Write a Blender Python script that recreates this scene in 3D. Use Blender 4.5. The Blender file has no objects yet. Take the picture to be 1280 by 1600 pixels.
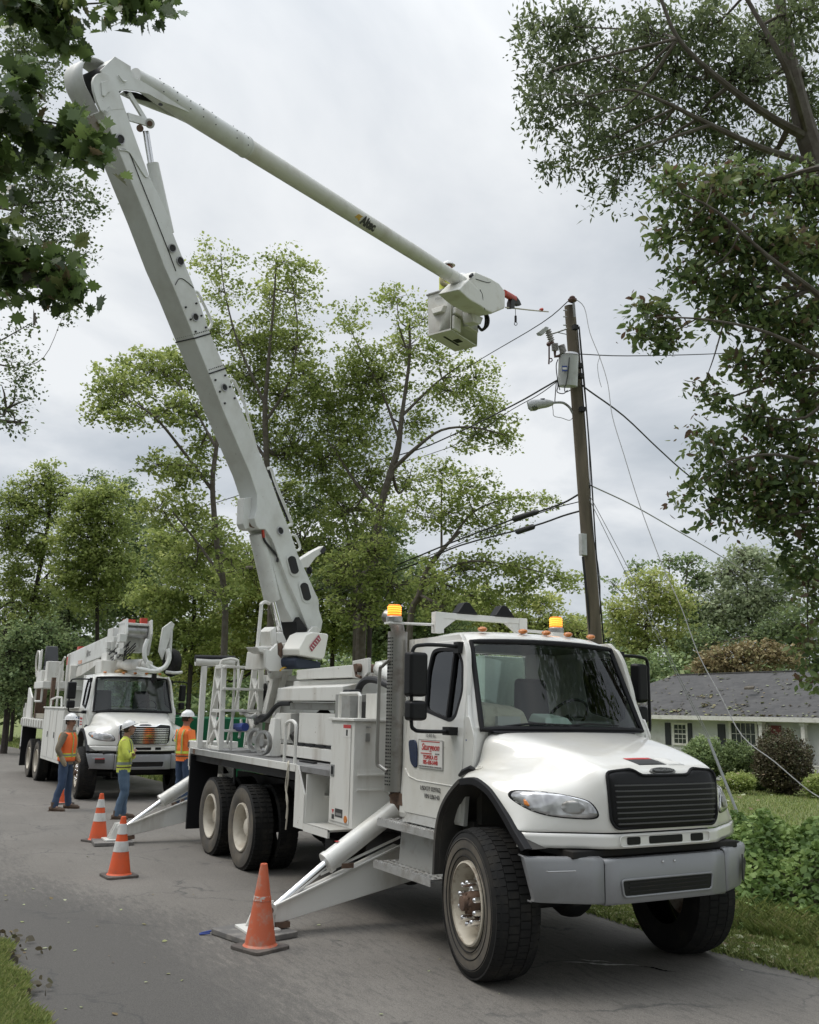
import bpy, bmesh, math, random
import numpy as np
from mathutils import Vector, Matrix
from mathutils.bvhtree import BVHTree
R = math.radians
random.seed(7); rng = np.random.default_rng(11)
scene = bpy.context.scene
COL = scene.collection
# ---------------------------------------------------------------- camera
CAM = Vector((6.5188, -5.3513, 2.0333))
FWD = Vector((-0.85829363, 0.46794002, 0.21062808))
RGT = Vector((0.4820854,0.8759297,0.0184605)); DWN = Vector((-0.1758570,0.1173852,-0.9773919)); FPX = 1440.51
cd = bpy.data.cameras.new('camera'); cam = bpy.data.objects.new('camera', cd); COL.objects.link(cam)
cd.sensor_fit = 'HORIZONTAL'; cd.sensor_width = 36; cd.lens = 40.513
cd.clip_start = .05; cd.clip_end = 2000
m = Matrix((RGT, -DWN, -FWD)).transposed().to_4x4(); m.translation = CAM
cam.matrix_world = m
scene.camera = cam
# ---------------------------------------------------------------- sky and light (overcast)
world = bpy.data.worlds.new('World'); scene.world = world; world.use_nodes = True
nt = world.node_tree; nt.nodes.clear(); N = nt.nodes.new; L = nt.links.new
out = N('ShaderNodeOutputWorld'); bg = N('ShaderNodeBackground'); L(bg.outputs[0], out.inputs[0])
bg.inputs['Strength'].default_value = 0.106
SUN_EL, SUN_AZ = R(58), R(215)
sky = N('ShaderNodeTexSky'); sky.sky_type = 'NISHITA'; sky.sun_disc = False
sky.sun_elevation = SUN_EL; sky.sun_rotation = SUN_AZ
tc = N('ShaderNodeTexCoord'); sep = N('ShaderNodeSeparateXYZ'); L(tc.outputs['Generated'], sep.inputs[0])
def math_(op, a, b=None, c=None):
    n = N('ShaderNodeMath'); n.operation = op
    for i, x in enumerate((a, b, c)):
        if x is None: continue
        if isinstance(x, (int, float)): n.inputs[i].default_value = x
        else: L(x, n.inputs[i])
    return n.outputs[0]
zz = math_('ADD', math_('MAXIMUM', sep.outputs[2], 0.0), 0.22)
cmb = N('ShaderNodeCombineXYZ'); L(math_('DIVIDE', sep.outputs[0], zz), cmb.inputs[0]); L(math_('DIVIDE', sep.outputs[1], zz), cmb.inputs[1])
n1 = N('ShaderNodeTexNoise'); n1.inputs['Scale'].default_value = 1.45; n1.inputs['Detail'].default_value = 7; n1.inputs['Roughness'].default_value = .52; n1.inputs['Distortion'].default_value = .35
L(cmb.outputs[0], n1.inputs['Vector'])
cr = N('ShaderNodeValToRGB'); L(n1.outputs[0], cr.inputs[0])
cr.color_ramp.elements[0].position = .36; cr.color_ramp.elements[0].color = (.49, .535, .585, 1)
cr.color_ramp.elements[1].position = .63; cr.color_ramp.elements[1].color = (.87, .89, .905, 1)
e = cr.color_ramp.elements.new(.5); e.color = (.655, .69, .73, 1)
sc_ = N('ShaderNodeVectorMath'); sc_.operation = 'SCALE'; L(cr.outputs[0], sc_.inputs[0]); zp = math_('MAXIMUM', sep.outputs[2], 0.0); L(math_('ADD', math_('MULTIPLY', math_('POWER', zp, 7.0), 34.0), 9.9), sc_.inputs['Scale'])  # overcast: brighter overhead
mx = N('ShaderNodeMix'); mx.data_type = 'RGBA'; mx.inputs['Factor'].default_value = .93
L(sky.outputs[0], mx.inputs[6]); L(sc_.outputs[0], mx.inputs[7]); L(mx.outputs[2], bg.inputs['Color'])
sl = bpy.data.lights.new('sun', 'SUN'); sl.energy = 1.5; sl.angle = R(30); sl.color = (1, .94, .86)
so = bpy.data.objects.new('sun', sl); COL.objects.link(so)
sd = Vector((math.sin(SUN_AZ)*math.cos(SUN_EL), math.cos(SUN_AZ)*math.cos(SUN_EL), math.sin(SUN_EL)))
so.rotation_euler = sd.to_track_quat('Z', 'Y').to_euler(); so.location = (0, 0, 30)
vs = scene.view_settings; vs.view_transform = 'Standard'; vs.look = 'None'; vs.exposure = 0; vs.gamma = 1
# ---------------------------------------------------------------- measuring: (u forward, v to the truck's right, w up) <-> world (u,-v,w)
def ray(x, y):
    d = FWD + RGT*((x-640)/FPX) + DWN*((y-800)/FPX)
    return d
def _p(t, d): P = CAM + d*t; return (P[0], -P[1], P[2])
def onV(x, y, v): d = ray(x, y); return _p((-v-CAM[1])/d[1], d)
def onU(x, y, u): d = ray(x, y); return _p((u-CAM[0])/d[0], d)
def onW(x, y, w=0.): d = ray(x, y); return _p((w-CAM[2])/d[2], d)
def atD(x, y, D): return _p(D, ray(x, y))
def conv(p): return Vector((p[0], -p[1], p[2]))
# ---------------------------------------------------------------- materials
M = {}
def newmat(name):
    m = bpy.data.materials.new(name); m.use_nodes = True; t = m.node_tree; t.nodes.clear()
    o = t.nodes.new('ShaderNodeOutputMaterial'); M[name] = m; return m, t, o
def pbsdf(t, **k):
    b = t.nodes.new('ShaderNodeBsdfPrincipled')
    for a, v in k.items(): b.inputs[a.replace('_', ' ')].default_value = v
    return b
def noise(t, scale, detail=4, rough=.55, coord='Object', stretch=None):
    c = t.nodes.new('ShaderNodeTexCoord'); n = t.nodes.new('ShaderNodeTexNoise')
    n.inputs['Scale'].default_value = scale; n.inputs['Detail'].default_value = detail; n.inputs['Roughness'].default_value = rough
    if stretch:
        mp = t.nodes.new('ShaderNodeMapping'); mp.inputs['Scale'].default_value = stretch
        t.links.new(c.outputs[coord], mp.inputs[0]); t.links.new(mp.outputs[0], n.inputs['Vector'])
    else: t.links.new(c.outputs[coord], n.inputs['Vector'])
    return n
def ramp(t, src, stops):
    r = t.nodes.new('ShaderNodeValToRGB'); t.links.new(src, r.inputs[0]); e = r.color_ramp.elements
    for i, (p, c) in enumerate(stops):
        q = e[i] if i < 2 else e.new(p)
        q.position = p; q.color = (*c, 1) if len(c) == 3 else c
    return r.outputs[0]
def mix(t, fac, a, b):
    x = t.nodes.new('ShaderNodeMix'); x.data_type = 'RGBA'
    for s, i in ((fac, 0), (a, 6), (b, 7)):
        if isinstance(s, (int, float)): x.inputs[i].default_value = s
        elif isinstance(s, tuple): x.inputs[i].default_value = (*s, 1)
        else: t.links.new(s, x.inputs[i])
    return x.outputs[2]
def bump(t, b, h, strength=.3, dist=.01):
    n = t.nodes.new('ShaderNodeBump'); n.inputs['Strength'].default_value = strength; n.inputs['Distance'].default_value = dist
    t.links.new(h, n.inputs['Height']); t.links.new(n.outputs[0], b.inputs['Normal'])
def mat(name, col, rough=.5, metal=0., spec=.5, coat=0., dirt=None, dscale=3., dlo=.5, dhi=.72, bmp=0, bscale=60, spots=None, emit=None, estr=0, var=.0, stretch=None):
    """plain surface; dirt = a second real colour (grime, wear) in noise patches"""
    m, t, o = newmat(name)
    b = pbsdf(t, Base_Color=(*col, 1), Roughness=rough, Metallic=metal)
    b.inputs['Specular IOR Level'].default_value = spec; b.inputs['Coat Weight'].default_value = coat; b.inputs['Coat Roughness'].default_value = .08
    if dirt:
        n = noise(t, dscale, 7, .62, stretch=stretch)
        f = ramp(t, n.outputs[0], [(dlo, (0, 0, 0)), (dhi, (1, 1, 1))])
        cc = mix(t, f, tuple(col), tuple(dirt))
        if spots:
            ns = noise(t, 26, 4, .6); n3 = noise(t, 3.3, 2); q = t.nodes.new('ShaderNodeMath'); q.operation = 'MULTIPLY'; t.links.new(ramp(t, ns.outputs[0], [(.66,(0,0,0)),(.71,(1,1,1))]), q.inputs[0]); t.links.new(ramp(t, n3.outputs[0], [(.52,(0,0,0)),(.64,(1,1,1))]), q.inputs[1])
            cc = mix(t, q.outputs[0], cc, tuple(spots))
        t.links.new(cc, b.inputs['Base Color'])
        rr = ramp(t, n.outputs[0], [(dlo, (rough,)*3), (dhi, (min(1, rough+.25),)*3)]); t.links.new(rr, b.inputs['Roughness'])
    if bmp:
        n2 = noise(t, bscale, 3); bump(t, b, n2.outputs[0], bmp, .004)
    if emit: b.inputs['Emission Color'].default_value = (*emit, 1); b.inputs['Emission Strength'].default_value = estr
    t.links.new(b.outputs[0], o.inputs[0]); return m
mat('truck_white', (.73, .725, .69), .33, coat=.8, dirt=(.56, .53, .46), dscale=2.2, dlo=.46, dhi=.82, stretch=(1, 1, .4), spots=(.30, .26, .2))
mat('hood_white', (.78, .77, .735), .3, coat=1.0, dirt=(.66, .63, .55), dscale=1.3, dlo=.46, dhi=.78)
mat('body_white', (.70, .695, .66), .42, dirt=(.40, .36, .30), dscale=3.2, dlo=.5, dhi=.85, stretch=(1, 1, .22), spots=(.20, .12, .07))
mat('boom_white', (.66, .67, .65), .45, dirt=(.47, .46, .42), dscale=1.8, dlo=.45, dhi=.82, spots=(.22, .19, .15))
mat('fibreglass', (.66, .655, .61), .5, dirt=(.48, .45, .38), dscale=2.2, dlo=.5, dhi=.8)
mat('bumper_grey', (.27, .275, .285), .36, metal=.2, dirt=(.21, .21, .205), dscale=1.5)
mat('black_plastic', (.008, .008, .009), .42, spec=.3)
mat('black_trim', (.013, .013, .015), .6, spec=.25, bmp=.15, bscale=120)
mat('dark_metal', (.014, .014, .015), .6, spec=.3, dirt=(.035, .03, .025), dscale=4)
mat('liner_grey', (.055, .052, .048), .8, dirt=(.10, .09, .075), dscale=3)
mat('rubber', (.013, .013, .013), .8, spec=.3, dirt=(.04, .037, .032), dscale=5, bmp=.25, bscale=90)
mat('rubber_side', (.075, .068, .06), .85, dirt=(.15, .13, .10), dscale=4, dlo=.42, dhi=.7)
mat('rim_white', (.50, .46, .38), .55, dirt=(.20, .14, .10), dscale=7, dlo=.5, dhi=.66)
mat('rim_dusty', (.60, .56, .48), .6, dirt=(.38, .33, .26), dscale=4)
mat('chrome', (.75, .75, .76), .12, metal=1)
mat('steel', (.42, .42, .42), .35, metal=.9, dirt=(.2, .19, .17), dscale=6)
mat('alu_plate', (.50, .50, .49), .45, metal=.6, dirt=(.3, .28, .25), dscale=4, bmp=.6, bscale=55)
mat('stack_metal', (.33, .32, .30), .38, metal=.85, dirt=(.16, .13, .11), dscale=3)
mat('rusty', (.13, .08, .055), .85, dirt=(.06, .045, .04), dscale=12)
mat('deck_grey', (.20, .20, .20), .75, dirt=(.11, .105, .10), dscale=3, bmp=.5, bscale=70)
mat('hose_black', (.02, .02, .022), .5)
mat('amber', (.60, .19, .03), .25, coat=.5)
mat('amber_lit', (.9, .3, .03), .3, emit=(1, .20, .01), estr=.9)
mat('amber_core', (1, .6, .1), .3, emit=(1, .42, .03), estr=1.5)
mat('sign_white', (.70, .69, .66), .5)
mat('sign_red', (.50, .035, .035), .5)
mat('ink_black', (.03, .03, .03), .5)
mat('ink_grey', (.23, .23, .22), .6)
mat('ink_blue', (.04, .07, .25), .5)
mat('handle_blue', (.01, .02, .06), .25)
mat('seat_grey', (.075, .078, .085), .8)
mat('dash_grey', (.15, .16, .155), .7)
mat('cloth_cream', (.62, .58, .47), .9, dirt=(.42, .38, .28), dscale=9)
mat('foam_green', (.60, .72, .66), .5)
mat('rope', (.45, .42, .35), .9)
mat('red_part', (.45, .05, .03), .5)
mat('blue_hose', (.02, .05, .24), .5)
mat('green_box', (.0, .12, .05), .45, dirt=(.01, .07, .03), dscale=3)
def glass(name, tint, refl=1.0, rough=.0):
    m, t, o = newmat(name)
    tr = t.nodes.new('ShaderNodeBsdfTransparent'); tr.inputs[0].default_value = (*tint, 1)
    gl = t.nodes.new('ShaderNodeBsdfGlossy'); gl.inputs['Roughness'].default_value = rough
    fr = t.nodes.new('ShaderNodeFresnel'); fr.inputs[0].default_value = 1.52
    ml = t.nodes.new('ShaderNodeMath'); ml.operation = 'MULTIPLY'; ml.inputs[1].default_value = refl
    mi = t.nodes.new('ShaderNodeMixShader'); t.links.new(fr.outputs[0], ml.inputs[0]); t.links.new(ml.outputs[0], mi.inputs[0])
    t.links.new(tr.outputs[0], mi.inputs[1]); t.links.new(gl.outputs[0], mi.inputs[2]); t.links.new(mi.outputs[0], o.inputs[0])
    return m
glass('windshield_glass', (.86, .93, .90), 1.35)
glass('door_glass', (.66, .76, .72), 1.5)
glass('lamp_glass', (.8, .82, .84), 2.2)
glass('house_glass', (.10, .12, .12), 2.5)
# ---------------------------------------------------------------- mesh helpers (all points given as u,v,w)
def V3(*a): return np.array(a, float)
class MB:
    def __init__(s): s.v = []; s.f = []; s.mi = []; s.cur = 0
    def add(s, vs, fs):
        k = len(s.v); s.v += [tuple(map(float, p)) for p in vs]
        for f in fs: s.f.append(tuple(i+k for i in f)); s.mi.append(s.cur)
        return s
    def box(s, a, b):
        (x0, y0, z0), (x1, y1, z1) = a, b
        return s.add([(x0,y0,z0),(x1,y0,z0),(x1,y1,z0),(x0,y1,z0),(x0,y0,z1),(x1,y0,z1),(x1,y1,z1),(x0,y1,z1)],
                     [(0,3,2,1),(4,5,6,7),(0,1,5,4),(1,2,6,5),(2,3,7,6),(3,0,4,7)])
    def hexa(s, p): return s.add(p, [(0,3,2,1),(4,5,6,7),(0,1,5,4),(1,2,6,5),(2,3,7,6),(3,0,4,7)])
    def bar(s, a, b, wd, ht, up=(0, 0, 1), wd2=None, ht2=None):
        a, b = V3(*a), V3(*b); d = b-a; d /= np.linalg.norm(d); up = V3(*up)
        x = np.cross(d, up); x /= np.linalg.norm(x)+1e-12; y = np.cross(x, d)
        wd2 = wd2 or wd; ht2 = ht2 or ht
        P = [c + x*sx*w_/2 + y*sy*h_/2 for c, w_, h_ in ((a, wd, ht), (b, wd2, ht2)) for sx, sy in ((-1,-1),(1,-1),(1,1),(-1,1))]
        return s.hexa(P)
    def prism(s, poly, vec):
        n = len(poly); vec = V3(*vec); P = [V3(*p) for p in poly]
        return s.add(P+[p+vec for p in P], [tuple(range(n))[::-1], tuple(range(n, 2*n))]+[(i, (i+1) % n, n+(i+1) % n, n+i) for i in range(n)])
    def tube(s, path, r, n=10, cap=True, closed=False, flat=None):
        P = [V3(*p) for p in path]; k = len(P); rs = r if isinstance(r, (list, tuple)) else [r]*k
        vs = []; prev = None
        for i in range(k):
            if closed: t = P[(i+1) % k]-P[i-1]
            else: t = P[min(i+1, k-1)]-P[max(i-1, 0)]
            t /= np.linalg.norm(t)+1e-12
            if prev is None:
                ref = V3(0, 0, 1) if abs(t[2]) < .9 else V3(1, 0, 0); x = np.cross(t, ref)
            else: x = prev-t*(prev@t)
            x /= np.linalg.norm(x)+1e-12; prev = x; y = np.cross(t, x)
            for j in range(n):
                a = 2*math.pi*j/n; vs.append(P[i]+x*math.cos(a)*rs[i]+y*math.sin(a)*rs[i])
        fs = [(i*n+j, i*n+(j+1) % n, ((i+1) % k)*n+(j+1) % n, ((i+1) % k)*n+j) for i in range(k if closed else k-1) for j in range(n)]
        if cap and not closed: fs += [tuple(range(n))[::-1], tuple(range((k-1)*n, k*n))]
        return s.add(vs, fs)
    def cyl(s, a, b, r, n=16, r2=None): return s.tube([a, b], [r, r if r2 is None else r2], n)
    def lathe(s, prof, o, ax, n=32, closed=False):
        o = V3(*o); ax = V3(*ax); ax /= np.linalg.norm(ax); ref = V3(0, 0, 1) if abs(ax[2]) < .9 else V3(1, 0, 0)
        x = np.cross(ax, ref); x /= np.linalg.norm(x); y = np.cross(ax, x); k = len(prof)
        vs = [o+ax*h+(x*math.cos(2*math.pi*j/n)+y*math.sin(2*math.pi*j/n))*max(r, 1e-4) for r, h in prof for j in range(n)]
        return s.add(vs, [(i*n+j, i*n+(j+1) % n, (i+1) % k*n+(j+1) % n, (i+1) % k*n+j) for i in range(k if closed else k-1) for j in range(n)])
    def grid(s, rows):
        n = len(rows[0]); return s.add([p for r in rows for p in r], [(i*n+j, i*n+j+1, (i+1)*n+j+1, (i+1)*n+j) for i in range(len(rows)-1) for j in range(n-1)])
    def ball(s, c, r, n=12, sq=(1, 1, 1)):
        c = V3(*c); m_ = n//2; vs = [c+V3(math.sin(math.pi*i/m_)*math.cos(2*math.pi*j/n)*sq[0], math.sin(math.pi*i/m_)*math.sin(2*math.pi*j/n)*sq[1], math.cos(math.pi*i/m_)*sq[2])*r for i in range(m_+1) for j in range(n)]
        return s.add(vs, [(i*n+j, i*n+(j+1) % n, (i+1)*n+(j+1) % n, (i+1)*n+j) for i in range(m_) for j in range(n)])
    def xf(s, fn, k0=0):
        s.v = s.v[:k0]+[tuple(fn(*p)) for p in s.v[k0:]]; return s
    def build(s, name, m_, parent=None, bevel=0, sub=0, smooth=True, solid=0, ang=35, seg=2, weld=True, label=None):
        me = bpy.data.meshes.new(name); me.from_pydata([(p[0], -p[1], p[2]) for p in s.v], [], s.f)
        mats = m_ if isinstance(m_, (list, tuple)) else [m_]
        for x in mats: me.materials.append(M[x] if isinstance(x, str) else x)
        if len(mats) > 1: me.polygons.foreach_set('material_index', s.mi)
        bm = bmesh.new(); bm.from_mesh(me)
        if weld: bmesh.ops.remove_doubles(bm, verts=bm.verts, dist=1e-5)
        bmesh.ops.recalc_face_normals(bm, faces=bm.faces); bm.to_mesh(me); bm.free()
        return link(name, me, parent, bevel, sub, smooth, solid, ang, seg, label)
def link(name, me, parent=None, bevel=0, sub=0, smooth=True, solid=0, ang=35, seg=2, label=None):
    o = bpy.data.objects.new(name, me); COL.objects.link(o); o.parent = parent
    if smooth:
        me.polygons.foreach_set('use_smooth', [True]*len(me.polygons))
        if not sub and not bevel: me.set_sharp_from_angle(angle=R(ang))
    if solid:
        q = o.modifiers.new('s', 'SOLIDIFY'); q.thickness = abs(solid); q.offset = 1 if solid > 0 else -1
    if bevel:
        q = o.modifiers.new('b', 'BEVEL'); q.width = bevel; q.segments = seg; q.limit_method = 'ANGLE'; q.angle_limit = R(ang); q.harden_normals = True
    if sub:
        q = o.modifiers.new('u', 'SUBSURF'); q.levels = sub; q.render_levels = sub
    if label: o['label'] = label
    return o
def thing(name, label, cat, loc=(0, 0, 0), rz=0, group=None):
    o = bpy.data.objects.new(name, None); COL.objects.link(o); o.empty_display_size = .3
    o.location = conv(loc); o.rotation_euler = (0, 0, rz); tag(o, label, cat, group); return o
def tag(o, label, cat, group=None):
    o['label'] = label; o['category'] = cat
    if group: o['group'] = group
    return o
def kind(o, k): o['kind'] = k; return o
def frame_mat(o, xa, ya):
    X = conv(xa).normalized(); Y = conv(ya); Y = (Y-X*Y.dot(X)).normalized(); Z = X.cross(Y)
    m_ = Matrix((X, Y, Z)).transposed().to_4x4(); m_.translation = conv(o); return m_
def curve_mesh(name, splines, m_, parent, o, xa, ya, ext=.004, bev=0.0, res=2):
    """flat plate with holes: splines = list of 2-D outlines in the plane (o, xa, ya)"""
    cu = bpy.data.curves.new(name, 'CURVE'); cu.dimensions = '2D'; cu.fill_mode = 'BOTH'; cu.extrude = ext; cu.bevel_depth = bev; cu.bevel_resolution = res
    for pts in splines:
        sp = cu.splines.new('POLY'); sp.points.add(len(pts)-1); sp.use_cyclic_u = True
        for i, p in enumerate(pts): sp.points[i].co = (p[0], p[1], 0, 1)
    return cu2obj(cu, name, m_, parent, frame_mat(o, xa, ya))
def cu2obj(cu, name, m_, parent, mw):
    t = bpy.data.objects.new('tmp', cu); COL.objects.link(t)
    me = bpy.data.meshes.new_from_object(t); bpy.data.objects.remove(t); bpy.data.curves.remove(cu)
    me.transform(mw); me.materials.clear(); me.materials.append(M[m_]); me.name = name
    return link(name, me, parent)
def text(s, size, m_, parent, o, xa, ya, name='lettering', shear=0, bold=0, align='CENTER', sx=1.0):
    cu = bpy.data.curves.new(name, 'FONT'); cu.body = s; cu.size = size; cu.align_x = align; cu.align_y = 'CENTER'; cu.extrude = .0012; cu.shear = shear; cu.offset = bold
    mw = frame_mat(o, xa, ya) @ Matrix.Diagonal((sx, 1, 1, 1))
    return cu2obj(cu, name, m_, parent, mw)
def rounded(pts, r=.03, n=4):
    """round the corners of a 2-D polygon"""
    o_ = []; k = len(pts)
    for i in range(k):
        p, a, b = V3(*pts[i]), V3(*pts[i-1]), V3(*pts[(i+1) % k]); rr = r[i] if isinstance(r, (list, tuple)) else r
        da, db = a-p, b-p; la, lb = np.linalg.norm(da), np.linalg.norm(db); q = min(rr, la*.45, lb*.45)
        if q <= 0: o_.append(tuple(p)); continue
        s0, s1 = p+da/la*q, p+db/lb*q
        for j in range(n+1):
            t = j/n; o_.append(tuple(s0*(1-t)**2+p*2*t*(1-t)+s1*t*t))
    return o_
def smooth_path(pts, n=6, closed=False):
    P = [V3(*p) for p in pts]; k = len(P); o_ = []
    for i in range(k if closed else k-1):
        a = P[i-1] if (closed or i > 0) else P[0]*2-P[1]; b = P[i]; c = P[(i+1) % k]; d = P[(i+2) % k] if (closed or i+2 < k) else P[-1]*2-P[-2]
        for j in range(n):
            t = j/n; o_.append(tuple(.5*((2*b)+(-a+c)*t+(2*a-5*b+4*c-d)*t*t+(-a+3*b-3*c+d)*t**3)))
    if not closed: o_.append(tuple(P[-1]))
    return o_
def copy_tree(o, parent=None):
    kids = [x for x in bpy.data.objects if x.parent == o]
    c = o.copy(); COL.objects.link(c); c.parent = parent
    for ch in kids: copy_tree(ch, c)
    return c
mat('logo_gold', (.62, .38, .06), .5)
mat('tank_white', (.80, .78, .72), .35)
mat('tank_red', (.32, .05, .07), .5)
mat('cover_blue', (.03, .04, .065), .8, bmp=.4, bscale=25)
mat('amber_old', (.28,.17,.05), .4)
# ================================================================ road, verges, lawn
def hgt(u, v):
    """ground height: level road, lawn falling away to the right, gentle rise far off"""
    d = max(0., -1.45-v); e = max(0., v-4.35)
    h = -.0*d
    if d > 0: h = -.04*min(d, 1.)+.05*math.sin(min(d, 3.)*1.05)*(u > -30) - 1.25*(1-math.exp(-max(0, d-3)/22.))
    if e > 0: h = .05*min(e, .6)+.06*min(max(0, e-.6), 3)*.5
    return h
RE = [(14,-1.5),(3,-1.42),(1.15,-1.36),(.06,-1.25),(-4,-1.28),(-12,-1.32),(-20,-1.33),(-30,-.95),(-45,.5),(-60,4),(-75,10),(-95,22)]
LE = [(14,4.7),(3,4.55),(0,4.42),(-2,4.38),(-12,4.4),(-20,4.5),(-30,4.95),(-45,6.6),(-60,10.6),(-75,17),(-95,29)]
def lerp_edge(E_, u):
    for (a, b), (c, d) in zip(E_[:-1], E_[1:]):
        if a >= u >= c: t = (a-u)/(a-c); return b+(d-b)*t
    return E_[-1][1] if u < E_[-1][0] else E_[0][1]
def mat_road():
    m, t, o = newmat('asphalt'); b = pbsdf(t, Roughness=.85)
    n1 = noise(t, .55, 6, .6, stretch=(1, 1.6, 1)); n2 = noise(t, 5.0, 5, .7); n3 = noise(t, 150, 3, .7); n4 = noise(t, 1.1, 7, .72, stretch=(.6, 2.4, 1)); n5 = noise(t, 9, 6, .75, stretch=(.5, 2.2, 1))
    base = mix(t, ramp(t, n1.outputs[0], [(.35,(0,0,0)),(.65,(1,1,1))]), (.142,.131,.117), (.178,.165,.148))
    base = mix(t, ramp(t, n2.outputs[0], [(.42,(0,0,0)),(.75,(.5,.5,.5))]), base, (.15,.139,.125))
    # old darker layer showing where the top coat has worn away, mostly along the near edge
    c = t.nodes.new('ShaderNodeTexCoord'); s = t.nodes.new('ShaderNodeSeparateXYZ'); t.links.new(c.outputs['Object'], s.inputs[0])
    def mth(op, a, b_, cl=False):
        q = t.nodes.new('ShaderNodeMath'); q.operation = op; q.use_clamp = cl
        for i, x in enumerate((a, b_)):
            if isinstance(x, (int, float)): q.inputs[i].default_value = x
            else: t.links.new(x, q.inputs[i])
        return q.outputs[0]
    edge = mth('MULTIPLY', mth('SUBTRACT', mth('MULTIPLY', s.outputs[1], -1.), 2.35), .75, True)     # 0 at v=2.75 -> 1 at v=4.1
    far = mth('MULTIPLY', mth('ADD', s.outputs[0], 6.2), .30, True)
    f = mth('ADD', mth('MULTIPLY', edge, .50), mth('MULTIPLY', n5.outputs[0], .85)); f = mth('SUBTRACT', mth('ADD', f, mth('MULTIPLY', n4.outputs[0], .35)), mth('MULTIPLY', mth('SUBTRACT', 1., far), .45))
    f2 = ramp(t, f, [(.60,(0,0,0)),(.70,(.55,.55,.55)),(.90,(1,1,1))])
    pt = noise(t, 2.2, 8, .75, stretch=(.45, 2.6, 1)); base = mix(t, ramp(t, pt.outputs[0], [(.56,(0,0,0)),(.70,(.75,.75,.75))]), base, (.095,.088,.080))
    base = mix(t, f2, base, (.086,.081,.075))
    sp = ramp(t, n3.outputs[0], [(.32,(.55,.55,.55)),(.5,(1,1,1)),(.68,(1.45,1.45,1.45))])
    mm = t.nodes.new('ShaderNodeMix'); mm.data_type = 'RGBA'; mm.blend_type = 'MULTIPLY'; mm.inputs[0].default_value = 1; t.links.new(base, mm.inputs[6]); t.links.new(sp, mm.inputs[7])
    # cracks
    v = t.nodes.new('ShaderNodeTexVoronoi'); v.feature = 'DISTANCE_TO_EDGE'; v.inputs['Scale'].default_value = .42
    dn = noise(t, 1.2, 5, .6); ad = t.nodes.new('ShaderNodeVectorMath'); ad.operation = 'MULTIPLY_ADD'; t.links.new(dn.outputs['Color'], ad.inputs[0]); ad.inputs[1].default_value = (1.2,1.2,0); t.links.new(c.outputs['Object'], ad.inputs[2]); t.links.new(ad.outputs[0], v.inputs['Vector'])
    ck = ramp(t, v.outputs['Distance'], [(.0,(1,1,1)),(.011,(0,0,0))]); ck2 = mth('MULTIPLY', ck, ramp(t, n1.outputs[0], [(.44,(0,0,0)),(.56,(.8,.8,.8))]))
    t.links.new(mix(t, ck2, mm.outputs[2], (.05,.05,.05)), b.inputs['Base Color'])
    bump(t, b, n3.outputs[0], .35, .006); t.links.new(b.outputs[0], o.inputs[0])
mat_road()
def mat_grass(name, cols, sc=1.0):
    m, t, o = newmat(name); b = pbsdf(t, Roughness=.9)
    n1 = noise(t, .35*sc, 5, .6); n2 = noise(t, 3.5*sc, 6, .7); n3 = noise(t, 45*sc, 3, .7)
    a = ramp(t, n1.outputs[0], [(.35, cols[0]), (.62, cols[1])]); a = mix(t, ramp(t, n2.outputs[0], [(.45,(0,0,0)),(.7,(.7,.7,.7))]), a, cols[2])
    a = mix(t, ramp(t, n3.outputs[0], [(.40,(.6,.6,.6)),(.62,(0,0,0))]), a, cols[3])
    t.links.new(a, b.inputs['Base Color']); bump(t, b, n3.outputs[0], .8, .05); t.links.new(b.outputs[0], o.inputs[0])
mat_grass('lawn', [(.15,.19,.055),(.21,.245,.075),(.23,.23,.09),(.11,.14,.045)])
mat_grass('soil_grass', [(.05,.06,.022),(.07,.085,.03),(.09,.075,.045),(.03,.03,.018)])
us = [14,10,7,5,4,3,2,1,0,-1,-2,-3,-4,-6,-8,-10,-12,-14,-16,-18,-20,-24,-28,-32,-36,-40,-45,-50,-55,-60,-68,-75,-85,-95,-130,-200,-400]
us = [60, 30]+us
offs = [0,.15,.4,.8,1.2,1.6,2,2.5,3,4,5,6,8,10,12,15,18,22,26,30,36,45,60,90,140,300]
def side_mesh(E_, sgn):
    rows = []
    for u in us:
        e = lerp_edge(E_, u); rows.append([(u, e+sgn*o_, hgt(u, (-1.45-o_) if sgn < 0 else 4.35+o_)-(0.02 if o_ == 0 else 0)) for o_ in offs])
    return rows
kind(MB().grid(side_mesh(RE, -1)).build('lawn', 'lawn', smooth=True), 'structure')
kind(MB().grid(side_mesh(LE, 1)).build('grass_verge', 'soil_grass', smooth=True), 'structure')
uu = [x for x in us if x >= -95]; rd = []
for i in range(len(uu)-1):
    for k in range(4): rd.append(uu[i]+(uu[i+1]-uu[i])*k/4)
rd.append(-95)
jit = lambda u, s: .035*math.sin(u*5.1+s)+.03*math.sin(u*11.7+s*2)+.02*math.sin(u*23.3+s)
kind(MB().grid([[(u, lerp_edge(RE, u)-.05+jit(u, 1)*(u > -25), .006), (u, lerp_edge(RE, u)+.2, .008), (u, 1.5+max(0, lerp_edge(RE, u)), .010), (u, lerp_edge(LE, u)-.2, .008), (u, lerp_edge(LE, u)+.03+jit(u, 3)*(u > -25), .006)] for u in rd]).build('road', 'asphalt', smooth=True), 'structure')
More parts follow.
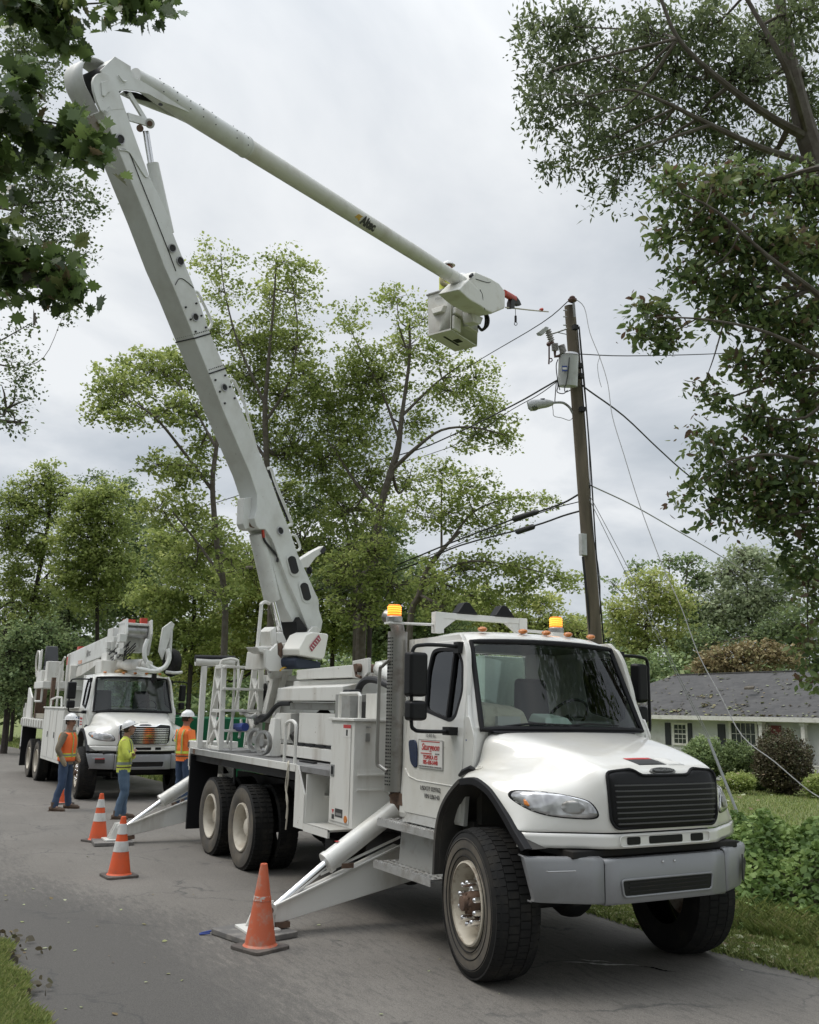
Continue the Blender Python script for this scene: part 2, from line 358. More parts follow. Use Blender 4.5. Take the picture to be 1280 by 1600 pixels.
# wet streak and oil trail under the truck, water marks
def blob2d(cx, cy, a, b, rot, w, n=26, jag=.18):
    ph = random.random()*9; return [(cx+math.cos(rot)*a*math.cos(t)*(1+jag*math.sin(3*t+ph)+jag*.6*math.sin(7*t+ph))-math.sin(rot)*b*math.sin(t), cy+math.sin(rot)*a*math.cos(t)+math.cos(rot)*b*math.sin(t)*(1+jag*math.sin(5*t+ph)), w) for t in [2*math.pi*k/n for k in range(n)]]
mat('wet_water', (.02,.02,.02), .03, spec=1.)
mat('pale_streak', (.62,.62,.58), .5)
p0, p1 = onW(880, 1506), onW(1000, 1512); p2 = onW(1058, 1522)
wm = MB()
def strip(m_, a, b, wd, w=.0145, n=18, sd=0):
    r = random.Random(sd); L_ = []; R_ = []
    d = V3(*b)-V3(*a); nrm = np.array([-d[1], d[0], 0]); nrm /= np.linalg.norm(nrm)
    for k in range(n+1):
        t = k/n; q = V3(*a)+d*t+nrm*.015*math.sin(t*9+sd); ww = wd*(.25+r.random())*math.sin(math.pi*min(1, max(.02, t))) ; L_.append(q+nrm*ww); R_.append(q-nrm*ww)
    m_.add([(x[0],x[1],w) for x in L_]+[(x[0],x[1],w) for x in R_], [(k, k+1, n+1+k+1, n+1+k) for k in range(n)]); return m_
kind(strip(strip(wm, p0, p1, .022, sd=3), onW(905,1502), onW(960,1507), .012, sd=5).build('spilled_water', 'pale_streak', smooth=False), 'stuff')
kind(strip(MB(), p1, p2, .02, .0135, sd=8).build('oil_trail', 'wet_water', smooth=False), 'stuff')
# ================================================================ foliage tools
def leafmat(name, cols, trans=.45, rough=.55, spec=.25):
    """cols: 3-4 leaf colours picked per leaf by the mesh attribute 'tone'"""
    m, t, o = newmat(name); b = pbsdf(t, Roughness=rough); b.inputs['Specular IOR Level'].default_value = spec
    a = t.nodes.new('ShaderNodeAttribute'); a.attribute_name = 'tone'
    c = ramp(t, a.outputs['Fac'], [(i/(len(cols)-1), k) for i, k in enumerate(cols)])
    t.links.new(c, b.inputs['Base Color'])
    tl = t.nodes.new('ShaderNodeBsdfTranslucent'); hs = t.nodes.new('ShaderNodeHueSaturation'); hs.inputs['Value'].default_value = 1.5; hs.inputs['Hue'].default_value = .485; t.links.new(c, hs.inputs['Color']); t.links.new(hs.outputs[0], tl.inputs[0])
    ms = t.nodes.new('ShaderNodeMixShader'); ms.inputs[0].default_value = trans; t.links.new(b.outputs[0], ms.inputs[1]); t.links.new(tl.outputs[0], ms.inputs[2]); t.links.new(ms.outputs[0], o.inputs[0])
leafmat('leaf_mid', [(.15,.200,.060),(.22,.285,.085),(.30,.365,.115),(.40,.46,.18)])
leafmat('leaf_yellowish', [(.20,.25,.08),(.29,.35,.11),(.38,.43,.15),(.47,.48,.21)])
leafmat('leaf_dark', [(.075,.105,.052),(.115,.160,.07),(.17,.23,.095),(.24,.30,.13)], .25)
leafmat('leaf_deep', [(.12,.175,.085),(.18,.25,.112),(.25,.33,.145),(.33,.40,.19)], .25)
leafmat('leaf_hazed', [(.23,.28,.18),(.30,.355,.22),(.37,.42,.26),(.42,.46,.30)], .3)  # pale tones: distance haze painted into the leaf colour
leafmat('leaf_brown', [(.19,.155,.08),(.27,.22,.11),(.33,.27,.14),(.25,.25,.11)], .2)
leafmat('leaf_bronze', [(.060,.052,.034),(.09,.078,.048),(.12,.10,.06),(.075,.10,.045)], .2)
leafmat('leaf_oak', [(.042,.066,.028),(.072,.115,.040),(.11,.175,.052),(.16,.24,.075),(.11,.09,.045)], .4, .4, .5)
leafmat('leaf_near', [(.055,.088,.036),(.085,.135,.046),(.115,.175,.058),(.16,.22,.075),(.19,.24,.085),(.13,.085,.055)], .35, .4, .4)
leafmat('leaf_vine', [(.085,.145,.042),(.13,.21,.058),(.19,.28,.085),(.27,.37,.13)], .3)
leafmat('blade', [(.13,.180,.055),(.20,.265,.08),(.28,.34,.11),(.36,.35,.17)], .3)
leafmat('litter', [(.16,.11,.06),(.24,.21,.10),(.28,.33,.15),(.42,.43,.30)], .1)
leafmat('leaf_fine', [(.075,.10,.050),(.115,.155,.07),(.165,.21,.095),(.21,.26,.12)], .3)
mat('bark', (.085,.07,.055), .9, dirt=(.14,.125,.105), dscale=6, dlo=.4, dhi=.65, bmp=.8, bscale=14, stretch=None)
mat('bark_dark', (.035,.028,.024), .9, dirt=(.07,.058,.048), dscale=6, bmp=.6, bscale=14)
def unit(a): return a/np.maximum(np.linalg.norm(a, axis=-1, keepdims=True), 1e-9)
RHOMB = np.array([(0,0),(.42,.5),(0,1.25),(-.42,.5)])*np.array([1,.8]); RHOMB = np.array([(0,-.5,0),(.36,-.02,.06),(0,.5,0),(-.36,-.02,.06)])
BROAD = np.array([(0,-.5,0),(.3,-.3,.04),(.42,0,.06),(.24,.3,.04),(0,.55,0),(-.24,.3,.04),(-.42,0,.06),(-.3,-.3,.04)])
SLIM = np.array([(0,-.5,0),(.17,-.05,.03),(0,.5,-.05),(-.17,-.05,.03)])
_h = [(.10,-.34),(.27,-.38),(.22,-.20),(.44,-.12),(.30,.0),(.42,.20),(.22,.18),(.24,.36),(.12,.36)]; OAKL = np.array([(0,-.55)]+_h+[(0,.58)]+[(-a, b) for a, b in _h[::-1]]); OAKL = np.c_[OAKL, np.abs(OAKL[:,0])*.28-.03]
NEEDLE = np.array([(0,-.5,0),(.03,0,0),(0,.5,0),(-.03,0,0)])
def leaves(name, P, m_, size, parent=None, shape=RHOMB, up=.6, tone=None, dirs=None, var=.35, r=None):
    """one mesh of separate leaf faces at points P (u,v,w)"""
    r = r or rng; P = np.asarray(P, float); n = len(P)
    nrm = unit(r.normal(size=(n,3))+np.array([0,0,up*2])); t = r.normal(size=(n,3)) if dirs is None else dirs+r.normal(size=(n,3))*.35
    x = unit(np.cross(t, nrm)); y = np.cross(nrm, x); s = size*(1+var*r.normal(size=(n,1,1))).clip(.45, 1.8)
    k = len(shape); V = P[:,None,:]+s*(shape[None,:,0:1]*x[:,None]+shape[None,:,1:2]*y[:,None]+shape[None,:,2:3]*nrm[:,None])
    V = V.reshape(-1,3)*np.array([1,-1,1])
    me = bpy.data.meshes.new(name); me.vertices.add(n*k); me.loops.add(n*k); me.polygons.add(n)
    me.vertices.foreach_set('co', V.ravel().astype(np.float32)); me.loops.foreach_set('vertex_index', np.arange(n*k, dtype=np.int32))
    me.polygons.foreach_set('loop_start', np.arange(0, n*k, k, dtype=np.int32))
    me.update(calc_edges=True)
    at = me.attributes.new('tone', 'FLOAT', 'FACE'); tn = r.random(n) if tone is None else np.clip(tone+.22*r.normal(size=n), 0, 1); at.data.foreach_set('value', tn.astype(np.float32))
    me.materials.append(M[m_]); o = bpy.data.objects.new(name, me); COL.objects.link(o); o.parent = parent
    return o
def clusters(cs, rad, per, flat=.55, droop=.15, r=None):
    """leaf points in sprays round the cluster centres; returns points, outward directions, tone per cluster"""
    r = r or rng; cs = np.asarray(cs, float); n = len(cs); q = unit(r.normal(size=(n,per,3)))*(r.random((n,per,1))**.5)
    q[...,2] *= flat; rad = rad*(.6+.8*r.random((n,1,1))); off = q*rad; off[...,2] -= droop*(off[...,0]**2+off[...,1]**2)/np.maximum(rad[...,0], 1e-6)
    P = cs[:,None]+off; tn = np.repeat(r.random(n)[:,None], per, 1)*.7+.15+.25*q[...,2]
    return P.reshape(-1,3), unit(off+1e-6).reshape(-1,3), tn.ravel()
DENS = 4.2; TW = .34
def blob_pts(b, D, r, spray):
    """cluster centres inside one crown lobe b = (px, py, rx, ry, density, depth offset)"""
    px, py, rx, ry, dn = b[:5]; dz = b[5] if len(b) > 5 else 0
    Dc = D+dz; s = Dc/FPX; n = max(4, int(DENS*dn*rx*ry*3.14*s*s/(spray*spray*1.1)))
    q = unit(r.normal(size=(n,3)))*(r.random((n,1))**.42); rz = (rx+ry)*.5*s*.9
    c = np.array(atD(px, py, Dc)); X = np.array([RGT[0], -RGT[1], RGT[2]]); Y = np.array([DWN[0], -DWN[1], DWN[2]]); Z = np.array([FWD[0], -FWD[1], FWD[2]])
    return c+q[:,0:1]*rx*s*X+q[:,1:2]*ry*s*Y+q[:,2:3]*rz*Z, c
def tree(label, D, trunk, blobs, lm='leaf_mid', leaf=.13, spray=.45, per=16, bark='bark', limbs=(), name='tree', cat='tree', group=None, seed=1, shape=RHOMB, twigs=True, base=None, flat=.55, droop=.15, up=.6, var=.35):
    r = np.random.default_rng(seed); s = D/FPX
    tp = [atD(x, y, D) for x, y, _ in trunk]; g = hgt(tp[0][0], tp[0][1])
    p0 = (tp[0][0]+.1, tp[0][1], g-.1) if base is None else base
    root = thing(name, label, cat, (p0[0], p0[1], g if base is None else p0[2]), 0, group)
    L0 = np.array([p0[0], p0[1], g if base is None else p0[2]])
    pts = [np.array(p0)]+[np.array(p) for p in tp]; wd = [trunk[0][2]*s*TW*1.2]+[k[2]*s*TW for k in trunk]
    mb = MB(); sp = smooth_path([tuple(p) for p in pts], 4); rs = list(np.interp(np.linspace(0, len(pts)-1, len(sp)), range(len(pts)), wd)); mb.tube(sp, rs, 9)
    nodes = [(np.array(p), rr) for p, rr in zip(sp, rs)][2:]
    for lb_ in limbs:
        lp = [np.array(atD(x, y, D+dz)) for x, y, dz, _ in lb_]; lw = [k[3]*s*TW*.95 for k in lb_]
        a = smooth_path([tuple(p) for p in lp], 4); rr = list(np.interp(np.linspace(0, len(lp)-1, len(a)), range(len(lp)), lw)); mb.tube(a, rr, 7); nodes += [(np.array(p), q) for p, q in zip(a, rr)]
    C_ = []
    for b in blobs:
        cs, c = blob_pts(b, D, r, spray); C_.append(cs)
        low = [k for k in nodes if k[0][2] < c[2]+.5] or nodes
        dist = [np.linalg.norm(k[0]-c)+(0 if k[1] > .03 else .5) for k in low]; k = low[int(np.argmin(dist))]; a = k[0]
        r0 = min(k[1]*.8, .04+.02*np.linalg.norm(c-a)); mid = (a+c)/2+np.array([0,0,-.08*np.linalg.norm(c-a)])+r.normal(size=3)*.12*np.linalg.norm(c-a)
        path = smooth_path([tuple(a), tuple(mid), tuple(c)], 4); rr = list(np.linspace(r0, r0*.35, len(path))); mb.tube(path, rr, 6)
        own = [np.array(p) for p in path[3:]]
        if twigs:
            for q in cs[:: max(1, len(cs)//45)]:
                j = own[int(np.argmin([np.linalg.norm(p-q) for p in own]))]; m_ = (j+q)/2+r.normal(size=3)*.1*np.linalg.norm(q-j); mb.tube([tuple(j), tuple(m_), tuple(q)], [r0*.35, r0*.25, r0*.12], 4, cap=False)
    mb.v = [tuple(np.array(p)-L0) for p in mb.v]
    mb.build('trunk', bark, root, weld=False)
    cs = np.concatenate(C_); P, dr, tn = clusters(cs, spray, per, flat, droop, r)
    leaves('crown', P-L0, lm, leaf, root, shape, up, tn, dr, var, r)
    return root
# ================================================================ truck cab (shared by both trucks), local frame u,v,w
def sidev(w): return 1.0-.135*max(0., w-1.95)
def wheel_front(root, side, steer=0., spike=True):
    """big single tyre; origin of all coordinates = truck frame, wheel centre (0,1.0,.56)"""
    c = V3(0, .985*side, .56); k = side
    def tr(u, v, w):
        p = V3(u, v*k, w)-V3(0, .985*k, .56); a = steer
        return (c[0]+p[0]*math.cos(a)-p[1]*math.sin(a), c[1]+p[0]*math.sin(a)+p[1]*math.cos(a), c[2]+p[2])
    o = (0, 1.2, .56); ax = (0, 1, 0)
    rim = MB(); rim.lathe([(.312,-.005),(.318,-.02),(.300,-.03),(.298,.012),(.312,.006),(.312,-.005)], o, ax, 48)
    rim.lathe([(.300,0),(.282,-.02),(.268,-.10),(.262,-.15),(.235,-.155),(.215,-.13),(.17,-.085),(.12,-.08),(.12,-.12)], o, ax, 48)
    r = rim.xf(tr).build('wheel', 'rim_white', root, ang=50)
    t = MB(); t.lathe([(.318,-.02),(.36,.0),(.43,.012),(.487,.008)], o, ax, 72)
    t.xf(tr); ty = MB()
    ty.lathe([(.487,.008),(.53,-.012),(.553,-.04),(.556,-.1),(.556,-.33),(.553,-.39),(.53,-.42),(.45,-.44),(.318,-.42)], o, ax, 72)
    n = 58
    for i in range(n):
        a = 2*math.pi*i/n; ca, sa = math.cos(a), math.sin(a)
        for v0, v1, da, wd in ((1.095,1.195,0,.058),(.985,1.088,.5,.054),(.88,.978,0,.054),(.775,.873,.5,.058)):
            b = a+da*2*math.pi/n; ca, sa = math.cos(b), math.sin(b); P = []
            for rr in (.550,.564):
                for vv, q in ((v0,-1),(v1,-1),(v1,1),(v0,1)):
                    w2 = wd*(.5 if rr < .56 else .46); rad = rr - (.02 if (vv > 1.19 or vv < .78) else 0)
                    P.append((ca*rad-sa*q*w2, vv, .56+sa*rad+ca*q*w2))
            ty.hexa(P)
        if True:
            P = []
            for rr, vv in ((.49,1.205),(.545,1.165)):
                for q in (-1, 1): P.append((ca*rr-sa*q*.012, vv+.006, .56+sa*rr+ca*q*.012))
    for ring in (.345,.40,.47): ty.lathe([(ring,.008),(ring+.006,.016),(ring+.012,.01)], o, ax, 72)
    ty.xf(lambda a, b, c: (a, 1.2-(1.2-b)*.86, c)).xf(tr).build('tyre', 'rubber', r, weld=False, ang=40)
    t.build('sidewall', 'rubber_side', r, ang=60)
    h = MB(); h.lathe([(.10,-.12),(.10,-.05),(.085,-.03),(.08,.0),(.058,.01),(.055,.045),(.03,.05),(.001,.05)], o, ax, 24)
    for i in range(8):
        a = i*math.pi/4; h.cyl((math.cos(a)*.07,1.17,.56+math.sin(a)*.07), (math.cos(a)*.07,1.215,.56+math.sin(a)*.07), .011, 8)
    h.xf(tr).build('hub', 'rusty', r, ang=40)
    g = MB()
    for i in range(10):
        a = (i+.5)*math.pi/5; p = (math.cos(a)*.152, 1.11, .56+math.sin(a)*.152)
        g.lathe([(.028,0),(.028,.012),(.023,.014),(.022,.085),(.016,.10),(.001,.106)], p, ax, 10)
    g.xf(tr).build('lug_nuts', 'chrome', r, ang=40)
    return r
def wheel_dual(root, u, side):
    ax = (0, 1, 0); f = lambda a, b, c: (a, b*side, c)
    o = (u, 1.22, .525)
    rim = MB(); rim.lathe([(.296,-.006),(.302,-.02),(.286,-.03),(.284,.008),(.297,.004),(.296,-.006)], o, ax, 48)
    rim.lathe([(.286,0),(.27,-.03),(.262,-.10),(.258,-.20),(.232,-.215),(.20,-.20),(.14,-.19),(.12,-.185),(.11,-.09),(.09,-.07),(.001,-.07)], o, ax, 48)
    r = rim.xf(f).build('wheel', 'rim_dusty', root, ang=50)
    ty = MB()
    for vo in (0, -.34):
        oo = (u, 1.22+vo, .525)
        ty.lathe([(.485,.006),(.51,-.01),(.522,-.035),(.522,-.23),(.51,-.255),(.46,-.27),(.302,-.26)], oo, ax, 64)
        n = 50
        for i in range(n):
            b = 2*math.pi*i/n; ca, sa = math.cos(b), math.sin(b)
            for v0, v1 in ((-.075,-.012),(-.165,-.1),(-.25,-.19)):
                P = []
                for rr in (.50,.529):
                    for vv, q in ((v0,-1),(v1,-1),(v1,1),(v0,1)): P.append((u+ca*rr-sa*q*.024, 1.22+vo+vv, .525+sa*rr+ca*q*.024))
                ty.hexa(P)
    ty.xf(f).build('tyre', 'rubber', r, weld=False, ang=40)
    t = MB(); t.lathe([(.302,-.02),(.34,.004),(.40,.014),(.45,.012),(.487,.006)], o, ax, 64); t.xf(f).build('sidewall', 'rubber_side', r, ang=60)
    g = MB()
    for i in range(10):
        a = i*math.pi/5; p = (u+math.cos(a)*.168, 1.025, .525+math.sin(a)*.168); g.lathe([(.024,0),(.024,.05),(.014,.06),(.001,.06)], p, ax, 8)
    g.xf(f).build('lug_nuts', 'rusty', r, ang=40)
HL = [  # hood lines from the centre outwards: 11 stations from the cowl to the valance joint
 [(-.28,0,1.895),(0,0,1.86),(.4,0,1.79),(.7,0,1.712),(.86,0,1.655),(.935,0,1.605),(.957,0,1.52),(.957,0,1.42),(.957,0,1.3),(.952,0,1.2),(.945,0,1.165)],
 [(-.28,.30,1.892),(0,.29,1.856),(.4,.28,1.786),(.7,.27,1.708),(.86,.27,1.652),(.932,.27,1.604),(.955,.27,1.52),(.955,.27,1.42),(.955,.27,1.3),(.95,.27,1.2),(.943,.27,1.165)],
 [(-.28,.60,1.885),(0,.56,1.85),(.4,.5,1.782),(.7,.47,1.705),(.86,.455,1.65),(.925,.45,1.602),(.948,.45,1.52),(.95,.45,1.42),(.95,.44,1.3),(.945,.43,1.2),(.938,.43,1.165)],
 [(-.28,.83,1.872),(0,.74,1.838),(.4,.645,1.775),(.7,.60,1.70),(.85,.58,1.645),(.905,.57,1.598),(.93,.562,1.52),(.935,.555,1.42),(.935,.54,1.3),(.932,.53,1.2),(.925,.53,1.165)],
 [(-.28,.90,1.80),(0,.80,1.775),(.4,.70,1.72),(.68,.655,1.65),(.82,.63,1.595),(.88,.62,1.55),(.905,.61,1.48),(.91,.605,1.39),(.905,.60,1.29),(.90,.60,1.2),(.895,.60,1.165)],
 [(-.28,.925,1.68),(0,.845,1.68),(.38,.77,1.65),(.60,.73,1.60),(.73,.71,1.545),(.80,.70,1.495),(.835,.69,1.43),(.845,.69,1.36),(.845,.69,1.28),(.84,.69,1.2),(.835,.69,1.165)],
 [(-.28,.955,1.59),(0,.91,1.615),(.34,.87,1.605),(.52,.85,1.565),(.64,.83,1.515),(.715,.815,1.465),(.755,.81,1.40),(.77,.81,1.345),(.775,.81,1.27),(.775,.81,1.2),(.77,.81,1.165)],
 [(-.28,1.01,1.555),(0,1.0,1.59),(.28,.985,1.575),(.44,.97,1.535),(.55,.96,1.49),(.62,.95,1.445),(.66,.945,1.39),(.68,.945,1.33),(.69,.945,1.26),(.695,.945,1.2),(.695,.945,1.165)],
 [(-.28,1.09,1.52),(0,1.085,1.56),(.23,1.075,1.53),(.37,1.065,1.475),(.46,1.06,1.43),(.52,1.055,1.385),(.56,1.05,1.335),(.585,1.05,1.29),(.605,1.05,1.24),(.615,1.055,1.195),(.62,1.055,1.165)],
 [(-.25,1.145,1.465),(0,1.15,1.505),(.18,1.15,1.455),(.30,1.15,1.385),(.385,1.145,1.32),(.44,1.14,1.275),(.48,1.14,1.235),(.51,1.14,1.21),(.535,1.14,1.19),(.55,1.14,1.178),(.56,1.14,1.165)],
]
ARCH = [(.70,1.055),(.56,1.165),(.44,1.272),(.30,1.382),(.18,1.452),(.0,1.502),(-.16,1.49),(-.25,1.462),(-.43,1.33),(-.55,1.18),(-.61,.98),(-.63,.68)]
def hood_bvh(o):
    dg = bpy.context.evaluated_depsgraph_get(); e = o.evaluated_get(dg); me = e.to_mesh()
    b = BVHTree.FromPolygons([v.co.copy() for v in me.vertices], [tuple(p.vertices) for p in me.polygons]); e.to_mesh_clear(); return b
def drape(name, poly, bvh, m_, parent, off=.004, thick=.004, cuts=8, axis='u', side=1, matfn=None):
    """patch that follows a surface: poly in (v,w) thrown along -u, or (u,v) thrown down"""
    bm = bmesh.new(); vs = [bm.verts.new((p[0], p[1], 0)) for p in poly]; bm.faces.new(vs)
    x0, x1 = min(p[0] for p in poly), max(p[0] for p in poly); y0, y1 = min(p[1] for p in poly), max(p[1] for p in poly)
    for i in range(1, cuts):
        for co, no in (((x0+(x1-x0)*i/cuts,0,0),(1,0,0)),((0,y0+(y1-y0)*i/cuts,0),(0,1,0))):
            bmesh.ops.bisect_plane(bm, geom=bm.verts[:]+bm.edges[:]+bm.faces[:], plane_co=co, plane_no=no)
    for v in bm.verts:
        a, b = v.co[0], v.co[1]
        if axis == 'u': org, d = conv((3, a, b)), Vector((-1, 0, 0))
        else: org, d = conv((a, b, 4)), Vector((0, 0, -1))
        h, nrm, _, _ = bvh.ray_cast(org, d)
        if h is None: h, nrm, _, _ = bvh.find_nearest(org+d*2.2)
        if nrm.dot(d) > 0: nrm = -nrm
        v.co = h+nrm*off
    me = bpy.data.meshes.new(name); bmesh.ops.recalc_face_normals(bm, faces=bm.faces); bm.to_mesh(me); bm.free()
    me.materials.append(M[m_]); o = link(name, me, parent, solid=thick, smooth=True); return o
def headlight_mat():
    m, t, o = newmat('headlight'); b = pbsdf(t, Base_Color=(.5,.5,.5,1), Roughness=.22, Metallic=.55)
    c = t.nodes.new('ShaderNodeTexCoord'); v = t.nodes.new('ShaderNodeTexVoronoi'); v.inputs['Scale'].default_value = 9; t.links.new(c.outputs['Object'], v.inputs['Vector'])
    n = noise(t, 7, 2); col = ramp(t, n.outputs[0], [(.3,(.34,.34,.35)),(.5,(.60,.60,.61)),(.7,(.82,.82,.84))]); t.links.new(col, b.inputs['Base Color'])
    bump(t, b, v.outputs['Distance'], .35, .02); b.inputs['Coat Weight'].default_value = 1; b.inputs['Coat Roughness'].default_value = .02
    t.links.new(b.outputs[0], o.inputs[0])
headlight_mat()
def make_cab(root, chrome_grille=False, steer=0.):
    # ---- hood and fenders, one moulded piece
    rows = [[(u, -v, w) for u, v, w in l] for l in HL[:0:-1]]+[list(l) for l in HL]
    hm = MB().grid(rows); hood = hm.build('hood', 'hood_white', root, sub=2, solid=-.02)
    hood.modifiers[0].thickness = .018
    bvh = hood_bvh(hood)
    # ---- headlights
    hp = [(1.085,1.385),(1.06,1.435),(.98,1.445),(.86,1.435),(.72,1.405),(.665,1.37),(.632,1.305),(.66,1.275),(.76,1.272),(.92,1.285),(1.03,1.32)]
    hp = [(p[0], p[1]) for p in smooth_path([(a, b, 0) for a, b in hp], 4, True)]
    cv, cw = .86, 1.36
    for s in (1, -1):
        big = [((cv+(a-cv)*1.05)*s, cw+(b-cw)*1.10) for a, b in hp]; h = drape('headlight', big, bvh, 'black_plastic', root, .001, .006)
        drape('lens', [(a*s, b) for a, b in hp], bvh, 'headlight', h, .008, .006)
        am = [(1.050,1.35),(1.045,1.38),(1.037,1.388),(1.030,1.37),(1.025,1.345),(1.037,1.338)]
        drape('turn_lamp', [(a*s, b) for a, b in am], bvh, 'amber', h, .0145, .003, cuts=3)
        dr = drape('reflector', [((.78+.075*math.cos(t*.5236))*s, 1.345+.048*math.sin(t*.5236)) for t in range(12)], bvh, 'steel', h, .0145, .003, cuts=4)
    # ---- valance under the hood
    pl = [(l[-1][0], l[-1][1]) for l in HL]; pl = [(a, -b) for a, b in pl[:0:-1]]+pl
    g = MB().grid([[(a+.002, b, w) for a, b in pl] for w in (1.158, 1.13, 1.08, 1.055)])
    g.build('valance', 'hood_white', root, solid=-.02)
    for a, b in ((.40,.275),(.185,-.155),(-.245,-.375)):
        curve_mesh('valance_slot', [rounded([(b,1.08),(a,1.08),(a,1.135),(b,1.135)], .015)], 'black_plastic', root, (.945,0,0), (0,1,0), (0,0,1), .006)
    ring = [(.0+x, y) for x, y in rounded([(.47,1.07),(.47,1.145),(-.45,1.145),(-.45,1.07)], .03)]
    MB().tube([(.948, a, b) for a, b in ring], .006, 6, closed=True).build('slot_rim', 'hood_white', root)
    # ---- grille
    go = rounded([(.50,1.20),(.545,1.26),(.56,1.60),(.31,1.618),(.24,1.575),(-.24,1.575),(-.31,1.618),(-.56,1.60),(-.545,1.26),(-.50,1.20)], [.05,.03,.05,.05,.04,.04,.05,.05,.03,.05])
    gr = drape('grille', go, bvh, 'black_plastic', root, .012, .004, cuts=14)
    MB().tube([tuple(_surf(bvh, a, b, .012)) for a, b in go], .011, 8, closed=True).build('grille_frame', 'chrome' if chrome_grille else 'black_trim', gr)
    nb = 8 if not chrome_grille else 9; sl = MB()
    for i in range(nb):
        w = 1.235+i*(.039 if not chrome_grille else .037); hw = .49+(w-1.2)*.08
        hw = min(hw, .53)
        P = [tuple(_surf(bvh, -hw+2*hw*k/16, w, .022)) for k in range(17)]
        for a, b in zip(P[:-1], P[1:]): sl.bar(a, b, .012, .010 if not chrome_grille else .017)
    sl.build('grille_bars', 'chrome' if chrome_grille else 'dark_grille', gr)
    # ---- badge, slot and sticker on the nose
    bd = drape('badge', [(.135*math.cos(t*math.pi/12), 1.605+.024*math.sin(t*math.pi/12)) for t in range(24)], bvh, 'steel', root, .008, .008, cuts=6)
    p0 = _surf(bvh, 0, 1.605, .0165)
    drape('badge_face', [(.118*math.cos(t*math.pi/12), 1.605+.016*math.sin(t*math.pi/12)) for t in range(24)], bvh, 'ink_black', bd, .0170, .002, cuts=6)
    text('FREIGHTLINER', .026, 'steel', bd, tuple(p0+V3(.006,0,0)), (0,-1,0), (-.6,0,1), bold=.0004, sx=1.15)
    drape('hood_slot', rounded([(.79,.10),(.81,.10),(.81,-.08),(.79,-.08)], .008), bvh, 'black_plastic', root, .001, .003, axis='w', cuts=3)
    # ---- arch trim and liner
    for s in (1, -1):
        ou = smooth_path([(a, 0, b) for a, b in ARCH], 3); P = [(p[0], 1.135*s, p[2]) for p in ou]
        n = len(P); front = P[(0 if s > 0 else 8):int(n*.62)]; tr = MB()
        C = V3(.02, 0, .75)
        def band(P, m0, m1, v0, v1):
            b = MB(); rows = []
            for p in P:
                d = V3(p[0], 0, p[2])-C; d /= np.linalg.norm(d)
                q = V3(p[0], 0, p[2]); rows.append([tuple(q+d*m0+V3(0,v0*s,0)), tuple(q+d*m1+V3(0,v0*s,0)), tuple(q+d*m1+V3(0,v1*s,0)), tuple(q+d*m0+V3(0,v1*s,0)), tuple(q+d*m0+V3(0,v0*s,0))])
            return b.grid(rows)
        band(front, -.05, .010, 1.10, 1.168).build('arch_trim', 'black_trim', root, bevel=.008)
        band(P[int(n*.60):], -.02, .01, 1.0, 1.165).build('splash_flap', 'liner_grey', root)
        band(P[(0 if s > 0 else 8):], -.03, -.012, .62, 1.12).build('fender_liner', 'liner_grey', root)
    # ---- bumper
    bp = [(.70,1.17),(.74,1.10),(.82,.92),(.90,.72),(.935,.60),(.945,.3),(.945,-.3),(.935,-.60),(.90,-.72),(.82,-.92),(.74,-1.10),(.70,-1.17)]
    def bump_rows(pl, w0, w1, e0=0):
        tp = lambda v, k: v*(1-.075*max(0, abs(v)-.62)/.55) if k < 3 else v
        rows = []
        for k, (w, off) in enumerate(((w0,-.05),(w0,-.012),(w0+.02,.0),(w1-.035,.0),(w1-.008,-.014),(w1,-.05))): rows.append([(u+off, tp(v, k), w+e(v, k)) for u, v in pl])
        return rows
    e = lambda v, k: (.0 if k > 2 else max(0, (abs(v)-.62))*.02) + (.02 if abs(v) > .62 and k > 2 else 0)
    def seg(pl): return MB().grid(bump_rows(pl, .665, .99))
    bu = seg([(.936,.612),(.941,.45),(.946,.2),(.946,-.2),(.941,-.45),(.936,-.612)]).build('bumper', 'bumper_grey', root, solid=-.012)
    for s in (1, -1):
        q = MB().grid(bump_rows([(.645,(1.155 if s > 0 else 1.085)*s),(.70,(1.165 if s > 0 else 1.09)*s),(.735,(1.13 if s > 0 else 1.075)*s),(.79,1.0*s),(.85,.85*s),(.90,.72*s),(.935,.624*s)], .675, .985)); q.build('bumper_end', 'bumper_grey', bu, solid=-.012)
        if s > 0: MB().tube([(.873,.85*s+.0,.915),(.89,.85*s,.915),(.84,1.06*s,.915),(.82,1.06*s,.915)], .006, 6).build('bumper_handle', 'steel', bu)
    so_ = rounded([(.45,.715),(.47,.835),(-.46,.835),(-.44,.715)], .03)
    curve_mesh('bumper_slot', [so_], 'black_plastic', bu, (.944,0,0), (0,1,0), (0,0,1), .006)
    MB().tube([(.950, a, b) for a, b in so_], .008, 8, closed=True).build('slot_rim', 'bumper_grey', bu)
    sl = MB()
    for i in range(3): sl.box((.945,-.40,.745+i*.03), (.955,.40,.753+i*.03))
    sl.build('slot_bars', 'dark_metal', bu)
    b2 = MB()
    for y in (.06,-.06): b2.ball((.947,y,.945), .011, 8)
    b2.build('bumper_bolts', 'chrome', bu)
    # things seen between valance and bumper, and under the bumper
    MB().box((.45,-.85,.99), (.86,.85,1.045)).box((.55,-.5,.78), (.80,.5,1.2)).build('radiator_support', 'dark_metal', root, bevel=.01)
    MB().cyl((.05,-.95,.56), (.05,.95,.56), .075, 12).box((-.3,.36,.70), (.85,.44,.95)).box((-.3,-.44,.70), (.85,-.36,.95)).ball((.0,.2,.58), .2, 14).box((-.35,-.45,.55), (.35,.45,.66)).build('front_axle', 'dark_metal', root)
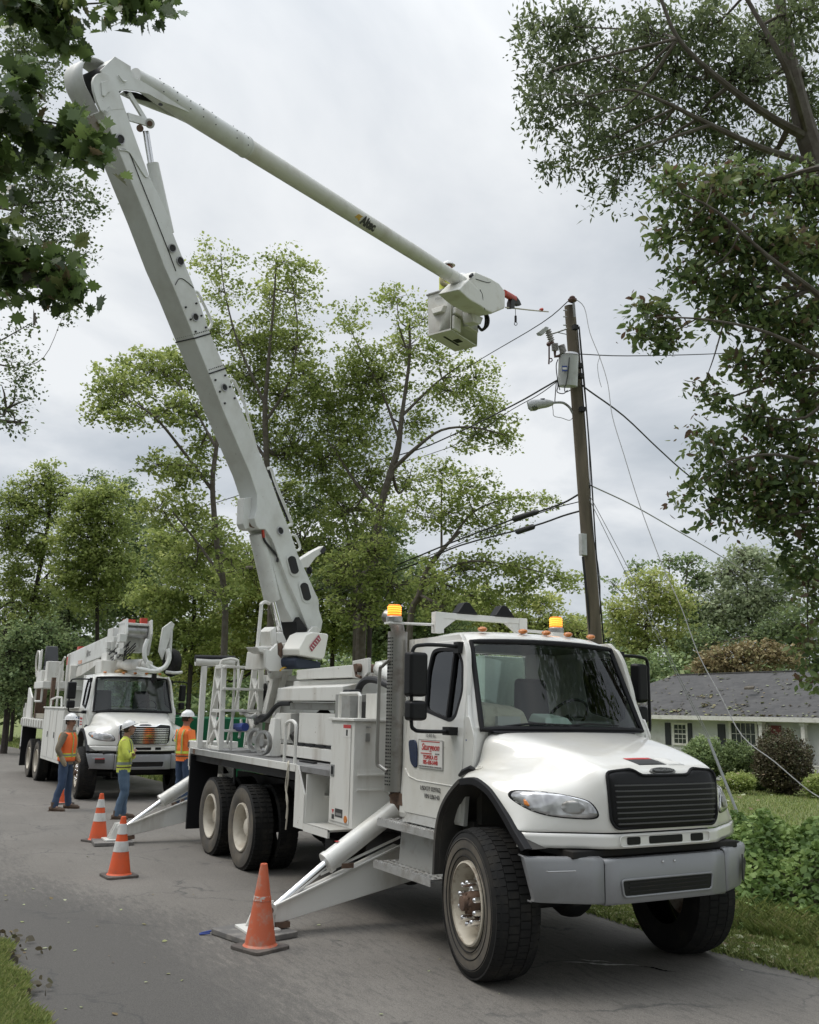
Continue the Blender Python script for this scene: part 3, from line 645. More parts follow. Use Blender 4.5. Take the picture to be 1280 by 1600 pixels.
    # ---- cab shell
    w_open = [(-.55,1.99),(-.485,2.21),(-.535,2.46),(-.66,2.585),(-.99,2.60),(-1.10,2.58),(-1.14,2.38),(-1.10,2.04),(-.64,1.955)]
    w_open = rounded(w_open, .05)
    def lean(o, s):
        for v in o.data.vertices:
            w = v.co.z; d = .135*max(0., w-1.95); v.co.y += d*s
        return o
    outline = [(-1.56,1.09),(-.42,1.09),(-.36,1.55),(-.29,1.56),(-.28,1.84),(-.36,2.0),(-.50,2.40),(-.61,2.68),(-.66,2.72),(-1.56,2.72)]
    dl = rounded([(-1.47,1.10),(-.47,1.10),(-.425,1.55),(-.40,2.02),(-.43,2.30),(-.50,2.56),(-.57,2.67),(-1.44,2.67),(-1.50,2.60),(-1.50,1.2)], [.06,.03,.02,.05,.1,.05,.05,.06,.03,.06])
    sh = MB()
    sh.box((-1.56,-.97,1.09), (-1.50,.97,1.98)).box((-1.56,-.92,1.95), (-1.50,-.45,2.72)).box((-1.56,.45,1.95), (-1.50,.92,2.72)).box((-1.56,-.5,2.62), (-1.50,.5,2.72))
    MB().box((-.42,-.86,1.10), (-.34,.86,1.80)).box((-1.45,-.90,1.0), (-.40,.90,1.12)).build('firewall', 'liner_grey', root)
    cab = sh.build('cab_shell', 'truck_white', root)
    for s in (1, -1):
        # side frame (pillars) and door
        lean(curve_mesh('side_panel', [outline, dl], 'truck_white', cab, (0,.975*s,0), (1,0,0), (0,0,1), .018, .004), s)
        dl2 = [((x+.96)*.985-.96, (y-1.9)*.99+1.9) for x, y in dl]
        d = lean(curve_mesh('door', [dl2, w_open], 'truck_white', root, (0,.982*s,0), (1,0,0), (0,0,1), .016, .008), s)
        lean(curve_mesh('window_seal', [[((x+.83)*1.045-.83, (y-2.28)*1.045+2.28) for x, y in w_open], [((x+.83)*.955-.83, (y-2.28)*.955+2.28) for x, y in w_open]], 'black_trim', d, (0,.988*s,0), (1,0,0), (0,0,1), .018, .002), s)
        lean(curve_mesh('window', [w_open], 'door_glass', d, (0,.985*s,0), (1,0,0), (0,0,1), .002), s)
        q = MB().bar((-.70,.962*s,2.57), (-.70,.994*s,1.97), .03, .03, up=(1,0,0)); q.v = [(a, b if c < 2.2 else b-.0*s, c) for a, b, c in q.v]
        q = MB().bar((-.69,sidev(2.57)*s,2.575), (-.69,sidev(1.97)*s,1.965), .03, .022, up=(1,0,0)); q.build('window_divider', 'black_trim', d)
        # crease low on the door, handle
        MB().tube([(-1.44,1.006*s,1.50),(-1.36,1.007*s,1.43),(-1.2,1.007*s,1.405),(-.5,1.007*s,1.40)], .006, 6).build('door_crease', 'truck_white', d)
        hd = rounded([(-1.375,1.755),(-1.25,1.765),(-1.215,1.70),(-1.205,1.53),(-1.25,1.515),(-1.33,1.56)], .035)
        curve_mesh('door_handle', [hd], 'handle_blue', d, (0,1.006*s,0), (1,0,0), (0,0,1), .004, .004)
        # cowl side panel line + grab
        curve_mesh('cowl_panel', [rounded([(-.415,1.50),(-.29,1.50),(-.26,1.84),(-.33,1.99),(-.385,1.99)], .02)], 'truck_white', cab, (0,.992*s,0), (1,0,0), (0,0,1), .004, .004)
        MB().tube([(-.44,1.02*s,1.50),(-.36,1.03*s,1.535),(-.25,1.03*s,1.57),(-.2,1.02*s,1.56)], [.015,.025,.025,.015], 8).build('hood_latch', 'black_plastic', root)
        # mirrors
        my = 1.335*s
        ma = MB(); ma.tube(smooth_path([(-.60,.93*s,2.60),(-.62,1.05*s,2.61),(-.65,1.28*s,2.605),(-.67,1.37*s,2.56),(-.67,1.375*s,2.35),(-.67,1.375*s,1.95),(-.66,1.35*s,1.875),(-.62,1.28*s,1.86),(-.55,1.02*s,1.86)], 5), .017, 8)
        ma.box((-.64,min(.90*s,.97*s),2.545), (-.56,max(.90*s,.97*s),2.645)).box((-.62,min(.99*s,1.09*s),1.83), (-.50,max(.99*s,1.09*s),1.90))
        mo = ma.build('mirror', 'black_plastic', root)
        def housing(v0, v1, w0, w1, dd):
            b = MB(); b.hexa([(-.72,v0,w0),(-.60,v0+.015*s,w0+.01),(-.60,v1-.015*s,w0+.01),(-.72,v1,w0),(-.72,v0,w1),(-.60,v0+.015*s,w1-.01),(-.60,v1-.015*s,w1-.01),(-.72,v1,w1)])
            o = b.build('mirror_housing', 'black_plastic', mo, bevel=.03, seg=3)
            MB().box((-.724,min(v0,v1)+.02,w0+.02), (-.721,max(v0,v1)-.02,w1-.02)).build('mirror_glass', 'chrome', mo)
        q0, q1 = (1.235, 1.44) if s > 0 else (1.17, 1.33); housing(q0*s, q1*s, 2.15, 2.545, 0); housing(q0*s, (q1-.01)*s, 1.945, 2.125, 0)
    # ---- roof, header above the windshield
    rf = MB(); us = [-1.56,-1.5,-1.2,-.9,-.68,-.60,-.57]
    top = [2.70,2.79,2.80,2.795,2.765,2.72,2.66]; vw = [.88,.885,.885,.875,.86,.85,.845]
    rows = []
    for u, t, vv in zip(us, top, vw):
        rows.append([(u+(.0 if abs(k) > .9 else .055*(1-k*k))*(u > -.8), k*vv, (t if abs(k) < .97 else 2.66)-.035*abs(k)**3-(.02 if abs(k) > .9 else 0)) for k in (-1,-.975,-.9,-.6,-.2,.2,.6,.9,.975,1)])
    rf.grid(rows); rf.build('roof', 'truck_white', cab, sub=1, solid=-.02)
    MB().box((-1.5,-.84,2.64), (-.62,.84,2.66)).build('headliner', 'dash_grey', cab)
    # ---- windshield (bowed forwards at its centre)
    def ws(k, t):   # k -1..1 across, t 0 bottom..1 top
        hv = .915+(.825-.915)*t; u = -.285+(-.60+.285)*t; w = 1.90+(2.655-1.90)*t
        return (u+.13*(1-abs(k)**2.2), hv*k, w-.015*abs(k)**3*(1-t)+.02*(1-k*k)*t)
    g = MB().grid([[ws(-1+2*i/24, j/10) for i in range(25)] for j in range(11)])
    wsh = g.build('windshield', 'windshield_glass', root)
    kk = .985
    path = [ws(-kk+2*kk*i/24, .0) for i in range(25)]+[ws(kk, j/10) for j in range(1, 11)]+[ws(kk-2*kk*i/24, 1) for i in range(1, 25)]+[ws(-kk, 1-j/10) for j in range(1, 10)]
    path = [tuple(V3(*p)+V3(.006,0,0)) for p in path]
    MB().tube(path, .024, 8, closed=True).build('windshield_seal', 'black_trim', wsh)

    for s in (1, -1):
        fl = MB().box((-.345,min(.74*s,.985*s),1.45), (-.292,max(.74*s,.985*s),1.90)).grid([[(-.285,.905*s,1.86),(-.34,.985*s,1.86)],[(-.40,.87*s,2.2),(-.47,.955*s,2.2)],[(-.60,.82*s,2.66),(-.66,.90*s,2.66)]])
        fl.build('pillar', 'truck_white', cab)
    MB().grid([[(-.30+.13*(1-abs(k)**2.2)+x, k*(.93-x*.3), w) for k in [i/11 for i in range(-10, 11)]] for x, w in ((-.03,1.90),(.03,1.885),(.08,1.865))]).build('cowl', 'black_trim', cab)
    for s, a in ((1,.55),(-1,-.18)):
        MB().tube([ws(a*.9+.33, .02), tuple(V3(*ws(a*.9, .06))+V3(.03,0,0)), tuple(V3(*ws(a*.9-.42, .045))+V3(.03,0,0))], [.012,.01,.006], 6).build('wiper', 'black_plastic', root)
    # ---- interior
    MB().hexa([(-.75,-.88,1.55),(-.30,-.86,1.6),(-.30,.86,1.6),(-.75,.88,1.55),(-.72,-.88,1.86),(-.27,-.83,1.885),(-.27,.83,1.885),(-.72,.88,1.86)]).box((-.74,-.75,1.84), (-.50,-.10,1.965)).build('dashboard', 'dash_grey', root, bevel=.03)
    sw = MB(); cs = V3(-.82,-.45,2.0); ax = V3(-.75,0,.66); yy = V3(0,1,0); xx = np.cross(yy, ax)
    sw.tube([tuple(cs+xx*.22*math.cos(t)+yy*.22*math.sin(t)) for t in [k*math.pi/12 for k in range(24)]], .014, 8, closed=True)
    sw.cyl(tuple(cs), tuple(cs-ax*.25), .035, 8).bar(tuple(cs-yy*.2), tuple(cs+yy*.2), .03, .015).build('steering_wheel', 'black_plastic', root)
    for v in (.46,-.46):
        st = MB(); st.hexa([(-1.40,v-.24,1.60),(-.90,v-.25,1.62),(-.90,v+.25,1.62),(-1.40,v+.24,1.60),(-1.40,v-.24,1.74),(-.92,v-.25,1.76),(-.92,v+.25,1.76),(-1.40,v+.24,1.74)])
        st.hexa([(-1.46,v-.22,1.72),(-1.32,v-.23,1.72),(-1.32,v+.23,1.72),(-1.46,v+.22,1.72),(-1.50,v-.18,2.38),(-1.40,v-.19,2.38),(-1.40,v+.19,2.38),(-1.50,v+.18,2.38)])
        st.build('seat', 'seat_grey', root, bevel=.06, seg=3)
    MB().box((-1.515,-.5,2.0), (-1.505,.5,2.6)).build('rear_window', 'door_glass', cab)
    # ---- marker lamps
    for i, (y, u) in enumerate(((.62,-.70),(.20,-.645),(-.07,-.64),(-.34,-.65),(-.68,-.72))):
        MB().ball((u,y,2.785), .045, 12, (1.1,1.0,.55)).build('marker_lamp', 'amber', root)
    # ---- wheels and steps
    wheel_front(root, 1, steer); wheel_front(root, -1, steer)
    for s in (1, -1):
        MB().hexa([(-1.52,.80*s,.60),(-.66,.80*s,.60),(-.66,1.02*s,.60),(-1.52,1.02*s,.60),(-1.50,.80*s,1.02),(-.66,.80*s,1.02),(-.66,1.0*s,1.02),(-1.50,1.0*s,1.02)]).build('step_box', 'alu_side', root, bevel=.01)
        MB().prism([(-1.40,.84*s,1.03),(-1.40,1.05*s,1.03),(-1.37,.97*s,1.14),(-1.37,.84*s,1.14)], (.74,0,0)).build('step_riser', 'alu_side', root)
        for w, v1 in ((1.0,1.14),(.62,1.17)):
            b = MB(); b.box((-1.74,min(.85*s,v1*s),w), (-.66,max(.85*s,v1*s),w+.012)).box((-1.74,min((v1-.008)*s,v1*s),w-.045), (-.66,max((v1-.008)*s,v1*s),w))
            for k in range(26): b.prism([(-1.73+k*.041,v1*s,w+.012),(-1.71+k*.041,v1*s,w+.03),(-1.69+k*.041,v1*s,w+.012)], (0,-.02*s,0))
            for k in range(13):
                for j in range(3): b.lathe([(.022,0),(.020,.008),(.012,.008)], (-1.69+k*.082, (v1-.07-j*.075)*s, w+.012), (0,0,1), 8)
            b.build('step', 'alu_plate', root)
    return cab, bvh, hood
def _surf(bvh, v, w, off):
    h, n, _, _ = bvh.ray_cast(conv((3, v, w)), Vector((-1, 0, 0)))
    if h is None: return V3(.95, v, w)
    if n[0] < 0: n = -n
    p = h+n*off; return V3(p[0], -p[1], p[2])
mat('dark_grille', (.075,.075,.078), .35)
mat('alu_side', (.34,.34,.325), .5, metal=.3, dirt=(.24,.23,.2), dscale=5)
# ================================================================ the bucket truck in front
t1 = thing('bucket_truck', 'large white bucket truck in front with its two-part boom raised and outriggers out', 'truck', (0, 0, 0))
cab1, bvh1, hood1 = make_cab(t1, False, R(9))
for u in (-5.45, -6.80):
    for s in (1, -1): wheel_dual(t1, u, s)
door1 = [o for o in bpy.data.objects if o.parent == t1 and o.name.startswith('door')][0]
# door lettering
sg = curve_mesh('sign_panel', [rounded([(-1.175,1.52),(-.735,1.52),(-.735,1.78),(-1.175,1.78)], .01)], 'sign_white', door1, (0,1.012,0), (1,0,0), (0,0,1), .002)
def tx(s, u, w, size, m_='ink_black', v=1.0160, **k): return text(s, size, m_, sg, (u, v, w), (1,0,0), (0,0,1), **k)
tx('Sturgeon', -.955, 1.710, .083, 'sign_red', shear=.22, bold=.001, sx=1.06)
MB().box((-1.13,1.0145,1.757), (-.79,1.0165,1.764)).box((-1.13,1.0145,1.650), (-.93,1.0165,1.658)).build('sign_rules', 'sign_red', sg)
fr = MB(); B = [(-1.170,1.525),(-.740,1.525),(-.740,1.775),(-1.170,1.775)]
for i in range(4):
    a, b = B[i], B[(i+1) % 4]; fr.bar((a[0],1.0150,a[1]), (b[0],1.0150,b[1]), .002, .004, up=(0,1,0))
fr.build('sign_border', 'ink_grey', sg)
tx('ELECTRIC', -.83, 1.655, .016, 'ink_grey', sx=1.1)
tx('TOPEKA KS', -.955, 1.620, .050, 'sign_red', bold=.001)
tx('785-430-5440', -.955, 1.575, .050, 'sign_red', bold=.001, sx=.95)
tx('HIGH VOLTAGE ELECTRICAL CONTRACTOR', -.955, 1.538, .019, 'ink_grey', sx=1.05)
text('10,400 lbs', .045, 'ink_grey', door1, (-.96,1.0125,1.812), (1,0,0), (0,0,1))
text('USDOT 029762', .055, 'ink_black', door1, (-.955,1.0125,1.345), (1,0,0), (0,0,1))
text('VIN LB6143', .055, 'ink_black', door1, (-.925,1.0125,1.280), (1,0,0), (0,0,1))
text('business class', .02, 'ink_grey', cab1, (-.335,.998,1.795), (1,0,0), (0,0,1))
MB().cyl((-.37,.998,1.795), (-.37,1.001,1.795), .008, 10).build('badge_dot', 'ink_blue', cab1)
# decals on the hood nose
st = [(.675,.22),(.83,.14),(.83,-.09),(.675,-.02)]
drape('sticker', [(.76,.23),(.855,.175),(.855,-.11),(.76,-.045)], bvh1, 'ink_black', hood1, .002, .001, axis='w', cuts=5)
drape('sticker_band', [(.735,.235),(.762,.228),(.762,-.045),(.735,-.03)], bvh1, 'sign_red', hood1, .0025, .001, axis='w', cuts=4)
drape('sticker_faded', [(.74,-.06),(.86,-.13),(.86,-.30),(.74,-.20)], bvh1, 'sign_white', hood1, .002, .001, axis='w', cuts=4)
# arm decal on the bumper end
MB().prism([(.840,-.90,.74),(.828,-.925,.72),(.812,-.96,.80),(.80,-.99,.86),(.808,-.97,.90),(.818,-.945,.84),(.828,-.925,.93),(.838,-.905,.84)], (.010,-.003,0)).build('bumper_decal', 'ink_black', t1)
# round cap on fender
p = bvh1.ray_cast(conv((-.16,1.0,4)), Vector((0,0,-1)))[0]
MB().lathe([(.035,-.01),(.035,.012),(.02,.014),(.018,.006),(.001,.006)], (p[0],-p[1],p[2]), (0,.3,1), 16).build('fender_cap', 'hood_white', hood1)
# things on the dash
MB().hexa([(-.64,.34,1.88),(-.36,.30,1.90),(-.36,.82,1.90),(-.62,.84,1.88),(-.62,.36,2.10),(-.45,.32,2.05),(-.44,.78,2.10),(-.62,.80,2.14)]).build('folded_cloth', 'cloth_cream', t1, bevel=.04, seg=3)
MB().hexa([(-.52,-.03,1.955),(-.24,-.06,1.935),(-.24,.25,1.935),(-.52,.25,1.955),(-.50,-.01,2.03),(-.28,-.03,1.995),(-.28,.22,1.995),(-.50,.22,2.03)]).build('lunch_box', 'foam_green', t1, bevel=.015)
MB().box((-.34,.48,1.92), (-.30,.72,2.0)).build('paper', 'sign_white', t1)
# ---- exhaust stack
S = (-1.66, 1.0)
stk = MB().cyl((*S,1.27), (*S,2.80), .098, 24).build('exhaust_stack', 'stack_metal', t1, ang=50)
MB().tube(smooth_path([(-1.66,1.0,2.74),(-1.66,1.0,2.82),(-1.69,1.01,2.89),(-1.76,1.03,2.95),(-1.82,1.05,2.97)], 5), .068, 16, cap=False).build('exhaust_tip', 'stack_metal', stk, solid=-.004)
hs = MB()
for r_ in (2, 3, 4, 5):
    for k in range(44):
        a = -2.2+r_*.24
        hs.bar((S[0]+.0985*math.cos(a), S[1]-.0985*math.sin(a), 1.33+k*.0325), (S[0]+.0985*math.cos(a), S[1]-.0985*math.sin(a), 1.342+k*.0325), .010, .006, up=(math.cos(a), -math.sin(a), 0))
hs.build('heat_shield_slots', 'dark_metal', stk, smooth=False, weld=False)['kind'] = 'stuff'
MB().tube(smooth_path([(-1.63,1.10,2.52),(-1.70,1.14,2.46),(-1.74,1.15,2.40),(-1.75,1.15,1.95),(-1.75,1.15,1.55),(-1.72,1.13,1.50),(-1.64,1.10,1.46)], 4), .018, 8).build('stack_grab_rail', 'stack_metal', stk)
MB().cyl((-1.66,1.0,1.27), (-1.62,.9,1.12), .07, 14).box((-1.75,.75,1.15), (-1.5,1.0,1.26)).build('stack_bracket', 'rusty', stk)
# ---- roof rack, beacons, work lamps
rk = MB(); z0, z1 = 2.80, 2.985
rk.box((-1.34,.70,z0-.02), (-1.26,.80,z1)).box((-1.34,-.30,z0-.02), (-1.26,-.20,z1-.0)).bar((-1.30,.701,z1-.031), (-1.30,-.201,z1-.031), .07, .058)
rk.prism([(-1.33,.70,z1-.06),(-1.33,.55,z1-.06),(-1.33,.70,z0+.02)], (.06,0,0)).prism([(-1.33,-.20,z1-.06),(-1.33,-.05,z1-.06),(-1.33,-.20,z0+.02)], (.06,0,0))
rk.build('roof_rack', 'truck_white', t1, bevel=.004)
for y in (.43,-.02):
    MB().prism([(-1.38,y+.125,z1),(-1.38,y+.04,z1+.115),(-1.38,y-.02,z1+.115),(-1.38,y-.125,z1)], (.13,0,0)).build('work_lamp', 'black_plastic', t1, bevel=.012)
def beacon(u, v, w, root, lit=True):
    b = MB().lathe([(.001,0),(.078,0),(.08,.045),(.066,.058),(.001,.058)], (u,v,w), (0,0,1), 24).build('beacon', 'steel', root)
    q = MB(); q.lathe([(.001,.055),(.066,.055),(.068,.066),(.064,.150),(.055,.165),(.001,.168)], (u,v,w), (0,0,1), 24).build('beacon_lens', 'amber_lit' if lit else 'amber', b)
    c = MB()
    for k in range(4): c.lathe([(.0665,.072+k*.021),(.069,.076+k*.021),(.0665,.086+k*.021)], (u,v,w), (0,0,1), 24)
    if lit: c.build('beacon_glow', 'amber_core', b)
beacon(-1.32,1.222,2.86, t1); beacon(-1.20,-.62,2.85, t1)
MB().cyl((-1.32,1.222,2.85), (-1.30,.80,2.86), .013, 8).box((-1.38,1.15,2.84), (-1.26,1.30,2.858)).build('beacon_arm', 'truck_white', t1)
MB().bar((-1.28,-.25,2.86), (-1.22,-.60,2.85), .03, .03).box((-1.27,-.70,2.80), (-1.12,-.52,2.85)).build('beacon_arm', 'truck_white', t1)
# ---- chassis
MB().box((-8.0,.36,.78), (.4,.44,1.06)).box((-8.0,-.44,.78), (.4,-.36,1.06)).box((-7.9,-.4,.85), (-7.8,.4,1.0)).box((-4.9,-.35,.7), (-4.7,.35,.98)).build('frame_rails', 'dark_metal', t1)
MB().cyl((-5.45,-.9,.54), (-5.45,.9,.54), .1, 14).cyl((-6.8,-.9,.54), (-6.8,.9,.54), .1, 14).ball((-5.45,0,.54), .26, 16).ball((-6.8,0,.54), .26, 16).cyl((-5.45,0,.6), (-1.5,0,.72), .05, 10).box((-6.9,.44,.62), (-5.3,.56,.82)).box((-6.9,-.56,.62), (-5.3,-.44,.82)).box((-1.5,-.5,.55), (-.9,.5,1.0)).build('axles', 'dark_metal', t1)
MB().box((-3.3,-.9,.45), (-1.9,.55,.85)).cyl((-2.6,.62,.56), (-1.95,.62,.56), .22, 18).box((-3.5,.4,.38), (-3.25,.9,.62)).bar((-3.6,.8,.5), (-2.2,.95,.38), .06, .1).build('fuel_tank', 'dark_metal', t1, bevel=.02)
MB().box((-7.98,.78,.22), (-7.93,1.22,1.3)).build('mud_flap', 'black_trim', t1)
MB().box((-7.98,-1.22,.22), (-7.93,-.78,1.3)).build('mud_flap', 'black_trim', t1)
MB().box((-7.9,-1.15,1.22), (-3.7,1.15,1.325)).cyl((-6.1,1.12,1.3), (-6.1,1.12,1.02), .02, 8).box((-7.9,-.55,1.0), (-3.7,-.5,1.3)).build('deck_underside', 'dark_metal', t1)
# ---- deck
dk = MB().box((-7.97,-1.19,1.335), (-2.2,1.19,1.395)).build('deck', 'deck_grey', t1)
MB().box((-7.97,1.19,1.325), (-3.67,1.225,1.41)).box((-7.97,-1.225,1.325), (-2.2,-1.19,1.41)).box((-8.0,-1.225,1.325), (-7.97,1.225,1.41)).build('deck_edge', 'body_white', t1, bevel=.004)
MB().box((-7.82,1.2252,1.33), (-7.72,1.229,1.405)).build('marker_lamp', 'rusty', t1)
# ---- side cabinet
cb = MB().box((-2.70,.30,.875), (-2.13,1.22,1.915)).build('cabinet', 'body_white', t1, bevel=.006)
MB().box((-2.74,.28,1.917), (-2.10,1.245,1.945)).build('cabinet_top', 'body_white', cb, bevel=.006)
MB().box((-2.665,1.2215,.91), (-2.20,1.228,1.88)).build('cabinet_door', 'body_white', cb, bevel=.003)
MB().box((-2.655,1.2285,1.35), (-2.57,1.236,1.47)).build('latch', 'steel', cb, bevel=.012)
MB().box((-2.64,1.2365,1.37), (-2.59,1.239,1.45)).build('latch_pocket', 'dark_metal', cb)
lg = MB()
lg.box((-2.13,.32,1.385), (-2.10,1.18,1.40)).box((-2.13,.32,1.40), (-2.122,1.18,1.44)).box((-2.13,.32,1.24), (-2.11,1.18,1.255)).build('cabinet_ledge', 'body_white', cb)
MB().tube([(-2.125,1.09,1.86),(-2.09,1.09,1.86),(-2.09,1.06,1.86),(-2.125,1.06,1.86)], .008, 6).box((-2.128,1.055,1.72), (-2.11,1.095,1.80)).build('cabinet_latch', 'steel', cb)
def decal(u0, u1, w0, w1, m_, v=1.2295, root=cb, nm='decal'): return MB().box((u0,v-.001,w0), (u1,v+.001,w1)).build(nm, m_, root)
decal(-2.38,-2.20,1.845,1.88,'sign_red'); decal(-2.38,-2.20,1.755,1.843,'sign_white'); decal(-2.31,-2.27,1.77,1.83,'ink_black', 1.2305)
decal(-2.52,-2.34,.96,1.04,'ink_black'); decal(-2.50,-2.36,.975,1.00,'ink_grey',1.2305); decal(-2.60,-2.54,.93,.975,'ink_black'); decal(-2.60,-2.54,.98,1.03,'sign_white')
MB().prism([(-2.60,1.2305,1.025),(-2.54,1.2305,1.025),(-2.57,1.2305,.985)], (0,.002,0)).build('decal', 'sign_red', cb)
MB().cyl((-2.26,1.229,.955), (-2.26,1.236,.955), .035, 16).build('reflector', 'amber', cb)
MB().tube([(-2.66,1.15,1.945),(-2.66,1.15,2.17),(-2.64,1.15,2.195),(-2.20,1.15,2.195),(-2.17,1.15,2.17),(-2.17,1.15,1.945)], .02, 8).build('grab_rail', 'body_white', t1)
MB().box((-3.12,.70,1.40), (-2.74,1.0,2.20)).build('valve_box', 'alu_side', t1, bevel=.01)
MB().box((-3.05,.80,2.2), (-2.85,.95,2.25)).build('valve_cap', 'black_plastic', t1, bevel=.02)
MB().box((-2.44,.66,1.945), (-2.13,.95,2.20)).box((-2.74,.66,1.945), (-2.44,.70,2.20)).build('control_box', 'body_white', t1, bevel=.004)
MB().box((-2.128,.80,2.02), (-2.12,.84,2.09)).build('keyhole', 'ink_black', t1)
MB().box((-2.70,.72,1.95), (-2.50,.9,2.12)).build('valve_bank', 'dark_metal', t1, bevel=.01)
# ---- access steps beside the cabinet
sb = MB()
sb.prism([(-3.66,1.22,.73),(-3.66,1.22,1.40),(-3.60,1.22,1.40),(-3.38,1.22,1.10),(-3.38,1.22,.73)], (0,-.02,0))
sb.box((-3.38,1.20,.73), (-3.36,.80,1.32)).box((-3.40,.76,.80), (-2.71,.78,1.395)).box((-3.38,.78,1.07), (-2.71,.98,1.09)).box((-3.36,.78,.78), (-2.70,1.22,.80)).box((-3.36,1.20,.72), (-2.70,1.225,.80))
sb.box((-3.66,.76,.73), (-3.64,1.2,1.40)).build('step_well', 'body_white', t1)
bt = MB()
for k in range(4):
    bt.ball((-3.24+k*.16,.785,1.34), .012, 6).ball((-3.24+k*.16,.785,.86), .012, 6)
bt.build('step_bolts', 'steel', t1)
tr = MB()
for k in range(16): tr.box((-3.35+k*.041,.97,1.09), (-3.33+k*.041,.985,1.108))
tr.build('tread_edge', 'alu_plate', t1)
MB().tube(smooth_path([(-4.18,1.16,1.40),(-4.17,1.16,1.80),(-4.14,1.16,1.86),(-4.05,1.16,1.885),(-3.95,1.16,1.885),(-3.88,1.16,1.86),(-3.85,1.16,1.80),(-3.84,1.16,1.40)], 3), .021, 8).build('grab_rail', 'body_white', t1)
MB().tube(smooth_path([(-3.95,1.20,1.42),(-3.86,1.235,1.40),(-3.82,1.24,1.25),(-3.86,1.24,1.05),(-3.80,1.24,.9),(-3.83,1.24,.68)], 5), .009, 6).tube(smooth_path([(-3.93,1.20,1.43),(-3.84,1.24,1.38),(-3.88,1.245,1.15),(-3.80,1.245,1.0),(-3.82,1.245,.8)], 5), .009, 6).build('tie_rope', 'rope', t1)
# ---- boxes and stowed outrigger frames along the deck
dm = MB().box((-6.0,.25,1.42), (-2.75,.72,1.56)).build('deck_beam', 'body_white', t1, bevel=.006)
rl = MB()
for k in range(7): rl.prism([(-5.0+k*.32,.70,1.57),(-4.96+k*.32,.70,1.60),(-4.80+k*.32,.70,1.60),(-4.76+k*.32,.70,1.57)], (0,-.3,0))
rl.build('rubber_blocks', 'black_trim', t1)
MB().box((-5.0,-.4,1.60), (-2.75,.66,1.98)).build('tool_bin', 'body_white', t1, bevel=.01)
MB().prism([(-6.0,.70,1.62),(-5.25,.70,1.62),(-5.20,.70,1.72),(-5.20,.70,1.97),(-5.72,.70,1.97),(-6.0,.70,1.80)], (0,-.5,0)).build('hydraulic_tank', 'body_white', t1, bevel=.01)
MB().cyl((-5.12,.66,1.62), (-5.12,.2,1.98), .10, 16).build('accumulator', 'dark_metal', t1)
MB().box((-5.5,-.2,2.02), (-2.9,.6,2.11)).box((-4.0,-.1,1.98), (-3.6,.45,2.3)).build('boom_cradle_beam', 'alu_side', t1, bevel=.01)
MB().prism([(-5.68,.72,2.13),(-5.68,.72,2.30),(-5.68,.40,2.36),(-5.68,.0,2.36),(-5.68,.0,2.13)], (2.15,0,.0)).build('stowage_trough', 'body_white', t1, bevel=.012)
MB().hexa([(-5.6,-.3,2.18),(-3.1,-.3,2.12),(-3.1,.46,2.12),(-5.6,.52,2.18),(-5.6,-.3,2.40),(-3.1,-.3,2.40),(-3.1,.46,2.40),(-5.6,.52,2.40)]).build('stowage_frame', 'body_white', t1, bevel=.012)
MB().hexa([(-5.4,.1,2.42),(-3.45,.1,2.41),(-3.45,.56,2.41),(-5.4,.56,2.42),(-5.4,.1,2.545),(-3.45,.1,2.56),(-3.45,.56,2.56),(-5.4,.56,2.545)]).build('upper_beam', 'body_white', t1, bevel=.008)
for y_ in (.60, .30): MB().prism([(-3.55,y_,2.40),(-3.55,y_,2.60),(-3.12,y_,2.62),(-3.12,y_,2.45),(-3.25,y_,2.38)], (0,-.04,0)).build('cylinder_bracket', 'body_white', t1, bevel=.008)
MB().cyl((-3.32,.66,2.51), (-3.32,.2,2.51), .05, 14).tube([(-3.42,.63,2.55),(-3.34,.64,2.42),(-3.22,.64,2.40)], .018, 8).build('pivot_pin', 'rusty', t1)
MB().cyl((-3.12,.45,2.50), (-1.75,.45,2.05), .085, 20).build('stow_cylinder', 'truck_white', t1)
MB().cyl((-1.75,.45,2.05), (-1.68,.45,2.03), .1, 16).build('cylinder_collar', 'stack_metal', t1)
MB().tube(smooth_path([(-3.3,.62,2.05),(-3.28,.64,2.25),(-3.1,.64,2.36),(-2.85,.62,2.36),(-2.6,.6,2.30),(-2.4,.5,2.22),(-2.2,.4,2.2)], 5), .04, 10).build('hose_bundle', 'hose_black', t1)
MB().box((-3.1,-.9,2.1), (-1.75,-.1,2.62)).box((-2.05,-.95,1.0), (-1.70,.8,1.9)).build('headboard', 'body_white', t1, bevel=.01)
MB().tube(smooth_path([(-1.68,.9,1.35),(-1.64,.95,1.6),(-1.68,.9,1.95),(-1.62,.9,2.1)], 5), .02, 8).tube(smooth_path([(-1.66,.7,1.2),(-1.62,.8,1.7),(-1.66,.75,2.2)], 5), .025, 8).build('cab_hoses', 'hose_black', t1)
# ---- ladder at the rear corner
ld = MB(); u0 = -6.9
def fr_(v):   # one side frame
    b = ld
    b.bar((-6.86,v,1.42), (-6.93,v,2.62), .055, .075, up=(0,1,0)); b.bar((-7.42,v,1.44), (-7.22,v,2.62), .055, .085, up=(0,1,0))
    b.bar((-6.93,v,2.62), (-7.22,v,2.62), .055, .085, up=(0,1,0)); b.bar((-6.87,v,1.45), (-7.42,v,1.45), .05, .07, up=(0,1,0))
    b.bar((-6.90,v,1.98), (-7.33,v,1.98), .05, .06, up=(0,1,0)); b.bar((-6.88,v,1.9), (-7.38,v,1.52), .045, .065, up=(0,1,0)); b.bar((-6.9,v,2.05), (-7.26,v,2.5), .045, .065, up=(0,1,0))
    b.bar((-6.92,v,2.5), (-7.30,v,2.0), .045, .065, up=(0,1,0)); b.bar((-6.88,v,1.5), (-7.33,v,1.9), .045, .065, up=(0,1,0))
fr_(1.10); fr_(.52)
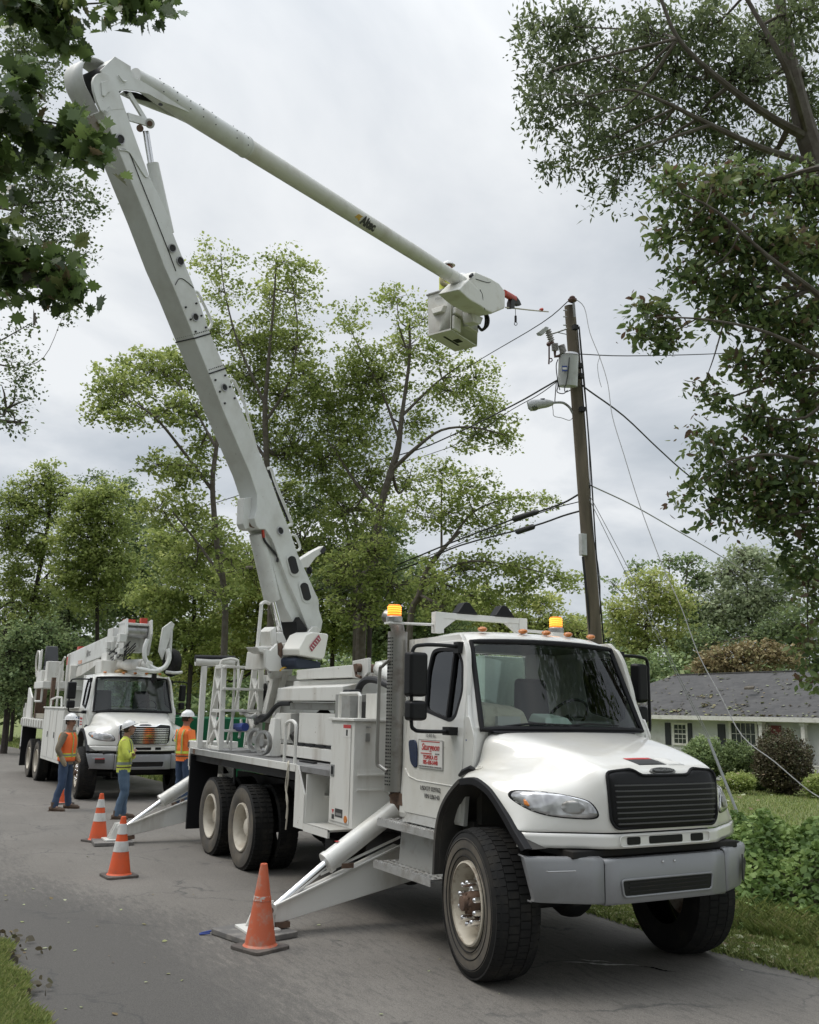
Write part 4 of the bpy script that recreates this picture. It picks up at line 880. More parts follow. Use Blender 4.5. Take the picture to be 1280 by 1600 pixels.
for w, du in ((2.62,.03),(2.30,.02),(1.99,0),(1.70,-.01)): ld.box((-6.96+du,.50,w-.02), (-6.84+du,1.12,w+.015))
ld.bar((-6.91,.93,1.42), (-6.93,.93,2.6), .03, .04, up=(1,0,0)).bar((-6.95,.80,2.58), (-7.1,.93,1.5), .03, .05, up=(1,0,0))
ld.build('access_ladder', 'body_white', t1, bevel=.006)
MB().box((-7.98,1.06,1.40), (-7.90,1.14,2.66)).build('rest_post', 'body_white', t1, bevel=.006)
MB().tube([(-7.97,1.24,2.73),(-7.95,1.0,2.73),(-7.9,.62,2.74)], .07, 14).build('rest_arm', 'body_white', t1)
MB().tube([(-7.97,1.25,2.775),(-7.9,.62,2.785)], .055, 12).build('rest_pad', 'black_trim', t1)
MB().tube(smooth_path([(-7.3,1.12,1.42),(-7.5,1.0,2.0),(-7.62,.95,2.65),(-7.62,.85,2.76),(-7.6,.7,2.76),(-7.6,.66,2.66),(-7.5,.66,2.0)], 4), .022, 8).build('hand_rail', 'body_white', t1)
MB().hexa([(-5.75,.7,1.40),(-5.45,.7,1.40),(-5.45,.85,1.40),(-5.75,.85,1.40),(-5.72,.7,1.9),(-5.55,.7,1.9),(-5.55,.78,1.9),(-5.72,.78,1.9)]).build('rest_block', 'body_white', t1, bevel=.01)
rr = MB()
for c_ in ((-5.95,.9,1.60),(-5.5,.95,1.58)): rr.lathe([(.16,-.03),(.165,.0),(.16,.03),(.13,.03),(.128,-.03)], c_, (.3,1,0), 24, closed=True).lathe([(.05,-.03),(.05,.03),(.001,.03)], c_, (.3,1,0), 12)
rr.build('hose_reel', 'steel', t1)
MB().box((-3.9,.85,1.398), (-4.35,.9,1.415)).build('deck_strap', 'black_trim', t1)
# rear overhang: light bar box beyond the deck
MB().box((-8.55,.45,1.38), (-8.02,1.10,1.50)).box((-8.50,.95,1.10), (-8.40,1.10,1.40)).box((-8.45,.5,1.05), (-8.4,1.1,1.36)).build('tailboard', 'body_white', t1, bevel=.008)
MB().box((-8.56,1.102,1.40), (-8.48,1.108,1.48)).build('tail_marker', 'rusty', t1)
# ---- outriggers
def outrigger(u, s, p_far=2.06, wl=0.12):
    o = MB()   # A-shaped box beam from chassis to foot
    o.hexa([(u-.10,.38*s,.44),(u+.10,.38*s,.44),(u+.06,p_far*s,.10),(u-.06,p_far*s,.10),(u-.10,.38*s,.86),(u+.10,.38*s,.86),(u+.06,p_far*s,.26),(u-.06,p_far*s,.26)])
    ob = o.build('outrigger', 'body_white', t1, bevel=.008)
    fl = MB(); fl.bar((u+.11,.6*s,.80), (u+.075,p_far*s,.27), .03, .012, up=(0,0,1)); fl.build('beam_flange', 'body_white', ob)
    a, b = V3(u,.64*s,1.16), V3(u,1.52*s,.60); d = b-a; d /= np.linalg.norm(d)
    MB().cyl(tuple(a), tuple(b), .098, 24).tube([tuple(b-d*.03), tuple(b+d*.02)], .106, 24).build('outrigger_cylinder', 'truck_white', ob, bevel=.006)
    MB().cyl(tuple(b), (u, p_far*s-.02*s, .235), .042, 18).build('cylinder_rod', 'chrome', ob)
    MB().bar((u+.03,.75*s,.80), (u+.03,1.60*s,.50), .02, .02).build('cylinder_guard', 'body_white', ob)
    MB().prism([(u-.12,.5*s,1.0),(u-.12,.72*s,1.28),(u-.12,.84*s,1.24),(u-.12,.74*s,1.0)], (.03,0,0)).prism([(u+.10,.5*s,1.0),(u+.10,.72*s,1.28),(u+.10,.84*s,1.24),(u+.10,.74*s,1.0)], (.03,0,0)).box((u-.13,min(.4*s,.62*s),.42), (u+.13,max(.4*s,.62*s),1.2)).build('outrigger_mount', 'body_white', ob, bevel=.006)
    ft = MB().box((u-.17,min((p_far-.02)*s,(p_far+.30)*s),.062), (u+.17,max((p_far-.02)*s,(p_far+.30)*s),.085))
    ft.prism([(u-.07,(p_far)*s,.085),(u-.07,(p_far+.24)*s,.085),(u-.07,(p_far+.14)*s,.30),(u-.07,(p_far+.02)*s,.31)], (.02,0,0)).prism([(u+.05,(p_far)*s,.085),(u+.05,(p_far+.24)*s,.085),(u+.05,(p_far+.14)*s,.30),(u+.05,(p_far+.02)*s,.31)], (.02,0,0))
    ft.cyl((u-.11,(p_far+.07)*s,.235), (u+.11,(p_far+.07)*s,.235), .065, 18).build('outrigger_foot', 'body_white', ob, bevel=.004)
    MB().cyl((u+.1,(p_far+.07)*s,.235), (u+.125,(p_far+.07)*s,.235), .03, 12).box((u-.09,min(p_far*s,(p_far-.14)*s),.07), (u+.09,max(p_far*s,(p_far-.14)*s),.12)).build('foot_pin', 'rusty', ob)
    return ob
oa = outrigger(-2.02, 1, 2.05); ob2 = outrigger(-8.32, 1, 2.05)
outrigger(-2.02, -1, 2.0)
MB().box((-2.02+.112,1.30,.555), (-2.02+.13,1.42,.60)).build('beam_bracket', 'rusty', oa)
MB().box((-2.05,1.38,.785), (-2.0,1.44,.787)).build('decal', 'sign_red', oa)
# ================================================================ boom of the front truck: lies in one upright plane through the turret
T0 = np.array([-6.6, 0.]); _b = atD(728, 443, 20.6); A2 = np.array(_b[:2])-T0; A2 /= np.linalg.norm(A2); N2 = np.array([-A2[1], A2[0]])
def BP(s, z, t=0.): q = T0+A2*s+N2*t; return (q[0], q[1], z)
def onB(x, y, t=0.):
    d = ray(x, y); dd = np.array([d[0], -d[1]]); o = np.array([CAM[0], -CAM[1]]); q0 = T0+N2*t
    k = ((q0-o)@N2)/(dd@N2); return _p(k, d)
def Bv(t): return (N2[0]*t, N2[1]*t, 0.)
z1 = lambda x, y: (100+x/6.4, 80+y/6.4)
z2 = lambda x, y: (200+x/5.333, 340+y/5.333)
z3 = lambda x, y: (340+x/4.706, 740+y/4.706)
z6 = lambda x, y: (660+x/7.53, 390+y/7.53)
z8 = lambda x, y: (400+x/5.333, 960+y/5.333)
def plate(name, px, t, th, m_, parent, bevel=.01, seg=2): return MB().prism([onB(x, y, t) for x, y in px], Bv(-th)).build(name, m_, parent, bevel=bevel, seg=seg)
lowL = [z1(330,500),z1(420,670),z1(550,1000),z2(150,0),z2(300,400),z2(410,650),z2(555,1010),z2(670,1290),z2(790,1600),z3(240,0),z3(290,150),z3(290,260),z3(270,330),z3(285,385),z3(310,410),z3(350,410),z3(400,480),z3(520,800),z3(590,950),z3(640,1080),z3(680,1180)]
lowR = [z3(760,1165),z3(775,1090),z3(748,1000),z3(745,930),z3(700,830),z3(660,740),z3(590,590),z3(540,440),z3(470,260),z3(375,0),z2(950,1600),z2(820,1280),z2(690,970),z2(550,570),z2(480,390),z2(370,110),z2(345,0),z1(850,1235),z1(640,650),z1(550,400),z1(505,310),z1(470,255),z1(420,220),z1(385,212),z1(340,222),z1(305,255),z1(290,300),z1(297,380)]
up_cut = [z1(360,560),z1(420,670)]
lb = plate('lower_boom', [z1(372,590)]+lowL[1:]+lowR[:18]+[z1(610,570)], .16, .32, 'boom_white', t1, .012)
plate('end_plate', [z1(330,500),z1(372,595),z1(610,575)]+lowR[19:], .163, .035, 'boom_white', lb, .004)
# far web widened towards the elbow, with its cover shell
el = onB(*z1(390,310), .16)
far = [z1(300,300),z1(330,500),z1(420,670),z1(550,1000),z1(700,1000),z1(640,650),z1(500,310),z1(385,212)]
plate('far_plate', far, -.30, .03, 'boom_white', lb, .004)
plate('boom_head', [z1(400,640),z1(420,670),z1(550,1000),z1(700,1000),z1(640,650)], -.162, .165, 'boom_white', lb, .01)
sh = MB(); c0 = V3(*onB(*z1(392,318), -.05)); rr = .29; xs = V3(A2[0], A2[1], 0); zs = V3(0,0,1)
arc = [c0+xs*rr*math.cos(R(a))*1.05+zs*rr*math.sin(R(a)) for a in range(75, 236, 8)]
arc += [V3(*onB(*z1(560,1000), 0))-V3(*Bv(.0))]
sh.grid([[tuple(p+V3(*Bv(-.325))), tuple(p+V3(*Bv(-.02)))] for p in arc]); sh.build('elbow_cover', 'boom_white', lb, solid=.014)
MB().cyl(tuple(c0+V3(*Bv(.15))), tuple(c0+V3(*Bv(-.31))), .17, 24).build('elbow_pin', 'dark_metal', lb)
fc = MB(); fc.lathe([(.17,0),(.17,.012),(.15,.02)], tuple(V3(*el)+0), (N2[0],N2[1],0), 32)
for (x, y), r_ in ((z1(415,415),.02),(z1(415,512),.015)): fc.lathe([(r_,0),(r_,.02),(.001,.02)], onB(x, y, .165), (N2[0],N2[1],0), 10)
q = plate('pin_keeper', [z1(375,310),z1(430,290),z1(465,400),z1(440,415),z1(410,450),z1(385,440)], .18, .02, 'boom_white', lb, .004)
cl = MB()
for k in range(3): cl.tube([onB(*z1(400+40*math.cos(a)*(1-.2*k)+20, 570+55*math.sin(a)*(1-.25*k)), .168) for a in [x*.35 for x in range(-1, 8)]], .006, 5)
cl.build('pressed_ribs', 'boom_white', lb)
MB().box((-6.6,0,3.0),(-6.5,.1,3.05)) if 0 else None
hole = lambda px, t=.163: MB().prism([onB(x, y, t) for x, y in px], Bv(.008))
def ell(c, a, b, rot=20, n=16): ca, sa = math.cos(R(rot)), math.sin(R(rot)); return [(c[0]+a*math.cos(k*2*math.pi/n)*ca+b*math.sin(k*2*math.pi/n)*sa, c[1]-a*math.cos(k*2*math.pi/n)*sa+b*math.sin(k*2*math.pi/n)*ca) for k in range(n)]
for c, a, b in ((z1(565,880),6,8),(z2(370,255),5.2,6.4),(z2(437,362),5,7),(z2(563,828),4.4,6.2),(z2(805,1415),4.0,5.6),(z3(463,420),4.3,6.2)):
    o = hole(ell(c, a*.9, b*.95)).build('access_hole', 'dark_metal', lb)
    MB().tube([onB(x, y, .172) for x, y in ell(c, a, b)], .008, 5, closed=True).build('hole_rim', 'steel', o)
def capsule(c, a, L_, rot):
    pts = []; ca, sa = math.cos(R(rot)), math.sin(R(rot))
    for k in range(16):
        th = k*math.pi/8; x = a*math.cos(th); y = a*math.sin(th)+(L_ if math.sin(th) > 0 else -L_); pts.append((c[0]+x*ca+y*sa, c[1]-x*sa+y*ca))
    return pts
for c in (z3(557,672), z3(648,868)):
    o = MB().prism([onB(x, y, .163) for x, y in capsule(c, 9, 10, 16)], Bv(.006)).build('boss_plate', 'boom_white', lb, bevel=.003)
    MB().prism([onB(x, y, .171) for x, y in capsule(c, 6.3, 8, 16)], Bv(.004)).build('access_hole', 'dark_metal', o)
bl = MB()
for c in (z2(480,747),z2(568,715),z2(610,817),z2(521,848),z2(648,915),z2(562,950),z2(727,1353),z2(809,1315),z2(848,1410),z2(765,1450),z2(887,1505),z2(805,1547)):
    bl.prism([onB(x, y, .162) for x, y in ell(c, 1.4, 1.6, n=8)], Bv(.012))
bl.build('boom_bolts', 'dark_metal', lb)
for (a, b, c, d) in ((z2(440,1040),z2(555,1005),z2(690,965),1),(z2(575,1330),z2(680,1300),z2(815,1255),1)):
    # joint ring with rivets across the side and the under face
    A_, B_ = V3(*onB(*b, .163)), V3(*onB(*c, .163)); C_ = A_+V3(*Bv(-.326))
    MB().bar(tuple(A_), tuple(B_), .018, .012, up=(N2[0],N2[1],0)).bar(tuple(A_), tuple(C_), .018, .012).build('joint_seam', 'dark_metal', lb)
    rv = MB(); ax_ = V3(*onB(b[0]-2, b[1]-6, .163))-A_; ax_ = ax_/np.linalg.norm(ax_)*.05
    for k in range(9): rv.ball(tuple(A_+(B_-A_)*(k+.5)/9+ax_), .009, 6).ball(tuple(A_+(C_-A_)*(k+.5)/9+ax_), .009, 6)
    rv.build('rivets', 'dark_metal', lb)
def pipe(name, px, t, r, m_='boom_white', par=None, n=6, st=4): return MB().tube(smooth_path([onB(x, y, t) for x, y in px], st), r, n).build(name, m_, par or lb)
pipe('hose_guard', [z2(545,620),z2(575,620),z2(610,680),z2(690,850),z2(690,900),z2(670,930)], .05, .022)
pipe('hose_guard', [z2(840,1350),z2(870,1350),z2(910,1410),z2(985,1600),z3(330,0),z3(345,20)], .05, .022)
pipe('hose_guard', [z3(372,-40),z3(395,-30),z3(430,80),z3(540,350),z3(535,375),z3(515,385)], .05, .024)
pipe('boom_hose', [z3(375,-30),z3(420,90),z3(520,350)], .0, .02, 'hose_black')
pipe('hose_guard', [z3(545,450),z3(575,460),z3(605,530),z3(600,560),z3(575,565)], .05, .02)
pipe('panel_seam', [z1(560,985),z1(600,980),z1(650,1010),z1(690,1100),z1(760,1280),z2(300,180),z2(400,445)], .165, .006, 'dark_metal')
pipe('panel_seam', [z2(395,560),z2(420,515),z2(450,508),z2(500,540),z2(548,585)], .165, .005, 'dark_metal')
pipe('panel_edge', [z1(555,985),z1(640,1000),z1(700,1080),z1(810,1250),z1(845,1240)], .168, .008, 'boom_white')
# sensor arm
plate('sensor_bracket', [z3(600,640),z3(700,575),z3(785,530),z3(800,560),z3(720,620),z3(670,690),z3(620,690)], .12, .10, 'body_white', lb, .006)
plate('sensor_cap', [z3(757,570),z3(785,530),z3(803,558),z3(775,592)], .13, .12, 'black_plastic', lb, .004)
MB().ball(onB(*z3(675,712), .08), .05, 10, (1,1,1.3)).build('sensor_motor', 'black_plastic', lb)
# under web between the lift cylinder and the side plate
plate('boom_web', [z3(330,415),z3(410,480),z3(520,800),z3(600,1000),z3(650,1150),z3(600,1150),z3(560,1100),z3(500,990),z3(455,860),z3(400,650)], .10, .20, 'boom_white', lb, .01)
plate('clevis', [z3(195,180),z3(285,170),z3(290,260),z3(265,330),z3(240,330),z3(232,400),z3(205,410),z3(187,370)], .06, .12, 'boom_white', lb, .01)
lc = MB().cyl(onB(*z3(290,440), .0), onB(*z3(402,935), .0), .118, 24).build('lift_cylinder', 'boom_white', lb, bevel=.01)
MB().cyl(onB(*z3(262,360), .10), onB(*z3(262,360), -.10), .075, 18).build('cylinder_pin', 'rusty', lc)
MB().cyl(onB(*z3(402,935), 0), onB(*z3(463,1175), 0), .05, 16).build('cylinder_rod', 'chrome', lc)
pipe('hose', [z3(335,420),z3(345,490),z3(400,560),z3(440,610),z3(440,650)], .13, .018, 'hose_black', lc)
pipe('hose_end', [z3(332,415),z3(340,470)], .13, .022, 'red_part', lc)
# elbow links and the upper lift cylinder
lk = MB()
for t in (.08, -.10):
    lk.bar(onB(*z1(640,655), t), onB(*z1(860,720), t), .03, .10, up=(A2[0],A2[1],.3)).bar(onB(*z1(645,415), t*.8), onB(*z1(820,700), t*.8), .03, .075, up=(A2[0],A2[1],0))
lk.cyl(onB(*z1(858,722), .12), onB(*z1(858,722), -.14), .062, 20)
lk.build('elbow_links', 'boom_white', lb, bevel=.004)
MB().cyl(onB(*z1(858,722), .14), onB(*z1(858,722), .12), .035, 14).cyl(onB(*z1(760,770), .1), onB(*z1(760,770), -.1), .045, 14).build('link_pins', 'rusty', lb)
uc = MB().cyl(onB(*z1(885,1120), .0), onB(*z2(335,130), .0), .078, 20).build('elbow_cylinder', 'boom_white', lb, bevel=.006)
for dx in (-18, 12): MB().cyl(onB(*z1(822+dx,800), 0), onB(*z1(872+dx,1120), 0), .022, 12).build('cylinder_rod', 'chrome', uc)
# ---- upper boom
UA, UB = V3(*onB(*z1(560,170), 0)), V3(*onB(729, 446, 0)); ud = UB-UA; UL = np.linalg.norm(ud); ud /= UL
def upt(px_, t=0): p = V3(*onB(*px_, 0)); return UA+ud*((p-UA)@ud)
J = upt((384,228)); S1 = upt((310,182))
ub = MB().tube([tuple(J-ud*.05), tuple(UB)], [.146,.146], 32).build('upper_boom', 'fibreglass', t1)
Q0 = upt(z1(700,230)); MB().tube([tuple(Q0), tuple(Q0+ud*.5), tuple(J-ud*.01), tuple(J+ud*.02)], [.118,.150,.158,.150], 32).build('steel_sleeve', 'boom_white', ub)
MB().tube([tuple(J-ud*.03), tuple(J+ud*.0)], .163, 32).build('sleeve_band', 'boom_white', ub)
dots = MB()
for f_ in (.06,.085,.11,.135,.16,.205,.23):
    p = UA+ud*UL*f_*1.0
    for a in (.3,1.0,1.7,2.6,-.4): 
        x = V3(*Bv(1)); y = np.cross(ud, x); q_ = p+(x*math.cos(a)+y*math.sin(a))*.160; dots.ball(tuple(q_), .009, 6)
dots.build('sleeve_bolts', 'dark_metal', ub)
for f_ in (.90,.935): MB().tube([tuple(UA+ud*UL*f_), tuple(UA+ud*(UL*f_+.02))], .149, 32).build('boom_band', 'boom_white', ub)
kn = [z1(510,50),z1(670,150),z1(672,238),z1(860,345),z1(1060,470),z1(1255,590),z1(1252,610),z1(1100,545),z1(985,505),z1(940,480),z1(850,428),z1(720,398),z1(620,385),z1(545,400),z1(470,330),z1(365,190)]
kp = plate('knuckle_plate', kn, .12, .02, 'boom_white', ub, .004)
plate('knuckle_plate', kn, -.115, .02, 'boom_white', ub, .004)
plate('knuckle_bottom', [z1(560,420),z1(720,500),z1(900,575),z1(1130,662),z1(1250,720),z1(1265,610),z1(1000,500),z1(930,520),z1(860,500),z1(720,420),z1(620,392)], -.12, .03, 'boom_white', ub, .004)
plate('knuckle_inside', [z1(600,395),z1(720,410),z1(930,485),z1(925,510),z1(860,500),z1(690,460)], -.10, .02, 'dark_metal', ub, .0)
plate('knuckle_core', [z1(512,60),z1(660,152),z1(700,260),z1(560,390),z1(480,320),z1(375,192)], .10, .20, 'boom_white', ub, .01)
MB().prism([onB(x, y, .138) for x, y in ell(z1(965,532), 3.6, 2.2, -20)], Bv(.004)).build('access_hole', 'dark_metal', ub)
pipe('knuckle_rib', [z1(545,238),z1(575,280),z1(600,300),z1(625,295)], .137, .01, 'boom_white', ub)
# lettering on the tube
e1_ = (ud[0], ud[1], ud[2]); xN = V3(*Bv(1)); yN = np.cross(xN, ud); yN = yN if yN[2] > 0 else -yN
pc = upt((564,329)); vd = V3(CAM[0], -CAM[1], CAM[2])-pc; vd -= ud*(vd@ud); vd /= np.linalg.norm(vd); yv = np.cross(vd, ud); yv = yv if yv[2] > 0 else -yv
pc = pc+vd*.149
al = text('Altec', .22, 'ink_black', ub, tuple(pc+ud*.05), e1_, tuple(yv), bold=.012)
MB().prism([tuple(pc-ud*.34+yv*.06), tuple(pc-ud*.20+yv*.06), tuple(pc-ud*.26-yv*.02), tuple(pc-ud*.40-yv*.02)], tuple(vd*.003)).prism([tuple(pc-ud*.30+yv*.0), tuple(pc-ud*.22+yv*.0), tuple(pc-ud*.26-yv*.05)], tuple(vd*.005)).build('logo_mark', 'logo_gold', ub)
# ---- head at the boom tip
hd = MB().prism([onB(*z6(x, y), .24) for x, y in ((560,350),(628,255),(815,335),(905,390),(978,490),(978,690),(830,752),(745,712),(610,590),(530,470))], Bv(-.46)).build('boom_head_cover', 'fibreglass', ub, bevel=.045, seg=3)
MB().prism([onB(*z6(x, y), .30) for x, y in ((425,470),(545,350),(600,400),(700,500),(740,700),(690,665),(560,590))], Bv(-.50)).build('boom_cover_skirt', 'fibreglass', ub, bevel=.03, seg=3)
MB().prism([onB(*z6(x, y), .27) for x, y in ((570,300),(600,272),(608,305),(575,330))], Bv(-.05)).build('cover_opening', 'dark_metal', hd)
pipe('cover_seam', [z6(630,345),z6(760,385),z6(805,380)], .245, .008, 'dark_metal', hd)
pipe('cover_seam', [z6(680,470),z6(710,540),z6(715,640),z6(740,710)], .25, .008, 'dark_metal', hd)
jb = MB().cyl(onB(*z6(960,510), 0), onB(*z6(1080,580), 0), .085, 16).build('jib', 'red_part', ub)
MB().prism([onB(*z6(x, y), .06) for x, y in ((1070,545),(1110,545),(1150,600),(1170,650),(1150,660),(1120,640),(1090,640),(1090,690),(1045,690),(1045,620))], Bv(-.12)).build('jib_head', 'dark_metal', jb, bevel=.01)
pipe('jib_rod', [z6(980,680),z6(1100,692),z6(1280,712),(857,487)], .0, .018, 'rope', jb, st=1)
MB().ball(onB(846,484,0), .05, 8, (1.8,1,1)).build('rod_clamp', 'red_part', jb)
hk = MB(); hk.tube([onB(*z6(1095,690),0), onB(*z6(1098,780),0)], .008, 6); hk.tube([onB(*z6(1098,780),0), onB(*z6(1098,850),0)], .03, 8)
hk.tube([onB(*z6(1100+17*math.cos(a),872+19*math.sin(a)),0) for a in [k*.5 for k in range(13)]], .009, 6); hk.build('load_hook', 'dark_metal', jb)
# ---- bucket
eR = V3(.482,-.876,0)/1.0; eF = V3(-.878,-.479,0); PN = V3(*atD(*z6(335,945), 21.0))
e1 = (-.83*eR+.56*eF); e1 /= np.linalg.norm(e1); e2 = (.58*eR+.81*eF); e2 /= np.linalg.norm(e2)
e1 = e1-e2*(e1@e2); e1 /= np.linalg.norm(e1)
BW, BL, BH = .62, 1.15, 1.02
def BK(a, b, c, tp=0.): k = 1+.05*c/BH; return tuple(PN+e1*(BW/2+(a-.5)*BW*k)+e2*(BL/2+(b-.5)*BL*k)+V3(0,0,1)*c)
def bkbox(a0, a1, b0, b1, c0, c1, m_=None): return [BK(a0,b0,c0),BK(a1,b0,c0),BK(a1,b1,c0),BK(a0,b1,c0),BK(a0,b0,c1),BK(a1,b0,c1),BK(a1,b1,c1),BK(a0,b1,c1)]
bk = MB(); k_ = .04
bk.hexa(bkbox(0,1,0,1,0,.04))
for q_ in ((0,k_*1.2,0,1),(1-k_*1.2,1,0,1),(k_*1.2,1-k_*1.2,0,k_),(k_*1.2,1-k_*1.2,1-k_,1)): bk.hexa(bkbox(*q_,.04,BH))
bkt = bk.build('bucket', 'fibreglass', t1, bevel=.012)
rm = MB()
for q_ in ((-.05,.06,-.02,1.02),(.94,1.05,-.02,1.02),(.06,.94,-.03,.05),(.06,.94,.95,1.03)): rm.hexa(bkbox(*q_,BH-.03,BH+.01))
rm.build('bucket_lip', 'alu_side', bkt, bevel=.008)
MB().hexa([BK(.25,-.0,.45),BK(.75,-.0,.45),BK(.85,-.0,.62),BK(.15,-.0,.62),BK(.32,-.09,.46),BK(.68,-.09,.46),BK(.78,-.07,.60),BK(.22,-.07,.60)]).build('bucket_step', 'fibreglass', bkt, bevel=.012)
MB().hexa(bkbox(-.12,0,.02,.28,.02,.36)).hexa(bkbox(-.16,0,.04,.42,.40,.56)).hexa(bkbox(-.10,0,.05,.5,.60,1.0)).build('bucket_bracket', 'fibreglass', bkt, bevel=.03, seg=3)
MB().hexa(bkbox(-.22,0,.45,.85,.25,.75)).build('bucket_mount', 'fibreglass', bkt, bevel=.02)
MB().hexa(bkbox(.2,.45,.45,.62,-.012,.0)).hexa(bkbox(.5,.58,.2,.75,-.008,.0)).build('floor_drain', 'dark_metal', bkt)
text('Altec', .10, 'ink_grey', bkt, tuple(V3(*BK(.5,-.024,.84))), tuple(-e1), (0,0,1))
ho = MB()
for k, (dx, dy) in enumerate(((0,0),(12,8),(-14,10),(24,2))):
    ho.tube(smooth_path([onB(*z6(600,660), -.2+k*.05), onB(*z6(700,700), -.2+k*.06), onB(*z6(755+dx*.8,790), -.2+k*.06), onB(*z6(750+dx*.8,890+dy), -.2+k*.06), onB(*z6(700,940+dy), -.2), onB(*z6(660,900), -.2)], 5), .03, 8)
ho.build('bucket_hoses', 'hose_black', ub)
MB().prism([onB(*z6(x, y), -.1) for x, y in ((590,700),(640,760),(720,800),(690,880),(600,850),(585,760))], Bv(-.25)).build('rotator', 'fibreglass', ub, bevel=.02)
# ================================================================ turret
tu = MB()
tu.cyl((-6.6,0,1.40), (-6.6,0,2.42), .40, 28).cyl((-6.6,0,2.42), (-6.6,0,2.50), .52, 32)
tb = tu.build('turret', 'body_white', t1, bevel=.01)
side = [z3(352,1290),z3(390,1300),z3(440,1250),z3(560,1245),z3(650,1215),z3(715,1125),z3(765,1150),z3(740,1190),z3(610,1290),z3(560,1400),z3(545,1450),z3(385,1455),z3(355,1430)]
for t in (.30, -.22): plate('turret_plate', side, t, .04, 'body_white', tb, .01)
plate('turret_lip', [z3(500,1370),z3(700,1125),z3(735,1125),z3(755,1150),z3(540,1400)], .33, .03, 'body_white', tb, .008)
plate('turret_core', [z3(385,1440),z3(400,1310),z3(560,1250),z3(660,1230),z3(640,1300),z3(545,1440)], .24, .44, 'body_white', tb, .01)
plate('turret_throat', [z3(580,1090),z3(600,1055),z3(660,1140),z3(640,1240),z3(595,1250)], .165, .3, 'dark_metal', tb, .0)
plate('cylinder_seat', [z3(445,1170),z3(480,1165),z3(510,1235),z3(470,1260),z3(440,1230)], .12, .24, 'body_white', tb, .01)
plate('valve_stack', [z3(385,1160),z3(430,1125),z3(440,1260),z3(400,1290)], .1, .2, 'body_white', tb, .008)
plate('seat_recess', [z3(443,1250),z3(470,1240),z3(490,1290),z3(470,1360),z3(445,1330)], .305, .006, 'rusty', tb, .0)
tk = MB().prism([onB(*z3(x, y), .62) for x, y in ((655,1185),(700,1165),(810,1178),(818,1190),(790,1345),(775,1368),(605,1335),(600,1290))], Bv(-.30)).build('fluid_tank', 'tank_white', tb, bevel=.035, seg=3)
tp = V3(*onB(*z3(718,1250), .632)); xd = V3(*onB(*z3(750,1205), .632))-tp
text('OSHA', .11, 'sign_red', tk, tuple(tp), tuple(xd), tuple(np.cross(V3(*Bv(1)), xd)*-1), shear=.3, bold=.004) if 0 else MB().bar(onB(*z3(686,1290), .632), onB(*z3(752,1205), .632), .012, .085, up=(A2[0],A2[1],1)).build('tank_decal', 'tank_red', tk)
dcl = MB()
for k in range(5): 
    a = z3(692+k*13, 1284-k*17); dcl.bar(onB(a[0]-1.5, a[1]-1.8, .640), onB(a[0]+2, a[1]+1.6, .640), .006, .012, up=(A2[0],A2[1],1))
dcl.build('decal_letters', 'sign_white', tk)
MB().prism([onB(*z3(x, y), .55) for x, y in ((572,1365),(590,1350),(765,1385),(762,1435),(600,1438),(575,1415))], Bv(-.4)).build('control_cover', 'cover_blue', tb, bevel=.03, seg=3)
pipe('loop_rail', [z3(400,1280),z3(300,1280),z3(295,1260),z3(320,1000),z3(322,960),z3(350,945),z3(380,955)], .1, .026, 'body_white', tb, 8, 3)
plate('rail_base', [z3(292,1275),z3(400,1275),z3(395,1300),z3(350,1325),z3(310,1310)], .2, .2, 'body_white', tb, .01)
pipe('rail', [z3(440,990),z3(450,930),z3(455,905)], -.1, .02, 'body_white', tb)
pipe('lever', [z3(540,1130),z3(545,1080),z3(520,1050),z3(480,1050)], -.2, .015, 'body_white', tb)
pedestal = MB().box((-7.2,-.1,2.06), (-6.7,.42,2.52)).box((-7.2,-.3,1.42), (-6.0,.2,2.2)).build('pedestal', 'body_white', t1, bevel=.01)
MB().cyl((-6.98,.425,2.30), (-6.98,.43,2.30), .10, 18).build('pedestal_port', 'dark_metal', pedestal)
MB().box((-7.16,.42,2.36), (-7.10,.425,2.46)).box((-6.80,.42,2.42), (-6.74,.425,2.46)).box((-6.80,.42,2.34), (-6.74,.425,2.38)).build('decal', 'ink_blue', pedestal)
am = MB(); am.bar((-6.35,.48,2.60), (-6.65,.52,1.85), .10, .16, up=(1,0,0)).bar((-6.25,.40,2.60), (-6.45,.45,1.85), .08, .10, up=(1,0,0)).cyl((-6.33,.60,2.58), (-6.33,.3,2.58), .13, 20)
am.build('hose_arm', 'body_white', t1, bevel=.01)
MB().cyl((-6.33,.62,2.58), (-6.33,.58,2.58), .05, 12).build('arm_pin', 'steel', t1)
hz = MB()
for k in range(4):
    hz.tube(smooth_path([(-6.98,.44,2.28-.02*k),(-7.0,.50,2.05),(-6.95,.55,1.90-.03*k),(-6.6,.60,1.85+.02*k),(-6.3,.60,1.93),(-6.05,.56,2.08),(-5.7,.5,2.10)], 5), .034, 8)
hz.build('hose_bundle', 'hose_black', t1)
MB().tube(smooth_path([(-7.2,.7,1.95),(-7.0,.75,1.98),(-6.8,.7,1.90),(-6.6,.65,1.95)], 4), .035, 8).tube(smooth_path([(-7.05,.75,1.85),(-6.9,.8,1.75),(-6.8,.85,1.6)], 4), .02, 8).build('white_hose', 'body_white', t1)
MB().tube([(-7.05,.85,1.74),(-6.55,.85,1.76)], .06, 10).build('blue_jumper', 'blue_hose', t1)
pipe('yellow_strap', [z8(200,470),z8(230,445),z8(300,440),z8(345,430)], .35, .012, 'logo_gold', tb)
plate('strap_buckle', [z8(330,440),z8(345,422),z8(372,428),z8(360,452)], .36, .03, 'logo_gold', tb, .004)
mat('logo_gold', (.62,.38,.06), .5) if 0 else None
